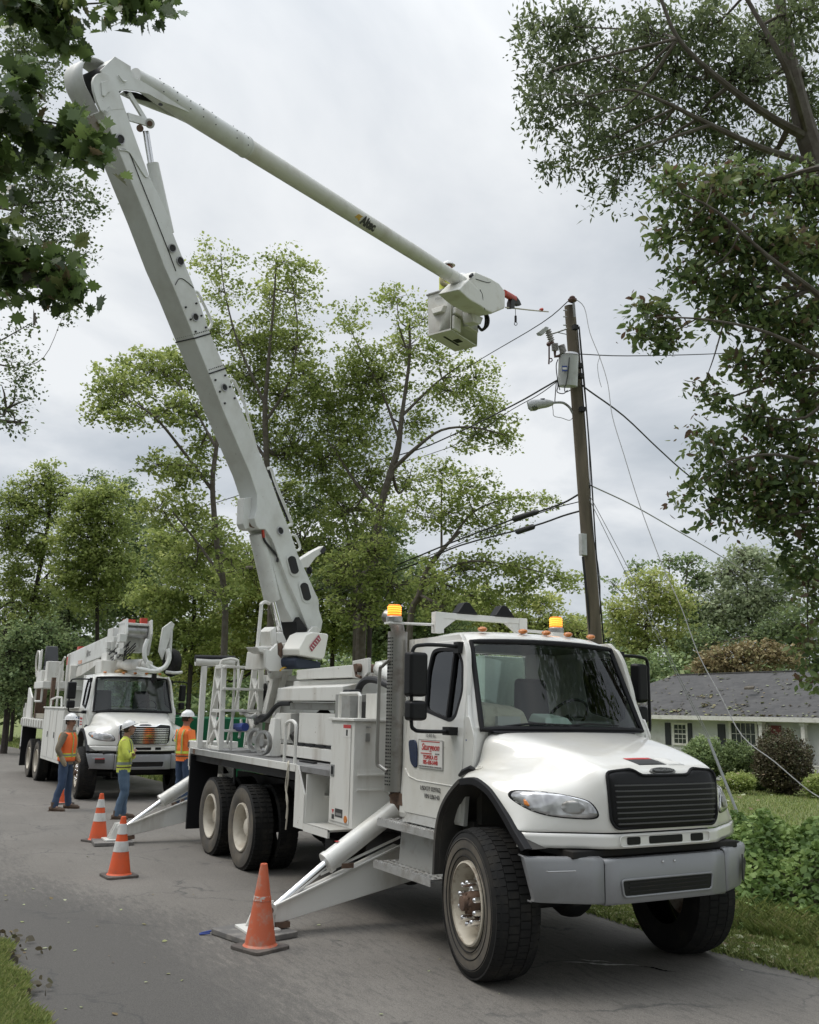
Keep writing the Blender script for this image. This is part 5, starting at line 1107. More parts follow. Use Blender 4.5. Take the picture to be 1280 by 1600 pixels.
# ================================================================ digger derrick truck behind
t2 = thing('digger_truck', 'smaller white digger derrick truck parked behind with folded boom over its cab', 'truck', (-15.52, .40, 0), .0237)
cab2, bvh2, hood2 = make_cab(t2, True, R(4))
for u in (-5.45, -6.80):
    for s in (1, -1): wheel_dual(t2, u, s)
door2 = [o for o in bpy.data.objects if o.parent == t2 and o.name.startswith('door')][0]
s2 = curve_mesh('sign_panel', [rounded([(-1.15,1.50),(-.76,1.50),(-.76,1.80),(-1.15,1.80)], .01)], 'sign_white', door2, (0,1.012,0), (1,0,0), (0,0,1), .002)
text('Sturgeon', .075, 'sign_red', s2, (-.955,1.0165,1.72), (1,0,0), (0,0,1), shear=.25, bold=.003)
text('TOPEKA KS', .045, 'sign_red', s2, (-.955,1.0165,1.64), (1,0,0), (0,0,1)); text('785-430-5440', .045, 'sign_red', s2, (-.955,1.0165,1.58), (1,0,0), (0,0,1))
for o_ in (('ink_black',.80,1.0,.80,.884),('sign_red',.80,1.0,.885,.915),('sign_white',.64,.77,.80,.915)):
    k = o_; MB().hexa([(.90-.22*abs(k[1]-.62),k[1],k[3]),(.90-.22*abs(k[2]-.62),k[2],k[3]),(.905-.22*abs(k[2]-.62),k[2],k[3]),(.905-.22*abs(k[1]-.62),k[1],k[3]),(.90-.22*abs(k[1]-.62),k[1],k[4]),(.90-.22*abs(k[2]-.62),k[2],k[4]),(.905-.22*abs(k[2]-.62),k[2],k[4]),(.905-.22*abs(k[1]-.62),k[1],k[4])]).build('bumper_decal', k[0], t2)
MB().tube([(.80,.62,.62),(.80,.62,.50),(.80,.36,.50),(.80,.36,.62)], .02, 6).build('tow_loop', 'dark_metal', t2)
MB().box((-8.0,.36,.78), (.4,.44,1.06)).box((-8.0,-.44,.78), (.4,-.36,1.06)).cyl((-5.45,-.9,.54), (-5.45,.9,.54), .1, 12).cyl((-6.8,-.9,.54), (-6.8,.9,.54), .1, 12).box((-7.2,.4,.6),(-5.1,.6,1.3)).build('frame_rails', 'dark_metal', t2)
MB().box((-8.6,-1.19,1.36), (-1.9,1.19,1.42)).build('deck', 'deck_grey', t2)
ed = MB().box((-8.8,1.17,1.38), (-4.9,1.22,1.62)).box((-8.8,-1.22,1.38), (-2,-1.17,1.62))
for k in range(9): ed.box((-8.7+k*.43,1.22,1.40), (-8.52+k*.43,1.26,1.60))
ed.build('side_rail', 'body_white', t2, bevel=.006)
MB().box((-4.9,.55,.62), (-2.0,1.21,1.92)).box((-4.95,.5,1.92), (-1.95,1.24,1.96)).build('cabinet', 'body_white', t2, bevel=.01)
for a in (-4.8,-3.85,-2.9): MB().box((a,1.212,.70), (a+.86,1.22,1.86)).build('cabinet_door', 'body_white', t2, bevel=.004); MB().box((a+.7,1.221,1.2), (a+.78,1.228,1.34)).build('latch', 'dark_metal', t2)
MB().tube([(-4.7,1.1,1.96),(-4.7,1.1,2.15),(-4.0,1.1,2.2),(-3.2,1.1,2.2),(-3.1,1.1,1.96)], .025, 8).build('grab_rail', 'body_white', t2)
MB().prism([(-8.6,1.15,1.6),(-8.6,1.15,2.5),(-8.45,1.15,2.5),(-7.75,1.15,2.2),(-7.6,1.15,1.6)], (0,-.05,0)).build('tail_panel', 'body_white', t2, bevel=.01)
MB().prism([(-8.75,.9,1.6),(-8.75,.9,2.45),(-8.6,.9,2.5),(-8.6,.9,1.6)], (0,-.3,0)).build('tail_post', 'rusty', t2)
MB().cyl((-9.1,1.1,.75), (-9.1,1.1,1.9), .06, 10).cyl((-9.1,1.1,1.9), (-9.1,1.1,2.05), .03, 8).box((-9.3,-.9,1.40), (-8.6,1.15,1.62)).cyl((-10.4,.9,1.5), (-9.2,.9,1.5), .03, 8).build('rear_outrigger', 'body_white', t2)
MB().box((-7.8,.3,1.62), (-6.3,1.0,1.75)).build('wood_stack', 'rope', t2)
MB().box((-8.62,.8,.22), (-8.58,1.2,1.36)).build('mud_flap', 'black_trim', t2)
# turntable with the operator seat
tt = MB().cyl((-6.9,0,1.42), (-6.9,0,2.5), .38, 20).cyl((-6.9,0,2.42), (-6.9,0,2.55), .55, 24).box((-7.3,-.35,2.5), (-6.5,.35,3.15)).build('turret', 'body_white', t2, bevel=.02)
sp_ = MB().box((-7.6,.35,2.46), (-6.0,1.15,2.66)).box((-7.5,.5,2.66), (-6.6,1.12,2.98)).box((-6.5,.62,2.66), (-6.1,1.05,3.22)).prism([(-7.55,1.1,2.66),(-7.55,1.1,3.55),(-7.2,1.1,3.60),(-7.15,1.1,3.1),(-7.3,1.1,2.66)], (0,-.05,0)).build('operator_pod', 'body_white', tt, bevel=.02)
MB().hexa([(-7.35,.55,3.0),(-6.85,.55,3.0),(-6.85,1.0,3.0),(-7.35,1.0,3.0),(-7.35,.55,3.1),(-6.85,.55,3.12),(-6.85,1.0,3.12),(-7.35,1.0,3.1)]).hexa([(-7.4,.56,3.08),(-7.25,.56,3.08),(-7.25,.98,3.08),(-7.4,.98,3.08),(-7.55,.6,3.72),(-7.42,.6,3.72),(-7.42,.94,3.72),(-7.55,.94,3.72)]).build('operator_seat', 'seat_grey', sp_, bevel=.04)
MB().tube(smooth_path([(-7.45,1.12,2.8),(-7.6,1.15,3.2),(-7.5,1.16,3.5),(-7.1,1.16,3.52),(-6.95,1.16,3.3),(-6.95,1.14,2.95)], 4), .028, 8).tube([(-7.45,1.1,2.48),(-7.45,1.1,2.1),(-6.35,1.1,2.1),(-6.35,1.1,2.48)], .03, 8).build('pod_rail', 'body_white', sp_)
MB().box((-5.6,.9,2.0), (-5.45,1.0,2.75)).build('pole_guide', 'rusty', t2)
MB().tube([(-5.3,.85,1.96),(-5.25,.85,3.1),(-5.0,.8,3.3)], .03, 8).tube([(-5.6,.6,2.0),(-5.5,.6,3.4)], .03, 8).build('hose_rack', 'body_white', t2)
# derrick boom over the cab
b2 = MB().bar((-8.1,0,3.28), (-1.9,0,3.56), .42, .50).build('derrick_boom', 'boom_white', t2, bevel=.03)
MB().bar((-2.6,0,3.53), (-.9,0,3.60), .34, .40).build('inner_boom', 'boom_white', b2, bevel=.02)
MB().prism([(-6.3,.20,3.1),(-3.6,.20,3.22),(-3.2,.20,3.2),(-4.2,.20,3.02),(-5.6,.20,2.85),(-6.6,.20,2.80)], (0,-.4,0)).build('boom_belly', 'body_white', b2)
MB().cyl((-6.3,.0,2.9), (-3.6,.0,3.2), .10, 14).build('lift_cylinder', 'body_white', b2)
MB().box((-8.05,.212,3.2), (-7.7,.218,3.45)).box((-7.2,-.1,3.5),(-6.9,.1,3.72)).build('warning_flag', 'red_part', b2)
MB().box((-6.2,.213,3.17), (-5.7,.219,3.27)).build('boom_reflector', 'amber', b2)
text('Altec', .26, 'ink_grey', b2, (-4.9,.216,3.42), (1,0,.045), (0,0,1), bold=.008)
hd2 = MB().box((-2.3,-.30,3.35), (-1.7,.30,3.92)).box((-1.5,-.34,3.3), (-1.1,.25,3.75)).prism([(-1.0,.30,3.3),(-1.1,.30,4.0),(-.4,.30,4.05),(-.3,.30,3.7),(-.5,.30,3.2)], (0,-.05,0)).prism([(-1.0,-.28,3.3),(-1.1,-.28,4.0),(-.4,-.28,4.05),(-.3,-.28,3.7),(-.5,-.28,3.2)], (0,-.05,0)).box((-1.05,-.3,3.90),(-.5,.3,3.96)).build('boom_head', 'boom_white', b2, bevel=.015)
MB().prism([(-.3,-.68,3.1),(-.3,-.68,3.80),(-.15,-.76,3.90),(-.1,-.76,3.1)], (.08,.04,0)).prism([(-.2,-.55,3.1),(-.2,-.78,3.95),(-.2,-.70,4.02),(-.2,-.5,3.85),(-.2,-.45,3.3)], (.1,0,0)).build('head_side_plate', 'boom_white', b2, bevel=.01)
MB().cyl((-.7,.27,3.78), (-.7,-.26,3.78), .16, 18).build('sheave', 'steel', b2)
MB().box((-1.2,-.05,3.9), (-.95,.2,4.08)).box((-.75,-.25,3.96), (-.6,-.1,4.1)).build('red_marks', 'red_part', b2)
cl2 = MB()
cl2.tube(smooth_path([(.0,-.14,3.55),(.02,-.08,3.35),(.04,-.10,3.1),(.06,-.24,2.93),(.1,-.42,2.86),(.1,-.58,2.95),(.06,-.66,3.15),(.0,-.62,3.35)], 5), .055, 8)
cl2.tube(smooth_path([(.1,.10,2.88),(.12,-.1,2.84),(.14,-.35,2.82),(.12,-.55,2.90)], 4), [.03]*2+[.05]*9+[.03]*2, 8).tube(smooth_path([(.05,-.6,2.82),(.1,-.8,2.80),(.1,-.98,2.82)], 3), .035, 8)
cl2.build('pole_claw', 'boom_white', b2)
MB().lathe([(.14,-.09),(.30,-.1),(.34,0),(.30,.1),(.14,.09)], (-.35,-.85,3.05), (.2,1,0), 24, closed=True).build('hose_drum', 'rubber', b2)
pr_ = np.random.default_rng(3); ms = MB()
for k in range(16):
    a = (-2.0+pr_.random()*1.6, .3-pr_.random()*.2, 3.15+pr_.random()*.3); ms.tube(smooth_path([a, (a[0]+.3, a[1]+.12, a[2]-.15), (a[0]+.6, a[1]-.05, a[2]+.1)], 4), .009+.008*pr_.random(), 6)
ms.build('boom_hoses', 'hose_black', b2); ms2 = MB()
for k in range(9):
    a = (-2.3+pr_.random()*1.9, .22+pr_.random()*.15, 3.05+pr_.random()*.7); s_ = .05+.1*pr_.random(); MB().box(a, (a[0]+s_*2, a[1]+s_, a[2]+s_*1.3)).build('winch_part', 'boom_white', b2, bevel=.012)
MB().cyl((-1.7,.1,3.0), (-.2,-.15,2.98), .13, 16).cyl((-.2,-.15,2.98), (.1,-.2,2.97), .09, 14).box((-2.3,.0,2.86), (-1.7,.4,3.3)).build('auger_motor', 'body_white', b2, bevel=.01)
MB().box((-2.2,-.6,2.78), (-1.5,.55,3.1)).build('boom_rest', 'body_white', t2, bevel=.02)
MB().ball((-1.35,.1,2.82), .16, 16, (1,1,.5)).build('roof_beacon', 'amber_old', t2)
MB().cyl((-.1,-.38,2.62), (-.1,-.38,2.85), .06, 10).ball((-.1,-.38,2.62), .07, 10).build('hook_block', 'black_plastic', t2)
# ================================================================ trees beyond the truck
G1 = 'trees beyond the trucks'
tree('slim leaning tree with a bare dark trunk and one big limb arching far left', 27, [(352,960,15),(340,860,14),(332,760,12),(338,700,10),(345,640,7)],
     [(185,605,58,38,1.0),(240,580,60,36,1.1,1),(290,575,50,40,1.0,1.5),(160,640,30,22,.8),(205,655,40,26,.8,-1),(262,640,50,34,.8),(300,640,40,40,.7,1),(250,725,38,26,1.0,-1),(285,745,40,30,1.0),(310,700,42,40,.6,1),(250,790,50,32,.9,1),(300,800,46,36,.8,1.5),(330,850,50,40,.9,2),(290,880,50,34,1.0,2),(345,930,44,26,.8,-1),(325,830,26,24,.6,-.8),(360,870,30,26,.7,-.8)],
     'leaf_mid', .105, .40, 30, limbs=[[(335,770,0,10),(290,710,0,8),(250,660,-.5,6),(215,630,-.5,4)],[(338,700,0,8),(310,650,.5,5),(280,600,.5,4)],[(345,900,0,8),(310,850,.5,6),(270,800,.5,4)]], seed=2, group=G1)
tree('tall open-crowned tree behind the middle of the boom with a sparse yellowish top', 31, [(424,930,16),(420,800,14),(416,700,14),(414,640,12),(420,560,8),(428,470,5),(432,400,3)],
     [(335,405,40,36,.42),(345,455,46,36,.5,.5),(330,515,44,36,.8,1),(440,410,44,34,.45),(465,460,40,40,.55,.5),(480,415,30,26,.35),(420,470,44,40,.6,1),(400,530,54,40,.95,1),(455,545,50,44,1.0,.5),(380,590,50,44,1.0,1),(440,620,56,50,1.05,1),(490,600,44,44,1.0),(395,680,46,44,.8,1),(460,700,50,48,1.1,1),(430,780,54,44,1.1,1.5),(470,850,60,50,1.1,2),(390,890,56,44,1.1,2)],
     'leaf_mid', .105, .42, 30, limbs=[[(418,640,0,9),(395,590,0,6),(370,530,0,5),(350,450,0,3),(345,395,0,2)],[(414,660,0,9),(450,600,0,6),(465,520,0,4),(455,430,0,2)],[(418,720,0,9),(380,670,.5,7),(350,640,.5,5)]], seed=3, group=G1)
tree('big forked tree with thick pale trunk and long horizontal limbs between boom and bucket', 30, [(566,960,22),(585,860,20),(596,790,18),(610,740,16),(622,700,15),(628,650,10),(640,560,7),(640,500,4)],
     [(545,500,34,30,.5),(560,545,40,34,.6,.5),(620,465,36,30,.5),(660,500,36,34,.55),(640,540,50,40,.6,.5),(600,590,60,46,.75,1),(690,560,46,34,.5),(740,590,42,30,.6),(700,610,56,40,.7,.5),(770,640,44,34,.75),(790,690,26,24,.7),(740,680,50,30,.7,.5),(560,600,46,50,1.1,1),(520,640,46,50,1.15,1.5),(560,680,56,50,1.15,1),(500,720,50,50,1.1,1.5),(580,740,46,40,1.05,1.5),(540,800,56,46,1.15,1.5),(650,660,44,36,.6,1),(640,750,40,34,.5,1.5),(580,860,46,36,.9,-1.5),(545,890,46,34,.9,-1.2),(610,915,50,32,.9,-1.5),(600,800,30,24,.6,-1.2),(560,950,60,30,1,-1.5)],
     'leaf_mid', .105, .42, 30, limbs=[[(612,735,0,12),(650,700,-.3,9),(690,672,-.5,6),(740,668,-.5,5),(790,680,-.5,3)],[(625,690,0,8),(600,620,.5,6),(570,560,.5,4),(545,510,.5,2)],[(628,650,0,8),(680,600,0,5),(720,570,0,3)],[(640,560,0,6),(620,500,0,3)],[(596,800,0,12),(560,760,.5,8),(520,700,.5,6)]], seed=4, group=G1)
tree('double-stemmed tree with reddish stems left of the thick forked tree', 33, [(556,960,12),(553,880,11),(545,840,10),(530,790,7),(515,770,5)],
     [(500,790,44,34,.8),(540,760,40,34,.7,1),(575,820,44,40,.6,1),(520,860,56,40,1.0,1),(590,880,56,40,1.0,1.5),(470,800,36,30,.9,1),(540,900,60,36,1.1,2)],
     'leaf_deep', .13, .45, 17, limbs=[[(553,880,0,9),(556,820,0,7),(540,770,0,5),(530,740,0,3)],[(553,900,0,9),(590,850,0,6),(610,800,0,4)]], seed=5, group=G1)
tree('low spreading tree with thin leaves arching right towards the utility pole', 27, [(640,985,16),(655,930,14),(668,890,12),(690,860,9),(720,830,6)],
     [(690,740,40,34,.65,1),(730,760,50,34,.65),(780,790,46,30,.6),(830,790,40,22,.45),(850,775,26,18,.35),(700,800,50,36,.7,.5),(760,830,50,28,.55,.5),(640,800,40,36,.7,1),(720,890,60,34,.85),(790,885,56,28,.75),(850,900,50,26,.7,-.5),(890,905,26,26,.6),(820,925,46,22,.8),(690,935,56,34,1.0,1),(760,940,50,30,.95,1),(665,900,34,24,.7,-1),(700,950,50,24,.9,-1)],
     'leaf_mid', .10, .38, 28, limbs=[[(668,890,0,9),(700,850,0,7),(740,800,0,5),(790,780,0,3),(830,775,0,2)],[(660,915,0,8),(720,880,-.3,6),(780,880,-.5,4),(850,895,-.5,3)],[(690,860,0,6),(690,800,.5,5),(690,750,.5,3)]], seed=6, group=G1)
DENS = 5.0
# leafy undergrowth trees low behind the truck
for i, (D, x, y0, bl, lm, lb_) in enumerate((
  (36, 300, 1010, [(270,850,46,40,1.2),(320,900,60,50,1.2),(260,930,60,44,1.2),(300,990,80,44,1.2),(240,1010,40,40,1.2)], 'leaf_mid', 'bushy green tree just right of the small digger truck boom'),
  (38, 400, 1010, [(400,910,70,46,1.2),(380,960,70,46,1.2),(430,1000,70,40,1.2),(360,1030,60,30,1.2),(300,1050,60,30,1.1)], 'leaf_yellowish', 'yellow-green thicket behind the ladder of the bucket truck'),
  (37, 520, 1010, [(500,900,60,50,1.2),(560,930,70,50,1.2),(520,980,80,44,1.2),(590,1000,60,40,1.2)], 'leaf_mid', 'dense green tree low between boom foot and exhaust stack'),
  (36, 640, 1010, [(620,900,60,40,1.1),(650,950,70,44,1.2),(610,990,70,40,1.2),(690,985,60,36,1.2)], 'leaf_deep', 'dark bushy tree right behind the left amber beacon'),
  (40, 760, 1010, [(740,950,60,36,1.1),(780,985,70,34,1.1),(850,975,56,30,1.0),(900,990,50,30,.9),(830,940,50,26,.7)], 'leaf_yellowish', 'pale loose trees showing above the cab roof rack'),
  (34, 580, 890, [(580,850,40,40,.9),(610,830,30,40,.7),(600,880,40,30,1.0)], 'leaf_deep', 'dark feathery cedar beside the thick forked trunk'))):
    tree(lb_, D, [(x, y0, 10), (x+4, y0-60, 8), (x, y0-110, 5)], bl, lm, .13, .5, 30, bark='bark_dark', seed=20+i, group=G1)
DENS = 7.5
# left background
G2 = 'trees along the road on the left'
tree('tall thin-leaved tree rising left of all with bare limbs low down', 42, [(40,1120,13),(45,1000,12),(60,900,10),(75,820,8),(80,760,5)],
     [(80,740,30,22,.7),(50,760,44,24,.6),(95,775,40,26,.7),(20,780,34,26,.6),(60,800,50,30,.9),(15,830,30,40,.9),(50,860,50,40,.9),(20,910,40,36,.8),(10,980,30,40,.6),(60,940,46,34,.7)], 'leaf_mid', .13, .5, 24, bark='bark_dark', limbs=[[(48,960,0,6),(20,940,0,4),(-10,960,0,3)],[(55,920,0,6),(90,880,0,4)]], seed=31, group=G2)
tree('rounded bright green tree above the small digger truck', 40, [(150,1080,11),(152,980,9),(150,900,7),(150,820,5)],
     [(135,790,40,26,1.1),(165,770,36,22,1.0),(120,830,44,34,1.2),(170,820,44,36,1.2),(140,870,50,34,1.2),(180,880,40,40,1.1),(110,900,44,34,1.1),(150,930,56,34,1.1)], 'leaf_mid', .125, .5, 26, bark='bark_dark', seed=32, group=G2)
tree('grey-green tree with open top behind the rounded bright one', 46, [(200,1080,11),(202,960,9),(200,860,7)],
     [(190,765,34,20,.8),(150,745,24,16,.5),(205,800,30,30,.9),(215,850,36,40,.9),(220,900,40,44,1.1),(190,930,50,34,1.1),(230,960,40,44,1.1),(130,960,60,30,1.1)], 'leaf_deep', .14, .55, 22, bark='bark_dark', seed=33, group=G2)
tree('light feathery tree in the gap left of the leaning tree', 50, [(240,1060,8),(245,960,7),(240,880,5)],
     [(240,830,26,30,.6),(255,870,30,34,.7),(240,920,34,36,.8),(262,950,30,34,.8),(235,985,40,34,1.0)], 'leaf_hazed', .18, .55, 14, seed=34, group=G2)
tree('shady tree hanging over the road at far left', 38, [(10,1130,14),(14,1050,12),(8,980,9)],
     [(20,1000,40,30,.9),(60,990,50,30,.9),(30,1040,50,30,1.0),(90,1010,50,34,1.1),(10,1080,30,34,1.1),(60,1075,50,30,1.0),(120,1040,50,30,1.0)], 'leaf_deep', .12, .5, 22, bark='bark_dark', seed=35, group=G2)
for i, (x, D) in enumerate(((20,48),(75,50),(105,44),(170,52))):
    tree(('bare straight trunk %s' % ('at the far left picture edge','left of the digger truck seat','above the digger truck seat','behind the digger truck boom')[i])+' with a small shaded crown', D, [(x,1120,8),(x+3,1000,7),(x-2,900,5)], [(x,960,36,40,.6),(x+10,1020,40,40,.8),(x,1080,50,30,1.2)], 'leaf_dark', .2, .6, 18, bark='bark_dark', seed=40+i, group=G2)
DENS = 6.0
# right background beyond the house
G3 = 'trees beyond the house'
tree('soft light green tree beside the utility pole', 62, [(1010,1060,9),(1010,980,7)],
     [(1015,915,40,30,1.2),(1050,940,44,36,1.2),(1000,960,44,36,1.2),(1040,1000,50,40,1.2),(985,1010,36,36,1.1),(965,960,26,30,1.0),(970,1040,40,30,1.1),(1080,1010,40,30,1.2)], 'leaf_yellowish', .2, .7, 16, seed=51, group=G3)
tree('darker rounded tree crowns peeping over the light green tree', 72, [(1060,1060,9),(1060,950,7)],
     [(1000,890,20,16,.7),(1045,875,24,12,.8),(1075,880,30,16,.9),(1095,905,30,24,1.1),(1080,950,40,40,1.1),(1110,980,46,40,1.2),(960,915,20,14,.6)], 'leaf_deep', .24, .8, 15, seed=52, group=G3)
tree('tall pale grey-green tree above the house roof', 70, [(1170,1060,9),(1170,950,7)],
     [(1160,865,34,18,1.0),(1190,880,44,26,1.1),(1140,895,36,26,1.1),(1170,930,60,36,1.2),(1130,950,44,40,1.2),(1210,950,50,44,1.2),(1170,990,60,36,1.2),(1250,900,40,40,1.0)], 'leaf_hazed', .24, .8, 16, seed=53, group=G3)
tree('bronze brown tree top just over the house ridge', 52, [(1150,1070,9),(1150,1040,7)],
     [(1130,1025,46,17,1.2),(1180,1020,50,20,1.2),(1230,1022,40,20,1.2),(1110,1040,30,14,1.1),(1150,1045,60,16,1.2)], 'leaf_brown', .17, .55, 18, seed=54, group=G3)
tree('dark leafy tree above the right end of the house roof', 58, [(1240,1060,9),(1240,1000,7)],
     [(1240,980,50,40,1.2),(1200,1000,40,30,1.1),(1270,1010,50,40,1.2),(1100,1010,40,34,1.2)], 'leaf_dark', .2, .7, 16, seed=55, group=G3)
DENS = 7.
# far wood that closes the view
r_ = np.random.default_rng(77); pts = []
for x, y, rx, ry, D in [(x, 1065+8*math.sin(x), 70, 42, 62+6*math.sin(x*.3)) for x in range(-60, 1400, 50)]+[(x, 1000, 60, 40, 66) for x in range(230, 960, 60)]+[(x, 1030, 50, 46, 60) for x in range(-40, 260, 40)]+[(x, 1105, 60, 16, 52) for x in range(-40, 1340, 50)]:
    c, _ = blob_pts((x, y, rx, ry, 1.0), D, r_, .9); pts.append(c)
P, dr, tn = clusters(np.concatenate(pts), .9, 22, .7, .1, r_)
kind(leaves('far_wood', P, 'leaf_deep', .26, None, RHOMB, .5, tn, dr, .35, r_), 'stuff')
DENS = 3.7
# ---------------------------------------------------------------- near trees that frame the picture
tree('large overhanging tree at upper right with thick grey limbs and drooping fine leaves', 15, [(1330,520,60),(1300,330,56),(1262,215,50),(1240,120,34),(1225,40,26),(1210,-60,20)],
     [(850,40,46,40,.55,1),(870,110,56,40,.6,1),(850,170,40,40,.55,.5),(910,60,60,50,.75,1),(960,120,70,50,.8,1),(900,160,60,40,.75,.5),(1010,50,60,50,.8),(1060,110,60,50,.85),(1000,180,60,40,.8),(950,220,50,34,.75),(900,240,40,26,.7),(850,250,30,16,.6),(1100,40,60,50,.9),(1150,120,60,60,.9),(1090,190,60,40,.8),(1200,60,60,60,.9,1),(1250,160,50,60,.8,1),(1160,230,60,40,.7,.5),(1020,250,60,34,.8),(1240,20,60,40,1,-1),(960,290,40,30,.5),(820,60,24,20,.35),(830,150,22,40,.4)],
     'leaf_fine', .10, .27, 34, limbs=[[(1262,215,0,26),(1200,180,-.5,18),(1120,120,-.8,13),(1060,60,-1,9),(1030,-10,-1,8)],[(1290,260,0,22),(1200,235,-.5,15),(1110,195,-.8,12),(1040,160,-1,8),(980,140,-1,5),(920,150,-1,3)],[(1262,215,0,14),(1230,110,-1,14),(1180,20,-1,10),(1150,-30,-1,8)],[(1110,195,-.8,9),(1050,215,-1,7),(990,235,-1,5),(930,250,-1,3)]],
     seed=61, shape=RHOMB*np.array([.55,1,1]), flat=1.5, droop=.9, bark='bark', up=.2, group='trees framing the view on the right')
DENS = 4.6
tree('broad-leaved tree with pointed reddish-tinged leaves hanging down the right edge', 10.5, [(1400,900,50),(1380,600,44),(1370,400,36),(1360,250,26)],
     [(1050,300,40,30,.9),(1110,290,50,40,1),(1180,290,60,44,1,.5),(1250,300,50,50,1,.5),(1070,360,50,34,.9),(1130,370,60,40,1),(1200,380,60,50,1),(1260,400,50,60,1,.5),(1080,430,50,30,.8),(1150,440,60,40,.9),(1000,480,40,22,.75),(1040,505,46,26,.75),(990,520,24,16,.5),(1060,540,34,16,.5),(1120,490,46,30,.75),(1190,490,60,44,.9),(1260,510,50,60,1),(1150,570,44,20,.6),(1210,570,50,40,.8),(1100,600,30,14,.7),(1130,625,26,12,.5),(1260,610,40,50,.9),(1180,650,46,34,.8),(1120,680,40,26,.8),(1240,690,50,50,1),(1150,730,50,40,1),(1100,740,26,24,.7),(1200,760,60,46,1),(1130,800,40,24,.8),(1070,775,16,10,.4),(1190,810,50,30,.9),(1260,790,40,60,1),(1250,870,40,34,.9),(1270,940,34,44,.8),(1260,1010,30,34,.7),(1270,1070,24,26,.6)],
     'leaf_near', .08, .24, 27, limbs=[[(1375,560,0,26),(1290,470,-.3,14),(1200,400,-.5,9),(1120,330,-.5,6),(1060,300,-.5,3)],[(1380,640,0,22),(1300,570,-.3,12),(1200,520,-.5,8),(1110,500,-.5,5),(1030,495,-.5,3)],[(1385,760,0,20),(1290,730,-.3,10),(1210,710,-.5,7),(1140,720,-.5,4)],[(1390,880,0,18),(1320,850,0,10),(1270,880,0,6),(1262,960,0,4),(1266,1040,0,2)]],
     seed=62, shape=BROAD*np.array([.62,1,1]), flat=.8, droop=.5, bark='bark', up=.3, group='trees framing the view on the right')
DENS = 11
tree('wispy small-leaved tree behind the oak leaves on the left edge', 17, [(-120,900,40),(-110,600,34),(-100,300,26),(-90,100,16)],
     [(30,70,50,34,.5),(80,60,40,30,.4),(60,110,50,40,.5),(20,160,40,50,.6),(60,280,50,34,.45),(110,290,44,30,.4),(40,320,50,34,.5),(100,340,50,30,.45),(140,310,26,26,.35),(60,380,50,30,.45),(110,400,40,30,.4),(20,420,34,40,.5),(90,450,30,30,.35),(100,490,16,20,.35),(20,560,34,34,.32),(40,590,26,30,.3),(10,640,30,40,.3),(40,510,26,14,.25),(30,660,20,14,.2)],
     'leaf_dark', .065, .30, 20, limbs=[[(-105,380,0,16),(-20,330,0,9),(40,318,0,6),(110,312,0,3)],[(-110,520,0,14),(-30,560,0,6),(20,575,0,3)],[(-105,300,0,14),(-20,200,0,8),(40,120,0,5)],[(-105,420,0,14),(-20,400,0,8),(60,420,0,4)]],
     seed=63, shape=RHOMB, flat=1.0, bark='bark', group='trees framing the view on the left')
DENS = 2.6
tree('oak with large lobed leaves hanging close in the top left corner', 4.6, [(-400,900,120),(-380,500,110),(-360,200,90)],
     [(30,190,50,34,1.2),(90,200,40,30,1.0),(20,130,34,30,.9),(125,215,24,26,.8),(60,240,50,22,.9,.3),(10,250,26,30,.8),(145,228,14,18,.6,-.1),(60,400,46,26,1.0),(20,440,40,30,1.0),(90,430,34,22,.8),(110,440,18,14,.6),(10,380,26,26,.8),(60,20,60,22,.9,.4),(20,10,34,34,.9,.3),(110,10,30,12,.8,.4),(190,8,26,9,.7,.5),(235,5,28,10,.8,.5),(100,55,8,12,.25,.4)],
     'leaf_oak', .088, .13, 13, limbs=[[(-370,300,0,40),(-150,230,0,14),(0,190,0,8),(100,195,0,4),(150,222,0,2)],[(-380,420,0,36),(-150,420,0,12),(0,410,0,7),(100,425,0,3)],[(-370,100,0,30),(-100,20,.2,10),(60,10,.4,6),(240,0,.5,3)]],
     seed=64, shape=OAKL, flat=.9, droop=.4, up=.25, bark='bark', group='trees framing the view on the left', var=.2)
# woods beside and behind the camera: never in the picture, added to shade it and show in the glass
pts = []; rw = np.random.default_rng(8)
for (u, v, z, r_x, n) in ((5.5,-8.5,9.5,3.2,230),(8,-11,8,3.5,160),(3,-11.5,11,3,90),(14,-3,7,4,170),(16,4,7,4,170),(15,11,7,4,170),(10,13,6.5,4,220),(4,14.5,6.5,4.5,220),(-3,15.5,6.5,4.5,220),(-11,18,7,5,220),(12,9,4,3,120),(6,11.5,3,2.6,110),(-1,12.5,3,2.6,110)):
    q = unit(rw.normal(size=(n,3)))*(rw.random((n,1))**.4)*r_x; q[:,2] *= .9 if z < 5 else 1.1; pts.append(q+np.array([u,v,z]))
P, dr, tn = clusters(np.concatenate(pts), .55, 16, .9, .3, rw); kind(leaves('unseen_shade_wood', P, 'leaf_dark', .26, None, RHOMB, .3, tn, dr, .35, rw), 'stuff')
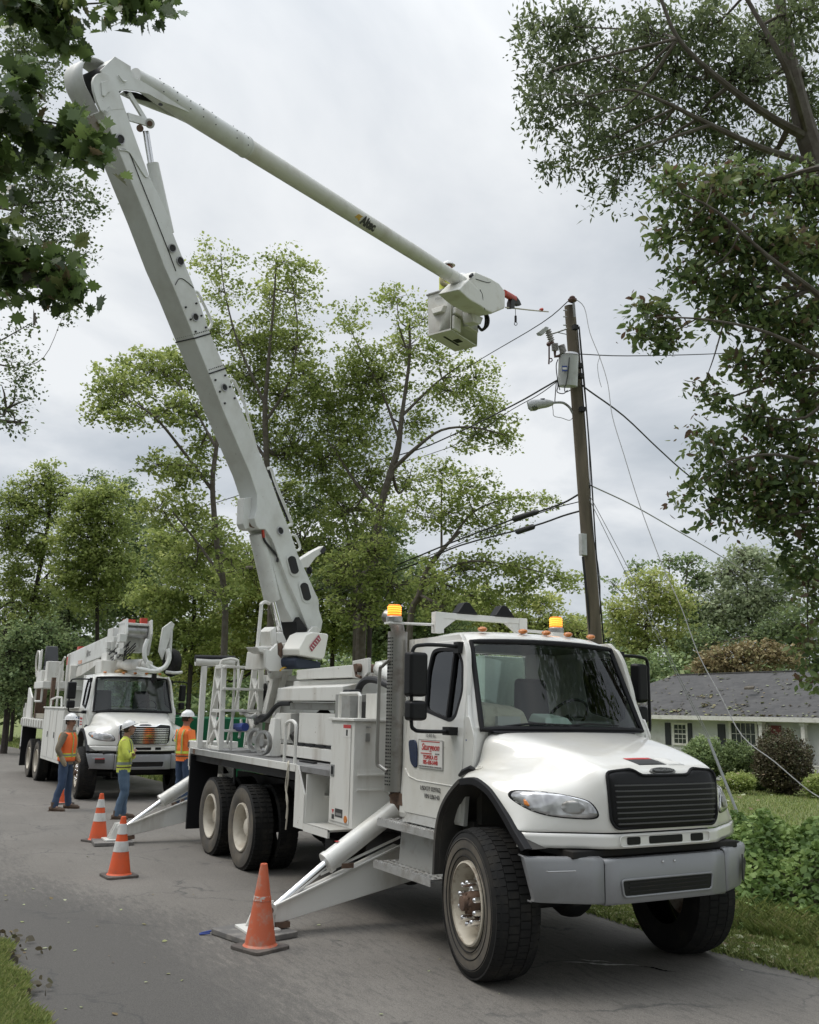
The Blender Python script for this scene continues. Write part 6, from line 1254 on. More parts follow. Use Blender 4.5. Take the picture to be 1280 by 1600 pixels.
# ================================================================ verge grass, vines, litter
r_ = np.random.default_rng(5)
def scatter(n, fn): 
    out = []
    while len(out) < n:
        p = fn()
        if p is not None: out.append(p)
    return np.array(out)
def in_view(u, v, w=0, m_=60):
    d = conv((u, v, w))-CAM; z = d.dot(FWD)
    if z < .5: return False
    x = 640+d.dot(RGT)/z*FPX/1.0; y = 800+d.dot(DWN)/z*FPX; return -m_ < x < 1280+m_ and -m_ < y < 1600+m_
def vis(u0, u1, v0, v1, dens=None):
    def f():
        u, v = r_.uniform(u0, u1), r_.uniform(v0, v1)
        if not in_view(u, v): return None
        return (u, v)
    return f
def grass(name, pts, h, lean, m_='blade', wdt=.006):
    n = len(pts); P = np.array([(u, v, hgt(u, v)) for u, v in pts]); a = r_.uniform(0, 2*math.pi, n); hh = h*(.5+r_.random(n)); L_ = lean*(.3+r_.random(n))
    d = np.c_[np.cos(a), np.sin(a), np.zeros(n)]; s = np.c_[-np.sin(a), np.cos(a), np.zeros(n)]*wdt
    V = np.stack([P-s, P+s, P+d*(L_*hh*.4)[:,None]+s*.8+np.c_[np.zeros((n,2)), hh*.6], P+d*(L_*hh)[:,None]+np.c_[np.zeros((n,2)), hh], P+d*(L_*hh*.4)[:,None]-s*.8+np.c_[np.zeros((n,2)), hh*.6]], 1).reshape(-1,3)*np.array([1,-1,1])
    me = bpy.data.meshes.new(name); k = 5; me.vertices.add(n*k); me.loops.add(n*k); me.polygons.add(n)
    me.vertices.foreach_set('co', V.ravel().astype(np.float32)); me.loops.foreach_set('vertex_index', np.arange(n*k, dtype=np.int32)); me.polygons.foreach_set('loop_start', np.arange(0, n*k, k, dtype=np.int32)); me.update(calc_edges=True)
    at = me.attributes.new('tone', 'FLOAT', 'FACE'); at.data.foreach_set('value', r_.random(n).astype(np.float32)**1.3); me.materials.append(M[m_]); o = bpy.data.objects.new(name, me); COL.objects.link(o); kind(o, 'stuff'); return o
redge = lambda u: lerp_edge(RE, u)
def verge(): 
    u = r_.uniform(-5, 3.2); e = redge(u); v = e-abs(r_.normal())*1.0-.0+r_.uniform(-.05, .05); return (u, v) if in_view(u, v) else None
grass('verge_grass', scatter(42000, verge), .055, .9)
def verge2():
    u = r_.uniform(-4, 3.2); e = redge(u); v = e-.75-abs(r_.normal())*.5; return (u, v) if in_view(u, v) else None
grass('tall_grass', scatter(9000, verge2), .12, 1.1, wdt=.005)
def lawn_f():
    u = r_.uniform(-30, 0); v = r_.uniform(-32, -3); return (u, v) if in_view(u, v) else None
grass('lawn_grass', scatter(45000, lawn_f), .07, .8, wdt=.012)
def vl():
    u = r_.uniform(-2.6, .9); v = 4.30+abs(r_.normal())*.5-.02*r_.random(); v += .05*math.sin(u*6); return (u, v) if in_view(u, v, 0, 30) else None
grass('roadside_grass', scatter(16000, vl), .06, .9)
grass('far_verge_grass', scatter(9000, lambda: (lambda u, v: (u, v) if in_view(u, v) else None)(r_.uniform(-60, -20), 0) if 0 else (lambda u: (lambda v: (u, v) if in_view(u, v) else None)(redge(u)-abs(r_.normal())*1.8))(r_.uniform(-62, -14))), .12, .8, wdt=.02)
# vine mound on the right
def mound(u, v):
    a = math.exp(-(((u+1.6)/2.3)**2+((v+4.7)/1.25)**2)**1.3)*.82; b = math.exp(-(((u+4.5)/2.6)**2+((v+6.6)/1.5)**2))*.62; c = math.exp(-(((u-.5)/1.2)**2+((v+4.4)/.9)**2))*.45
    return max(a, b, c)
vp = []
while len(vp) < 30000:
    u, v = r_.uniform(-8, 2), r_.uniform(-9, -2.6); h = mound(u, v)
    if h < .06 or not in_view(u, v, .3): continue
    h *= .88+.16*math.sin(u*3.1+v*2.3)+.12*math.sin(u*7.3-v*5.1); vp.append((u, v, hgt(u, v)+h*(1-.45*r_.random()**2)))
vp = np.array(vp); tn = np.clip(.35+.35*np.sin(vp[:,0]*4.1+vp[:,1]*3.3)+.3*np.sin(vp[:,0]*9.7-vp[:,1]*8.1)+.15*r_.normal(size=len(vp)), 0, 1)
kind(leaves('vine_thicket', vp, 'leaf_vine', .075, None, BROAD, .75, tn, None, .3, r_), 'stuff')
mm = MB().grid([[(u, v, hgt(u, v)-.06+max(0, mound(u, v)-.10)*.72) for v in np.linspace(-9, -2.6, 40)] for u in np.linspace(-8, 2, 50)]); kind(mm.build('thicket_soil', 'soil_grass'), 'stuff')
# weeds poking out of the verge
wd = scatter(500, verge2); wp = np.array([(u, v, hgt(u, v)+.06) for u, v in wd]); P, dr, tn = clusters(wp, .07, 9, .7, .2, r_); kind(leaves('verge_weeds', P, 'leaf_vine', .05, None, BROAD, .6, tn, dr, .3, r_), 'stuff')
# fallen leaves and torn twigs
def lit(n, f, name, size, m_='litter', z=.012):
    q = scatter(n, f); P = np.array([(u, v, max(hgt(u, v), .0)+z if True else 0) for u, v in q]); kind(leaves(name, P, m_, size, None, BROAD, 3.5, None, None, .4, r_), 'stuff')
lit(760, lambda: (lambda u: (lambda v: (u, v) if in_view(u, v) else None)(redge(u)-.02-abs(r_.normal())*.45))(r_.uniform(-4, 3)), 'fallen_leaves', .065, z=.04)
lit(800, lambda: (lambda u, v: (u, v) if in_view(u, v) else None)(r_.uniform(-26, -1), r_.uniform(-30, -4)), 'lawn_litter', .09, z=.06)
lit(26, lambda: (lambda u: (lambda v: (u, v) if in_view(u, v) else None)(4.3-abs(r_.normal())*.6))(r_.uniform(-5, 1)), 'road_leaves', .035, z=.014)
lit(60, lambda: (lambda u, v: (u, v) if in_view(u, v) else None)(r_.uniform(-14, 1), r_.uniform(-1.2, 4.2)), 'road_specks', .03, z=.016)
for i, (px, py, n) in enumerate(((14,1500,5),(30,1560,5),(6,1475,4))):
    a = onW(px, py); q = np.array(a)+r_.normal(size=(n*6,3))*np.array([.12,.12,.01]); q[:,2] = np.abs(q[:,2])+.045; leaves('dead_leaf_heap', q, 'leaf_bronze', .05, None, BROAD, .6, None, None, .3, r_)['kind'] = 'stuff'
# shrubs in front of the house
def shrub(label, c, rx, ry, rz, lm, leaf, n, seed, group='shrubs in front of the house', cat='shrub'):
    rr = np.random.default_rng(seed); root = thing('shrub', label, cat, c, 0, group)
    q = unit(rr.normal(size=(n,3)))*(rr.random((n,1))**.3); q[:,2] = q[:,2]*.5+.5
    q *= 1+.12*np.sin(q[:,0:1]*7+seed)*np.cos(q[:,1:2]*6+q[:,2:3]*5)
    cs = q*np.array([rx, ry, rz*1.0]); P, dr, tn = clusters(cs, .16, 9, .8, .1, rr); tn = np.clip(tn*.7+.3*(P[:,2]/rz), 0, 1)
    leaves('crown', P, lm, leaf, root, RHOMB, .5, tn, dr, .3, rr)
    st = MB()
    for k in range(5): st.tube([(0,0,-.1), (rr.normal()*rx*.3, rr.normal()*ry*.3, rz*.6)], [.04,.02], 5)
    st.build('stem', 'bark_dark', root, weld=False); return root
# ================================================================ house across the lawn
z7 = lambda x, y: (980+x/4, 1000+y/4)
VH = atD(1140, 1118, 42)[1]
hU = lambda x: onV(*z7(x, 480), VH)[0]
hW = lambda x, y: onV(*z7(x, y), VH)[2]
mat('siding_grey', (.52,.53,.53), .7, dirt=(.42,.42,.41), dscale=1.5)
mat('trim_white', (.68,.67,.64), .5, dirt=(.5,.48,.44), dscale=5)
mat('shutter', (.018,.02,.028), .5)
mat('door_red', (.16,.03,.03), .5)
mat('brick_base', (.12,.10,.09), .85, dirt=(.07,.06,.055), dscale=9)
def mat_shingle():
    m, t, o = newmat('roof_shingle'); b = pbsdf(t, Roughness=.9)
    c = t.nodes.new('ShaderNodeTexCoord'); br = t.nodes.new('ShaderNodeTexBrick'); br.inputs['Scale'].default_value = 1.0; br.inputs['Brick Width'].default_value = .32; br.inputs['Row Height'].default_value = .14; br.inputs['Mortar Size'].default_value = .006
    br.inputs['Color1'].default_value = (.06,.059,.06,1); br.inputs['Color2'].default_value = (.085,.083,.083,1); br.inputs['Mortar'].default_value = (.045,.045,.05,1)
    t.links.new(c.outputs['Object'], br.inputs['Vector']); n = noise(t, 1.3, 5)
    t.links.new(mix(t, ramp(t, n.outputs[0], [(.4,(0,0,0)),(.7,(.5,.5,.5))]), br.outputs[0], (.105,.103,.10)), b.inputs['Base Color']); t.links.new(b.outputs[0], o.inputs[0])
mat_shingle()
ze = 2.03; zb = -1.35; dep = 8.6; ov = .45
u0, u1 = hU(-330), hU(2300); _r = onV(*z7(300, 218), VH-dep/2); zr = _r[2]; hipu = _r[0]
house = thing('house', 'low grey house with dark hipped roof and white trim across the lawn', 'house', ((u0+u1)/2, VH-dep/2, zb))
HO = np.array([(u0+u1)/2, VH-dep/2, zb])
def hb(mb, nm, m_, par=house, **k): mb.v = [tuple(np.array(p)-HO) for p in mb.v]; return mb.build(nm, m_, par, **k)
hwall = hb(MB().box((u0,VH-dep,zb-.3), (u1,VH,ze)), 'wall', 'siding_grey')
hb(MB().box((u0-.03,VH-dep-.03,zb-.35), (u1+.03,VH+.03,zb+.55)), 'foundation', 'brick_base')
a, b, c, d = (u0-ov,VH+ov,ze+.02), (u1+ov,VH+ov,ze+.02), (u1+ov,VH-dep-ov,ze+.02), (u0-ov,VH-dep-ov,ze+.02); e, f = (hipu,VH-dep/2,zr), (u1-(hipu-u0),VH-dep/2,zr)
roof = hb(MB().add([a,b,c,d,e,f], [(0,1,5,4),(1,2,5),(2,3,4,5),(3,0,4),(3,2,1,0)]), 'roof', 'roof_shingle', smooth=False)
hb(MB().bar(e, f, .25, .06), 'ridge_cap', 'roof_shingle', roof)
hb(MB().box((u0-ov,VH+ov-.02,ze-.17), (u1+ov,VH+ov+.10,ze+.02)), 'gutter', 'trim_white', roof)
hb(MB().box((u0-ov,VH,ze-.20), (u1+ov,VH+ov,ze-.15)), 'soffit', 'trim_white', roof)
def win(xa, xb, ya, yb, cols, rows, bottom=None):
    ua, ub = hU(xa), hU(xb); wa = hW((xa+xb)/2, ya); wb = hW((xa+xb)/2, yb) if bottom is None else bottom; p = VH
    fr = MB()
    for q in ((ua-.12,wb-.1,ua,wa+.1),(ub,wb-.1,ub+.12,wa+.1),(ua,wa,ub,wa+.1),(ua,wb-.1,ub,wb)): fr.box((q[0],p,q[1]), (q[2],p+.06,q[3]))
    fo = hb(fr, 'window', 'trim_white', hwall)
    g = MB().box((ua,p+.005,wb), (ub,p+.015,wa)); g.v = [tuple(np.array(x)-HO) for x in g.v]; g.build('pane', 'window_dark', fo)
    mu = MB()
    for k in range(1, cols): x = ua+(ub-ua)*k/cols; mu.box((x-.012,p+.016,wb), (x+.012,p+.03,wa))
    for k in range(1, rows): z = wb+(wa-wb)*k/rows; mu.box((ua,p+.016,z-(.028 if k*2 == rows else .012)), (ub,p+.031,z+(.028 if k*2 == rows else .012)))
    mu.v = [tuple(np.array(x)-HO) for x in mu.v]; mu.build('muntin', 'trim_white', fo)
mat('window_dark', (.03,.04,.04), .08, spec=.8)
win(294, 368, 530, 645, 3, 4); win(650, 800, 520, 620, 5, 3, bottom=.35); win(-200, -80, 530, 645, 3, 4)
def shut(xa, xb):
    q = MB().box((hU(xa),VH+.002,hW(300,645)-.1), (hU(xb),VH+.05,hW(300,525)+.05))
    s_ = hb(q, 'shutter', 'shutter', hwall)
shut(238,270); shut(372,404); shut(566,610); shut(-240,-206)
hb(MB().box((hU(822),VH,.0), (hU(860),VH+.05,1.72)).box((hU(870),VH,zb+.5), (hU(884),VH+.08,1.72)), 'door_frame', 'trim_white', hwall)
hb(MB().box((hU(828),VH+.051,.35), (hU(852),VH+.058,1.65)), 'sidelight', 'window_dark', hwall)
dr_ = hb(MB().box((hU(886),VH+.01,zb+.6), (hU(960),VH+.06,1.70)), 'door', 'door_red', hwall)
for xa in (866, 1130, 1420):
    uu_ = hU(xa); hb(MB().box((uu_-.09,VH+ov-.25,zb), (uu_+.09,VH+ov-.07,ze-.16)).box((uu_-.13,VH+ov-.29,ze-.3), (uu_+.13,VH+ov-.03,ze-.16)), 'porch_post', 'trim_white')
rl_ = MB(); ua, ub = hU(1140), hU(1420); rl_.box((ua,VH+.28,zb+1.45), (ub,VH+.34,zb+1.5)).box((ua,VH+.28,zb+.65), (ub,VH+.34,zb+.7))
for k in range(22): x = ua+(ub-ua)*k/22; rl_.box((x,VH+.29,zb+.7), (x+.04,VH+.33,zb+1.45))
hb(rl_, 'porch_railing', 'trim_white')
hb(MB().box((hU(780),VH,zb-.2), (hU(1450),VH+ov+.2,zb+.6)), 'porch_floor', 'brick_base')
# litter blown onto the roof
rr = np.random.default_rng(9); q = []
for _ in range(420):
    t_ = rr.random()**1.6; x = rr.uniform(u0+1, u1-1); q.append((x, VH+ov-(dep/2+ov)*t_, ze+.03+(zr-ze)*t_+.03))
for _ in range(160): q.append((rr.uniform(u0-.3, u1), VH+ov-.02-rr.random()*.15, ze+.09))
for cx_ in range(7):
    bx, bt = rr.uniform(u0+2, u1-3), rr.uniform(.05, .7)
    for _ in range(22): t_ = bt+rr.normal()*.03; q.append((bx+rr.normal()*.3, VH+ov-(dep/2+ov)*t_, ze+.05+(zr-ze)*t_+.03))
kind(leaves('roof_litter', q, 'litter', .16, None, RHOMB, 2.5, None, None, .4, rr), 'stuff')
cu, cv_ = hU(625), VH+ov-(dep/2+ov)*.42
tag(MB().hexa([(cu-.3,cv_-.1,3.36),(cu+.25,cv_-.1,3.36),(cu+.35,cv_+.1,3.28),(cu-.2,cv_+.12,3.28),(cu-.3,cv_-.1,3.46),(cu+.25,cv_-.1,3.48),(cu+.35,cv_+.1,3.40),(cu-.2,cv_+.12,3.38)]).build('broken_board', 'bark', None, bevel=.02), 'small broken piece of wood lying on the house roof', 'wood')
def sh_at(x, y, D=38): p = atD(*z7(x, y), D); return (p[0], p[1], hgt(p[0], p[1])-.2)
def shz(lbl, xc, ytop, ybot, wpx, D, lm, seed, leaf=.07, n=900):
    top = atD(*z7(xc, ytop), D); c = (top[0], top[1], atD(*z7(xc, ybot), D)[2]); rx = wpx/4*D/FPX/2; return shrub(lbl, c, rx, rx, (top[2]-c[2])*.97, lm, leaf, n, seed)
shz('rounded dark green shrub under the left window of the house', 480, 600, 860, 270, 38, 'leaf_deep', 71, .08, 1500)
shz('rounded dark green shrub under the wide window of the house', 690, 628, 900, 250, 37, 'leaf_dark', 72, .08, 1500)
shz('tall bronze-tinged shrub in front of the porch of the house', 960, 560, 960, 350, 35, 'leaf_bronze', 73, .08, 2200)
shz('small low light green shrub at the lawn edge by the house', 700, 835, 930, 190, 34, 'leaf_mid', 74, .07, 700)
shz('bright green shrub at the right picture edge by the porch', 1190, 840, 990, 150, 33, 'leaf_mid', 75, .07, 700)
shz('dark shrub at the foot of the porch post of the house', 830, 790, 930, 130, 36, 'leaf_dark', 76, .08, 700)
# ================================================================ utility pole with its gear and wires
zP = lambda x, y: (800+x/6.667, 440+y/6.667)
mat('pole_wood', (.20,.165,.125), .9, dirt=(.10,.085,.065), dscale=2.2, dlo=.38, dhi=.68, bmp=.7, bscale=9, stretch=(1,1,.12))
mat('transformer_grey', (.50,.51,.51), .45, dirt=(.40,.40,.39), dscale=4)
mat('porcelain', (.42,.40,.40), .3)
mat('fitting_brown', (.12,.06,.05), .4)
mat('cable_black', (.025,.025,.027), .6)
mat('wire_grey', (.30,.30,.30), .5)
mat('guard_grey', (.25,.26,.265), .5)
DP = 21.3
pt, pb = V3(*atD(890.5, 478, 21.5)), V3(*atD(950, 1255, 20.7))
gb = pb.copy(); gb[2] = hgt(pb[0], pb[1]); ax_ = (pt-pb)/np.linalg.norm(pt-pb); gb2 = pb+ax_*((gb[2]-.4-pb[2])/ax_[2])
pole = thing('utility_pole', 'leaning weathered wooden utility pole with grey transformer and street lamp', 'utility pole', (gb2[0], gb2[1], gb[2]))
PO = np.array([gb2[0], gb2[1], gb[2]])
def pb_(mb, nm, m_, par=pole, **k): mb.v = [tuple(np.array(p)-PO) for p in mb.v]; return mb.build(nm, m_, par, **k)
pb_(MB().tube([tuple(gb2), tuple(gb2*.35+pt*.65), tuple(pt)], [.175,.145,.125], 20), 'post', 'pole_wood')
P_ = lambda x, y, D=DP: atD(*zP(x, y), D)
pxp = lambda x, y, D=DP: atD(x, y, D)
tr_ = pb_(MB().cyl(P_(580,1095,21.05), P_(592,765,21.05), .225, 28), 'transformer', 'transformer_grey', bevel=.02)
pb_(MB().cyl(P_(592,765,21.05), P_(593,742,21.05), .235, 28, .20), 'transformer_lid', 'steel', tr_)
ins = MB()
for a, b, r_1 in (((540,745),(510,655),.09),((452,720),(445,640),.085)):
    A_, B_ = V3(*P_(*a, 20.95)), V3(*P_(*b, 20.95)); d = B_-A_; L_ = np.linalg.norm(d); prof = []
    for k in range(7): prof += [(r_1*.72, L_*k/7), (r_1, L_*(k+.35)/7)]
    ins.lathe(prof+[(.03, L_)], tuple(A_), tuple(d), 14)
pb_(ins, 'bushing', 'porcelain', tr_)
pb_(MB().tube([P_(448,720,20.95), P_(450,780,20.95), P_(520,770,21)], .035, 8), 'arrester_bracket', 'fitting_brown', tr_)
q = pb_(MB().box((0,0,0),(0,0,0)), 'x', 'steel') if 0 else None
la = V3(*P_(550,905,20.82)); rg = V3(.482,-.876,0)
pb_(MB().bar(tuple(la-rg*.06), tuple(la+rg*.06), .01, .13), 'rating_label', 'ink_blue', tr_)
pb_(MB().bar(tuple(la-rg*.05), tuple(la+rg*.05), .014, .05), 'rating_digits', 'sign_white', tr_)
# cut-outs on their bracket
pb_(MB().cyl(P_(415,545), P_(575,490), .022, 8).cyl(P_(480,530), P_(575,550), .01, 6), 'cutout_arm', 'steel')
ci = MB()
for a, b in (((370,495),(415,625)),):
    A_, B_ = V3(*P_(*a, 21)), V3(*P_(*b, 21)); d = B_-A_; L_ = np.linalg.norm(d); prof = [(.03,0)]
    for k in range(6): prof += [(.05, L_*(k+.1)/6), (.085, L_*(k+.5)/6)]
    ci.lathe(prof+[(.04, L_)], tuple(A_), tuple(d), 12)
pb_(ci, 'cutout', 'porcelain'); pb_(MB().prism([P_(x, y, 21) for x, y in ((250,540),(325,480),(358,490),(350,515),(300,568),(265,565))], tuple(V3(*RGT)*0+V3(.1,0,0))), 'cutout_hood', 'transformer_grey', bevel=.01)
pb_(MB().tube([P_(388,650), P_(388,800), P_(385,860)], .02, 6).tube([P_(388,800), P_(415,800), P_(422,820), P_(400,840)], .015, 6).ball(P_(385,650), .06, 8).ball(P_(420,635), .05, 8), 'fuse_tube', 'fitting_brown')
# top insulator
pb_(MB().cyl(P_(655,370), P_(640,190), .03, 8), 'top_pin', 'steel')
tp_ = P_(630,185); pb_(MB().lathe([(.04,-.08),(.10,-.04),(.105,.0),(.06,.02),(.07,.05),(.04,.08),(.001,.08)], tp_, (0,0,1), 16), 'top_insulator', 'fitting_brown')
st = MB()
for y in (298,365,452): st.cyl(P_(535,y), P_(575,y+2), .015, 6)
pb_(st, 'pole_bolts', 'steel')
# street lamp
lm = pb_(MB().tube(smooth_path([P_(655,1405), P_(635,1370), P_(600,1310), P_(540,1265), P_(480,1258), P_(420,1262)], 4), .03, 10), 'lamp_arm', 'steel')
lh = MB(); pth = smooth_path([P_(430,1264), P_(380,1268), P_(300,1275), P_(230,1285), P_(185,1298), P_(168,1305)], 3); lh.tube(pth, list(np.interp(range(len(pth)), [0,4,9,13,len(pth)-1], [.05,.10,.125,.12,.03])), 14); lh.v = [(p[0], p[1], p[2]) for p in lh.v]
hd_ = pb_(lh, 'lamp_head', 'transformer_grey', lm); pb_(MB().ball(P_(225,1312), .13, 14, (1,1,.6)), 'lamp_bowl', 'lamp_glass', hd_); pb_(MB().ball(P_(228,1308), .06, 10), 'lamp_bulb', 'porcelain', hd_)
pb_(MB().cyl(P_(322,1255), P_(320,1218), .055, 12), 'photo_cell', 'dark_metal', hd_)
pb_(MB().tube(smooth_path([P_(420,1270), P_(430,1340), P_(440,1400), P_(520,1420), P_(600,1445), P_(640,1410)], 4), .008, 5), 'lamp_lead', 'wire_grey', lm)
# meter box, conduits, clamps
mbx = V3(*pxp(911, 851, 20.95)); pb_(MB().bar(tuple(mbx+V3(0,0,.25)), tuple(mbx-V3(0,0,.25)), .15, .12, up=(1,0,0)), 'junction_box', 'transformer_grey', bevel=.01)
cd_ = MB(); off = rg*.15
for dx, r_1 in ((7,.018),(4,.012)): cd_.tube([pxp(898+dx, 510, 21.3), pxp(905+dx*1.2, 600, 21.3), pxp(913+dx*1.4, 720, 21.2), pxp(921+dx*1.5, 860, 21.1), pxp(933+dx*1.6, 1010, 21)], r_1, 6)
cd_.tube([pxp(911,870,20.9), pxp(924,1000,20.9), pxp(936,1150,20.7)], .03, 6); pb_(cd_, 'riser_cables', 'cable_black')
cp = MB()
for x, y in ((906,572),(908,588),(899,512),(910,640),(917,760),(918,785),(920,810)): pb_(MB().box(tuple(V3(*pxp(x, y, 21.15))-.05), tuple(V3(*pxp(x, y, 21.15))+.06)), 'pole_clamp', 'dark_metal')
jm = MB()
for pth in ([(473,1025),(480,1090),(470,1140),(490,1160),(540,1165),(580,1130)], [(600,790),(585,950),(565,1060),(550,1110),(560,1150),(610,1130)], [(480,810),(462,880),(478,1030),(500,1130)], [(465,1030),(455,1150),(448,1250)]):
    jm.tube(smooth_path([P_(x, y, 20.8) for x, y in pth], 4), .012, 5)
pb_(jm, 'jumper_wires', 'cable_black')
# ---- wires: every span its own thing
def wire(label, pts, r_1=.012, m_='cable_black', name='power_line', cat='power line', sm=4, group='overhead wires'):
    o = MB().tube(smooth_path([atD(x, y, D) for x, y, D in pts], sm), r_1, 6).build(name, m_); return tag(o, label, cat, group)
wire('thin bare line from the very top of the pole down left past the bucket', [(893,466,21.4),(846,505,23),(750,562,28),(640,630,34),(560,680,38)], .012)
wire('long line from beside the transformer down left behind both trees', [(871,594,21.2),(850,606,21.8),(800,634,23.5),(700,683,28),(620,712,32),(430,757,40),(230,811,52),(0,833,70),(-60,836,76)], .020)
wire('thinner line running just under the long line left of the transformer', [(871,596,21.2),(840,618,22),(800,640,23.5),(700,700,28),(560,740,34)], .010)
wire('upper communication cable with a long black splice left of the pole', [(905,772,21.2),(880,786,21.7),(840,800,22.5),(800,812,23.4),(700,850,26),(600,890,30),(480,927,35),(280,985,45),(200,1003,50)], .022)
wire('middle communication cable below the spliced one', [(905,784,21.2),(860,796,22.2),(780,825,24),(640,880,28),(480,940,35),(260,1000,46)], .012)
wire('lower communication cable with a short black splice left of the pole', [(908,798,21.2),(880,806,21.7),(830,823,22.7),(720,852,25.5),(640,885,28.5),(480,944,36),(260,1003,47)], .022)
for lb_, a, b in (('long black splice case on the upper communication cable', (800,812,23.3), (842,799,22.4)), ('short black splice case on the lower communication cable', (806,832,23.1), (836,822,22.5))):
    A_, B_ = V3(*atD(*a)), V3(*atD(*b)); tag(MB().tube([tuple(A_), tuple(A_*.9+B_*.1), tuple(A_*.1+B_*.9), tuple(B_)], [.02,.07,.07,.02], 10).build('splice_case', 'cable_black'), lb_, 'cable splice', 'splice cases on the cables')
wire('twisted service cable sagging right from the transformer to the house', [(908,600,21.1),(920,610,21.5),(975,650,23),(1030,702,25),(1085,750,27),(1200,838,32),(1290,900,36)], .020)
wire('pair cable from the middle of the pole down right over the house roof', [(920,757,21.1),(990,790,23.5),(1060,830,26.5),(1130,871,30),(1230,935,36),(1290,975,40)], .016, 'wire_grey')
wire('thin level line running right from the pole below its top', [(903,553,21.3),(980,556,22),(1110,553,24),(1200,547,26),(1290,540,28)], .012)
wire('torn primary wire falling from the pole top across the lawn', [(896,465,21.3),(913,480,21.2),(922,520,20.8),(938,560,20.4),(950,600,20),(957,650,19.6),(975,710,19),(1000,790,18.3),(1035,883,17.4),(1065,950,16.8),(1092,1023,16.2),(1125,1085,15.6),(1160,1150,15),(1210,1190,14.3),(1262,1234,13.8),(1300,1256,13.4)], .009, 'wire_grey')
wire('dangling wire end hanging beside the torn wire', [(938,556,20.4),(934,570,20.4),(936,590,20.4),(940,605,20.4)], .006, 'wire_grey')
wire('left guy wire from the pole to the lawn anchor', [(921,780,21),(985,910,20.6),(1045,1030,20.3),(1106,1152,20)], .008, 'wire_grey', 'guy_wire', 'guy wire', group='guy wires')
wire('right guy wire from the pole to the lawn anchor', [(922,775,21),(988,900,20.6),(1056,1045,20.3),(1110,1154,20)], .008, 'wire_grey', 'guy_wire', 'guy wire', group='guy wires')
wire('slack lead hanging close along the right side of the pole', [(905,520,21.2),(912,600,21.2),(918,660,21.1),(922,740,21.1),(925,820,21),(937,900,20.9),(938,960,20.9)], .009, 'cable_black')
A_ = V3(*atD(1107,1155,20)); an = onW(1168, 1280); B_ = V3(an[0], an[1], hgt(an[0], an[1])-.1)
tag(MB().cyl(tuple(A_), tuple(B_), .030, 10).build('guy_guard', 'guard_grey'), 'grey plastic guard tube slanting down to the guy anchor in the lawn', 'guy guard')
# ================================================================ cones, pads, people
def cone_mat(name, col, dirt):
    return mat(name, col, .55, dirt=dirt, dscale=9, dlo=.5, dhi=.72)
cone_mat('cone_orange', (.70,.105,.03), (.50,.12,.06)); cone_mat('cone_faded', (.56,.13,.06), (.40,.30,.24)); mat('cone_band', (.62,.62,.60), .35, dirt=(.42,.40,.37), dscale=8); mat('cone_base', (.085,.075,.068), .85, dirt=(.20,.17,.15), dscale=6)
def cone(label, loc, rz, worn=False, group='traffic cones on the road'):
    c = thing('traffic_cone', label, 'traffic cone', loc, rz, group)
    MB().prism([(x, y, .006) for x, y in rounded([(-.19,-.19),(.19,-.19),(.19,.19),(-.19,.19)], .05)], (0,0,.034)).build('base', 'cone_base', c, bevel=.008)
    r = lambda z: .132-(.132-.03)*(z-.04)/.66
    MB().lathe([(.150,.04),(r(.055)+.003,.056),(r(.35),.35),(r(.70),.70),(.02,.705),(.018,.69),(.001,.69)], (0,0,0), (0,0,1), 28).build('body', 'cone_faded' if worn else 'cone_orange', c)
    for i, (a, b) in enumerate(((.30,.42),(.50,.62)) if not worn else ((.40,.44),)):
        MB().lathe([(r(a)+.0008,a),(r(a)+.003,a+.002),(r(b)+.003,b-.002),(r(b)+.0008,b)], (0,0,0), (0,0,1), 28).build('reflective_band', 'cone_band' if not worn else 'worn_band', c)
    return c
m_, t_, o_ = newmat('worn_band'); b_ = pbsdf(t_, Roughness=.7); n_ = noise(t_, 22, 5, .7); t_.links.new(ramp(t_, n_.outputs[0], [(.45,(.56,.13,.06)),(.55,(.50,.46,.42))]), b_.inputs['Base Color']); t_.links.new(b_.outputs[0], o_.inputs[0])
cone('old faded orange cone with worn scuffed sides in front of the near outrigger', (-1.56,2.33,0), .35, True)
cone('orange cone with two white bands standing alone left of the faded cone', (-5.5,2.70,0), .1)
cone('orange banded cone just behind the far outrigger foot', (-8.66,2.36,0), .5)
cone('orange banded cone seen between the legs of the man in the orange vest', (-14.5,1.99,0), .2)
mat('pad_board', (.13,.125,.12), .85, dirt=(.26,.24,.22), dscale=6, dlo=.45, dhi=.7, bmp=.3, bscale=30)
def pad(label, loc, rz, a=.30, b=.28, strap=True):
    p = thing('outrigger_pad', label, 'pad', loc, rz, 'pads under the outriggers')
    MB().prism([(x, y, .012) for x, y in rounded([(-a,-b),(a,-b),(a,b),(-a,b)], .04)], (0,0,.05)).build('board', 'pad_board', p, bevel=.008)
    MB().tube(smooth_path([(-a+.02,b-.06,.04),(-a-.05,b+.02,.02),(-a-.02,b+.09,.018),(-a+.05,b+.03,.03)], 4), .009, 6).build('rope_handle', 'blue_hose', p)
pad('dark square pad under the near outrigger foot with blue rope', (-2.02,2.22,0), .25)
pad('dark square pad under the far outrigger foot', (-8.32,2.22,0), -.1)
pad('dark square pad under the outrigger on the lawn side', (-2.02,-2.12,.0), .1)
mat('skin', (.36,.20,.145), .55); mat('skin_ruddy', (.36,.15,.10), .55); mat('hair_brown', (.05,.03,.02), .8)
mat('helmet_white', (.72,.72,.72), .3, coat=.4); mat('jeans', (.035,.06,.115), .85, dirt=(.06,.09,.15), dscale=7); mat('jeans_light', (.09,.14,.21), .85, dirt=(.05,.09,.15), dscale=6)
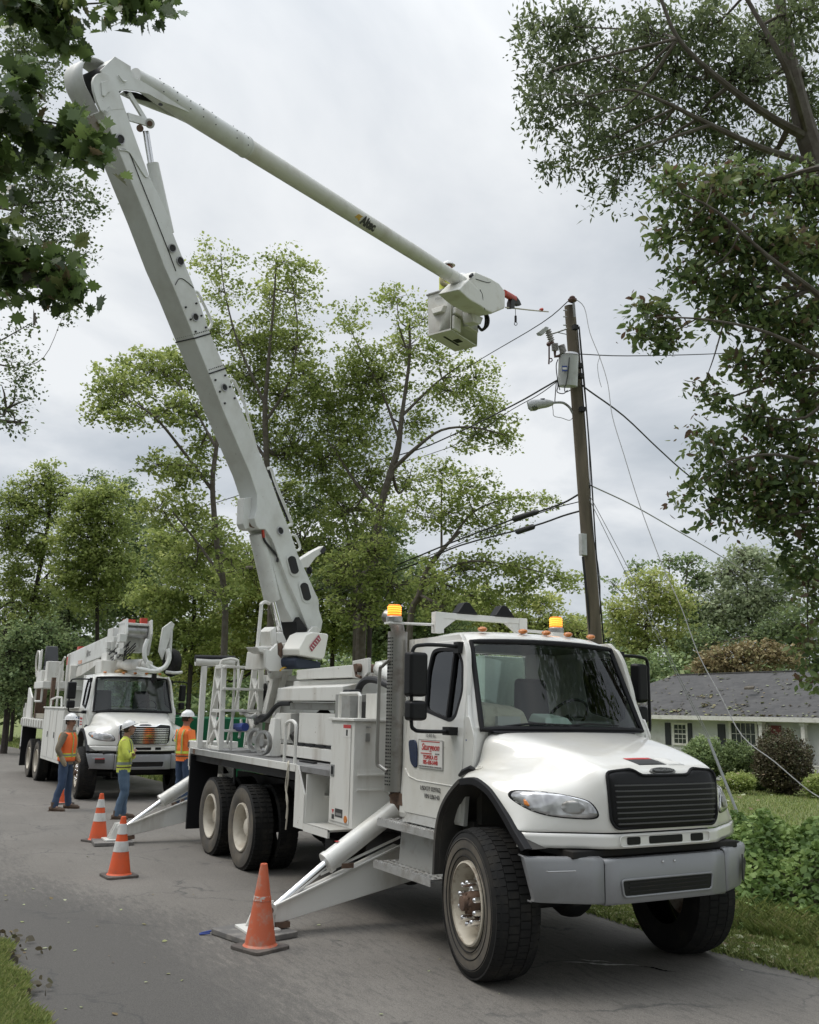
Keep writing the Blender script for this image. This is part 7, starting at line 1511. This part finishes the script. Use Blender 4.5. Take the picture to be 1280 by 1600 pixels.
mat('vest_orange', (.92,.17,.04), .7); mat('tee_orange', (.95,.22,.05), .75, dirt=(.7,.13,.03), dscale=5); mat('stripe_yellow', (.62,.66,.08), .6); mat('stripe_grey', (.22,.25,.22), .4); mat('shirt_khaki', (.20,.165,.12), .85, dirt=(.14,.115,.08), dscale=7)
mat('shirt_hivis', (.66,.72,.12), .8, dirt=(.40,.46,.08), dscale=6, bmp=.3, bscale=18); mat('boots_brown', (.10,.065,.045), .8); mat('gloves', (.30,.24,.16), .85); mat('shirt_tan', (.34,.30,.17), .8)
def skin_mesh(name, joints, edges, m_, parent, root=0):
    me = bpy.data.meshes.new(name); bm = bmesh.new(); lay = bm.verts.layers.skin.verify(); vs = []
    for p, r in joints:
        v = bm.verts.new((p[0], -p[1], p[2])); v[lay].radius = (r, r) if not isinstance(r, tuple) else r; v[lay].use_root = len(vs) == root; vs.append(v)
    for a, b in edges: bm.edges.new((vs[a], vs[b]))
    bm.to_mesh(me); bm.free(); me.materials.append(M[m_]); o = bpy.data.objects.new(name, me); COL.objects.link(o); o.parent = parent
    s = o.modifiers.new('skin', 'SKIN'); s.use_smooth_shade = True; q = o.modifiers.new('sub', 'SUBSURF'); q.levels = 2; q.render_levels = 2; return o
def loft(secs, n=20):
    """elliptical sections (cx forward, cy side, z, rx, ry)"""
    m = MB(); rows = [[(c[0]+c[3]*math.cos(2*math.pi*k/n), c[1]+c[4]*math.sin(2*math.pi*k/n), c[2]) for k in range(n+1)] for c in secs]; return m.grid(rows)
def interp_secs(secs, z0, z1, grow, k=5):
    S = np.array(secs); o = []
    for z in np.linspace(z0, z1, k): r = [np.interp(z, S[:,2], S[:,j]) for j in range(5)]; r[3] += grow; r[4] += grow; o.append(tuple(r))
    return o
def person(label, loc, yaw, arms, legs, look=(0, 0), shirt='shirt_khaki', pants='jeans', vest=None, stripes=True, skin='skin', height=1.80, feet=True, gloves=False, sleeves=True, H0=0.):
    """local frame: x forward, y to the person's right, z up; arms/legs: (elbow, hand) and (knee, ankle) per side"""
    k = (height-.04)/1.78
    p = thing('person', label, 'person', loc, -yaw); p.scale = (k, k, k)
    hip, chest, neck, head = (-.01,0,.95), (0,0,1.30), (.0,0,1.50), (.03+look[1]*.03,0,1.62)
    J = [((0,0,.98), .12), ((0,0,1.15), .115), ((0,0,1.36), .13), ((.0,0,1.49), .055), ((.02,0,1.56), .065), ((.03+look[1]*.02,0,1.66), .085), ((.03,0,1.73), .06)]; E_ = [(0,1),(1,2),(2,3),(3,4),(4,5),(5,6)]
    for s in (0, 1):
        sg = 1 if s == 0 else -1; el, ha = arms[s]; sh_ = (0, .185*sg, 1.42); i = len(J); el = V3(*el); ha = V3(*ha); d = (ha-el)/np.linalg.norm(ha-el)
        J += [(sh_, .055), (tuple((V3(*sh_)+el)/2), .046), (tuple(el), .038), (tuple(ha-d*.07), .026), (tuple(ha-d*.02), .032), (tuple(ha+d*.03), .028)]
        E_ += [(2,i),(i,i+1),(i+1,i+2),(i+2,i+3),(i+3,i+4),(i+4,i+5)]
        side = np.cross(d, V3(0,0,1) if abs(d[2]) < .8 else V3(1,0,0)); side /= np.linalg.norm(side)
        for f_ in range(4):
            b = ha+d*.04+side*(.027-.018*f_); L_ = (.055,.065,.062,.05)[f_]; c_ = np.cross(side, d)*.012*(1 if f_ else .6); j = len(J); J += [(tuple(b), .010), (tuple(b+d*L_*.55+c_), .009), (tuple(b+d*L_+c_*2.2), .007)]; E_ += [(i+5,j),(j,j+1),(j+1,j+2)]
        j = len(J); J += [(tuple(ha+side*.04+d*.01), .011), (tuple(ha+side*.055+d*.045), .009)]; E_ += [(i+4,j),(j,j+1)]
    for s in (0, 1):
        sg = 1 if s == 0 else -1; kn, an = legs[s]; i = len(J); J += [((0,.09*sg,.90), .085), (kn, .055), (an, .04), ((an[0]+.12, an[1]+.02*sg, an[2]-.05), .035)]; E_ += [(0,i),(i,i+1),(i+1,i+2),(i+2,i+3)]
    body = skin_mesh('body', J, E_, skin, p)
    # face
    hx = .03+look[1]*.03; a = look[0]; hc = V3(hx, 0, 1.655); ca, sa = math.cos(a), math.sin(a); up_ = look[1]*.45; cu_, su_ = math.cos(up_), math.sin(up_)
    def hl(x, y, z): x, z = x*cu_-z*su_, x*su_+z*cu_; return tuple(hc+V3(x*ca-y*sa, x*sa+y*ca, z))
    fc = MB(); n = 16; rows = []
    for i in range(11):
        th = math.pi*i/10; z = math.cos(th)*.118; r_1 = math.sin(th); w_ = .076*(1-.12*(z < -.03)); rows.append([hl(r_1*(.095 if math.cos(q) > 0 else .098)*math.cos(q)*(1-.08*(z < -.05)), r_1*w_*math.sin(q), z) for q in [2*math.pi*k_/n for k_ in range(n+1)]])
    fc.grid(rows).build('head', skin, body)
    MB().tube([hl(.088,0,.02), hl(.112,0,-.02), hl(.095,0,-.03)], [.008,.016,.01], 8).ball(hl(.0,.078,-.01), .028, 8, (.7,.4,1)).ball(hl(.0,-.078,-.01), .028, 8, (.7,.4,1)).build('nose_and_ears', skin, body)
    MB().ball(hl(.084,.032,.012), .011, 8).ball(hl(.084,-.032,.012), .011, 8).tube([hl(.09,.022,-.06), hl(.095,0,-.062), hl(.09,-.022,-.06)], .005, 6).build('eyes_and_mouth', 'hair_brown', body)
    rows = []
    for i in range(7):
        th = .15+1.75*i/6; z = math.cos(th)*.124; rr = math.sin(th); rows.append([hl(rr*.102*math.cos(q)-.008, rr*.082*math.sin(q), z) for q in np.linspace(.42*math.pi, 1.58*math.pi, 13)])
    MB().grid(rows).build('hair', 'hair_brown', p, solid=.004)
    # hard hat
    hh = MB(); rows = []
    for i in range(8):
        th = (math.pi/2)*(i/7.); rows.append([hl(.132*math.sin(th)*math.cos(q)+.0, .108*math.sin(th)*math.sin(q), .055+.115*math.cos(th)) for q in [2*math.pi*k_/24 for k_ in range(25)]])
    for e, dz in ((.030,-.006),(.034,-.012)): rows.append([hl((.132+e+.02*max(0, math.cos(q)))*math.cos(q), (.108+e)*math.sin(q), .055+dz) for q in [2*math.pi*k_/24 for k_ in range(25)]])
    ht = hh.grid(rows).build('hard_hat', 'helmet_white', p, solid=.004)
    MB().tube([hl(.115,0,.095), hl(.06,0,.165), hl(-.03,0,.172), hl(-.11,0,.115)], .010, 8).build('hat_ridge', 'helmet_white', ht)
    MB().ball(hl(.128,0,.09), .018, 8, (.4,1,1)).build('hat_badge', 'ink_blue', ht)
    # clothes
    sec = [(0,0,.86,.128,.185),(0,0,.98,.135,.185),(.0,0,1.10,.135,.17),(.01,0,1.24,.142,.185),(.0,0,1.36,.135,.205),(-.005,0,1.44,.105,.185),(0,0,1.49,.07,.10),(.005,0,1.525,.058,.062)]
    fine = interp_secs(sec, .84, 1.525, .0, 22); fine = [(a_, b_, c_, d_*(1+.03*math.sin(c_*41)), e_*(1+.025*math.sin(c_*33+1))) for a_, b_, c_, d_, e_ in fine]
    sh = loft(fine)
    for s in (0, 1):
        sg = 1 if s == 0 else -1; el, ha = arms[s]; S_ = (0,.175*sg,1.43); el, ha = V3(*el), V3(*ha); e = ha-(ha-el)*.16 if sleeves else el+(V3(*S_)-el)*.25
        if sleeves: pth = smooth_path([S_, tuple((V3(*S_)*.5+el*.5)+V3(0,.01*sg,0)), tuple(el), tuple((el+e)/2), tuple(e)], 4); sh.tube(pth, list(np.interp(range(len(pth)), [0,4,8,12,16], [.075,.064,.055,.048,.04])), 12)
        else: pth = smooth_path([S_, tuple((V3(*S_)*.5+el*.5)), tuple(e)], 4); sh.tube(pth, list(np.interp(range(len(pth)), [0,4,8], [.078,.072,.068])), 12)
    sh.build('shirt', shirt, p, weld=False)
    if vest:
        v = [(a_, b_, c_, d_+.016, e_+.012) for a_, b_, c_, d_, e_ in interp_secs(sec, .92, 1.455, 0, 14)]; vo = loft(v).build('vest', vest, p, solid=.006)
        loft(interp_secs(sec, 1.00, 1.07, .023, 3)).build('vest_band', 'stripe_yellow', vo); loft(interp_secs(sec, 1.02, 1.05, .027, 3)).build('vest_band', 'stripe_grey', vo)
    if stripes:
        tgt = 'stripe_grey' if not vest and shirt == 'shirt_hivis' else 'stripe_yellow'; g_ = .026 if vest else .012
        for yy in (.085, -.085):
            for xs in (1, -1):
                P1 = []
                for z in np.linspace(1.0, 1.46, 9):
                    r = [np.interp(z, [q[2] for q in sec], [q[j] for q in sec]) for j in (3, 4)]; a_ = r[0]+g_; b_ = r[1]+g_; P1.append((xs*a_*math.sqrt(max(0, 1-(yy/b_)**2)), yy, z))
                sm = MB()
                for A_, B_ in zip(P1[:-1], P1[1:]): sm.bar(A_, B_, .045, .006, up=(1,0,0))
                sb_ = sm.build('stripe', tgt, p)
                if tgt == 'stripe_yellow':
                    s2_ = MB()
                    for A_, B_ in zip(P1[:-1], P1[1:]): s2_.bar(tuple(V3(*A_)+V3(xs*.004,0,0)), tuple(V3(*B_)+V3(xs*.004,0,0)), .02, .006, up=(1,0,0))
                    s2_.build('stripe_core', 'stripe_grey', sb_)
        if not vest:
            loft(interp_secs(sec, 1.0, 1.05, .012, 3)).build('stripe', tgt, p)
            for s in (0, 1):
                el = V3(*arms[s][0]); S_ = V3(0,.175*(1-2*s),1.43); a_, b_ = S_+(el-S_)*.62, S_+(el-S_)*.78; MB().tube([tuple(a_), tuple(b_)], .066 if sleeves else .073, 12, cap=False).build('sleeve_stripe', tgt, p)
    if feet:
        tr = loft([(0,0,.84,.115,.165),(0,0,.90,.128,.178),(0,0,.97,.125,.172)])
        for s in (0, 1):
            sg = 1 if s == 0 else -1; kn, an = legs[s]; pth = smooth_path([(0,.085*sg,.92), tuple((V3(0,.09*sg,.9)+V3(*kn))/2), kn, tuple((V3(*kn)+V3(*an))/2+V3(-.015,0,0)), (an[0],an[1],an[2]-.02)], 4)
            tr.tube(pth, [a_+.004*math.sin(i*2.3) for i, a_ in enumerate(np.interp(range(len(pth)), [0,4,8,12,16], [.098,.09,.072,.066,.062]))], 12)
        tr.build('trousers', pants, p, weld=False)
        MB().tube([(0+.13*math.cos(q), .178*math.sin(q), .955) for q in [k_*.2618 for k_ in range(24)]], .016, 6, closed=True).build('belt', 'boots_brown', p)
        for s in (0, 1):
            sg = 1 if s == 0 else -1; an = legs[s][1]; x, y, z = an[0], an[1], an[2]-.09
            MB().tube([(x-.09,y,z+.05),(x-.03,y,z+.06),(x+.08,y+.01*sg,z+.045),(x+.17,y+.02*sg,z+.035),(x+.21,y+.02*sg,z+.03)], [.04,.052,.048,.045,.025], 10).cyl((x-.01,y,z+.05), (x-.01,y,z+.17), .055, 12).box((x-.10,y-.045,z-.005), (x+.21,y+.055,z+.02)).build('boot', 'boots_brown', p, weld=False)
    if gloves:
        for s in (0, 1):
            el, ha = V3(*arms[s][0]), V3(*arms[s][1]); d = (ha-el)/np.linalg.norm(ha-el); MB().tube([tuple(ha-d*.09), tuple(ha-d*.02), tuple(ha+d*.06), tuple(ha+d*.11)], [.045,.05,.045,.02], 10).build('glove', 'gloves', p)
    return p
# directions (u,v) angle: 0 = towards the truck front; positive turns to +v
person('man in white hard hat and orange vest over brown shirt standing with arms down', (-13.29,2.19,0), R(-58),
       [((-.05,.30,1.15),(.06,.27,.93)), ((.02,-.28,1.16),(.14,-.20,.97))], [((.03,.17,.50),(-.04,.25,.09)), ((.02,-.17,.50),(.02,-.26,.09))],
       look=(.35, 0), shirt='shirt_khaki', pants='jeans', vest='vest_orange', gloves=True, height=1.85)
person('man in a yellow high-visibility shirt and jeans with folded arms looking up', (-11.45,1.46,0), R(-68),
       [((.09,.25,1.15),(.15,-.07,1.23)), ((.11,-.24,1.14),(.17,.07,1.18))], [((.06,.10,.50),(-.04,.11,.09)), ((.05,-.10,.50),(.04,-.12,.09))],
       look=(.0, .9), shirt='shirt_hivis', pants='jeans_light', height=1.76, skin='skin')
m3 = atD(286, 1200, 19.2)
person('man in a bright orange shirt and white hard hat behind the truck tailboard', (m3[0], m3[1], 0), R(-112),
       [((.0,.26,1.16),(.14,.16,.98)), ((.02,-.26,1.16),(.16,-.14,1.0))], [((.03,.11,.50),(-.02,.13,.09)), ((.02,-.11,.50),(.0,-.13,.09))],
       look=(.3, 0), shirt='tee_orange', pants='jeans', height=1.95, sleeves=False, skin='skin_ruddy')
fl_ = BK(.5,.22,.05); person('lineman in a white helmet standing in the bucket behind the boom', fl_, R(-40), [((.0,.26,1.16),(.2,.2,1.05)), ((.02,-.26,1.16),(.22,-.14,1.05))], [((.03,.10,.50),(.0,.10,.10)), ((.02,-.10,.50),(.0,-.10,.10))], look=(.0,.1), shirt='shirt_tan', pants='jeans', vest='stripe_yellow', stripes=False, height=1.84, skin='skin_ruddy')
fl_ = BK(.5,.78,.05); person('lineman in the bucket whose helmet alone shows above the boom tip cover', fl_, R(-40), [((.0,.26,1.16),(.2,.2,1.05)), ((.02,-.26,1.16),(.22,-.14,1.05))], [((.03,.10,.50),(.0,.10,.10)), ((.02,-.10,.50),(.0,-.10,.10))], look=(.0,.0), shirt='shirt_tan', pants='jeans', stripes=False, height=1.80, skin='skin_ruddy')
# green container far behind the ladder
g0 = atD(345, 1140, 25.5)
gc = thing('dumpster', 'green metal dumpster partly hidden behind the white ladder', 'dumpster', (g0[0]+0, g0[1], 0), -.5)
MB().hexa([(-1.5,-.9,.15),(1.5,-.9,.15),(1.5,.9,.15),(-1.5,.9,.15),(-1.6,-1.0,1.75),(1.6,-1.0,1.75),(1.6,1.0,1.75),(-1.6,1.0,1.75)]).build('body', 'green_box', gc, bevel=.02)
rb = MB()
for k in range(6): rb.box((-1.45+k*.56,.93,.3), (-1.35+k*.56,1.04,1.7))
rb.box((-1.65,.98,1.68), (1.65,1.06,1.8)).build('ribs', 'green_box', gc)
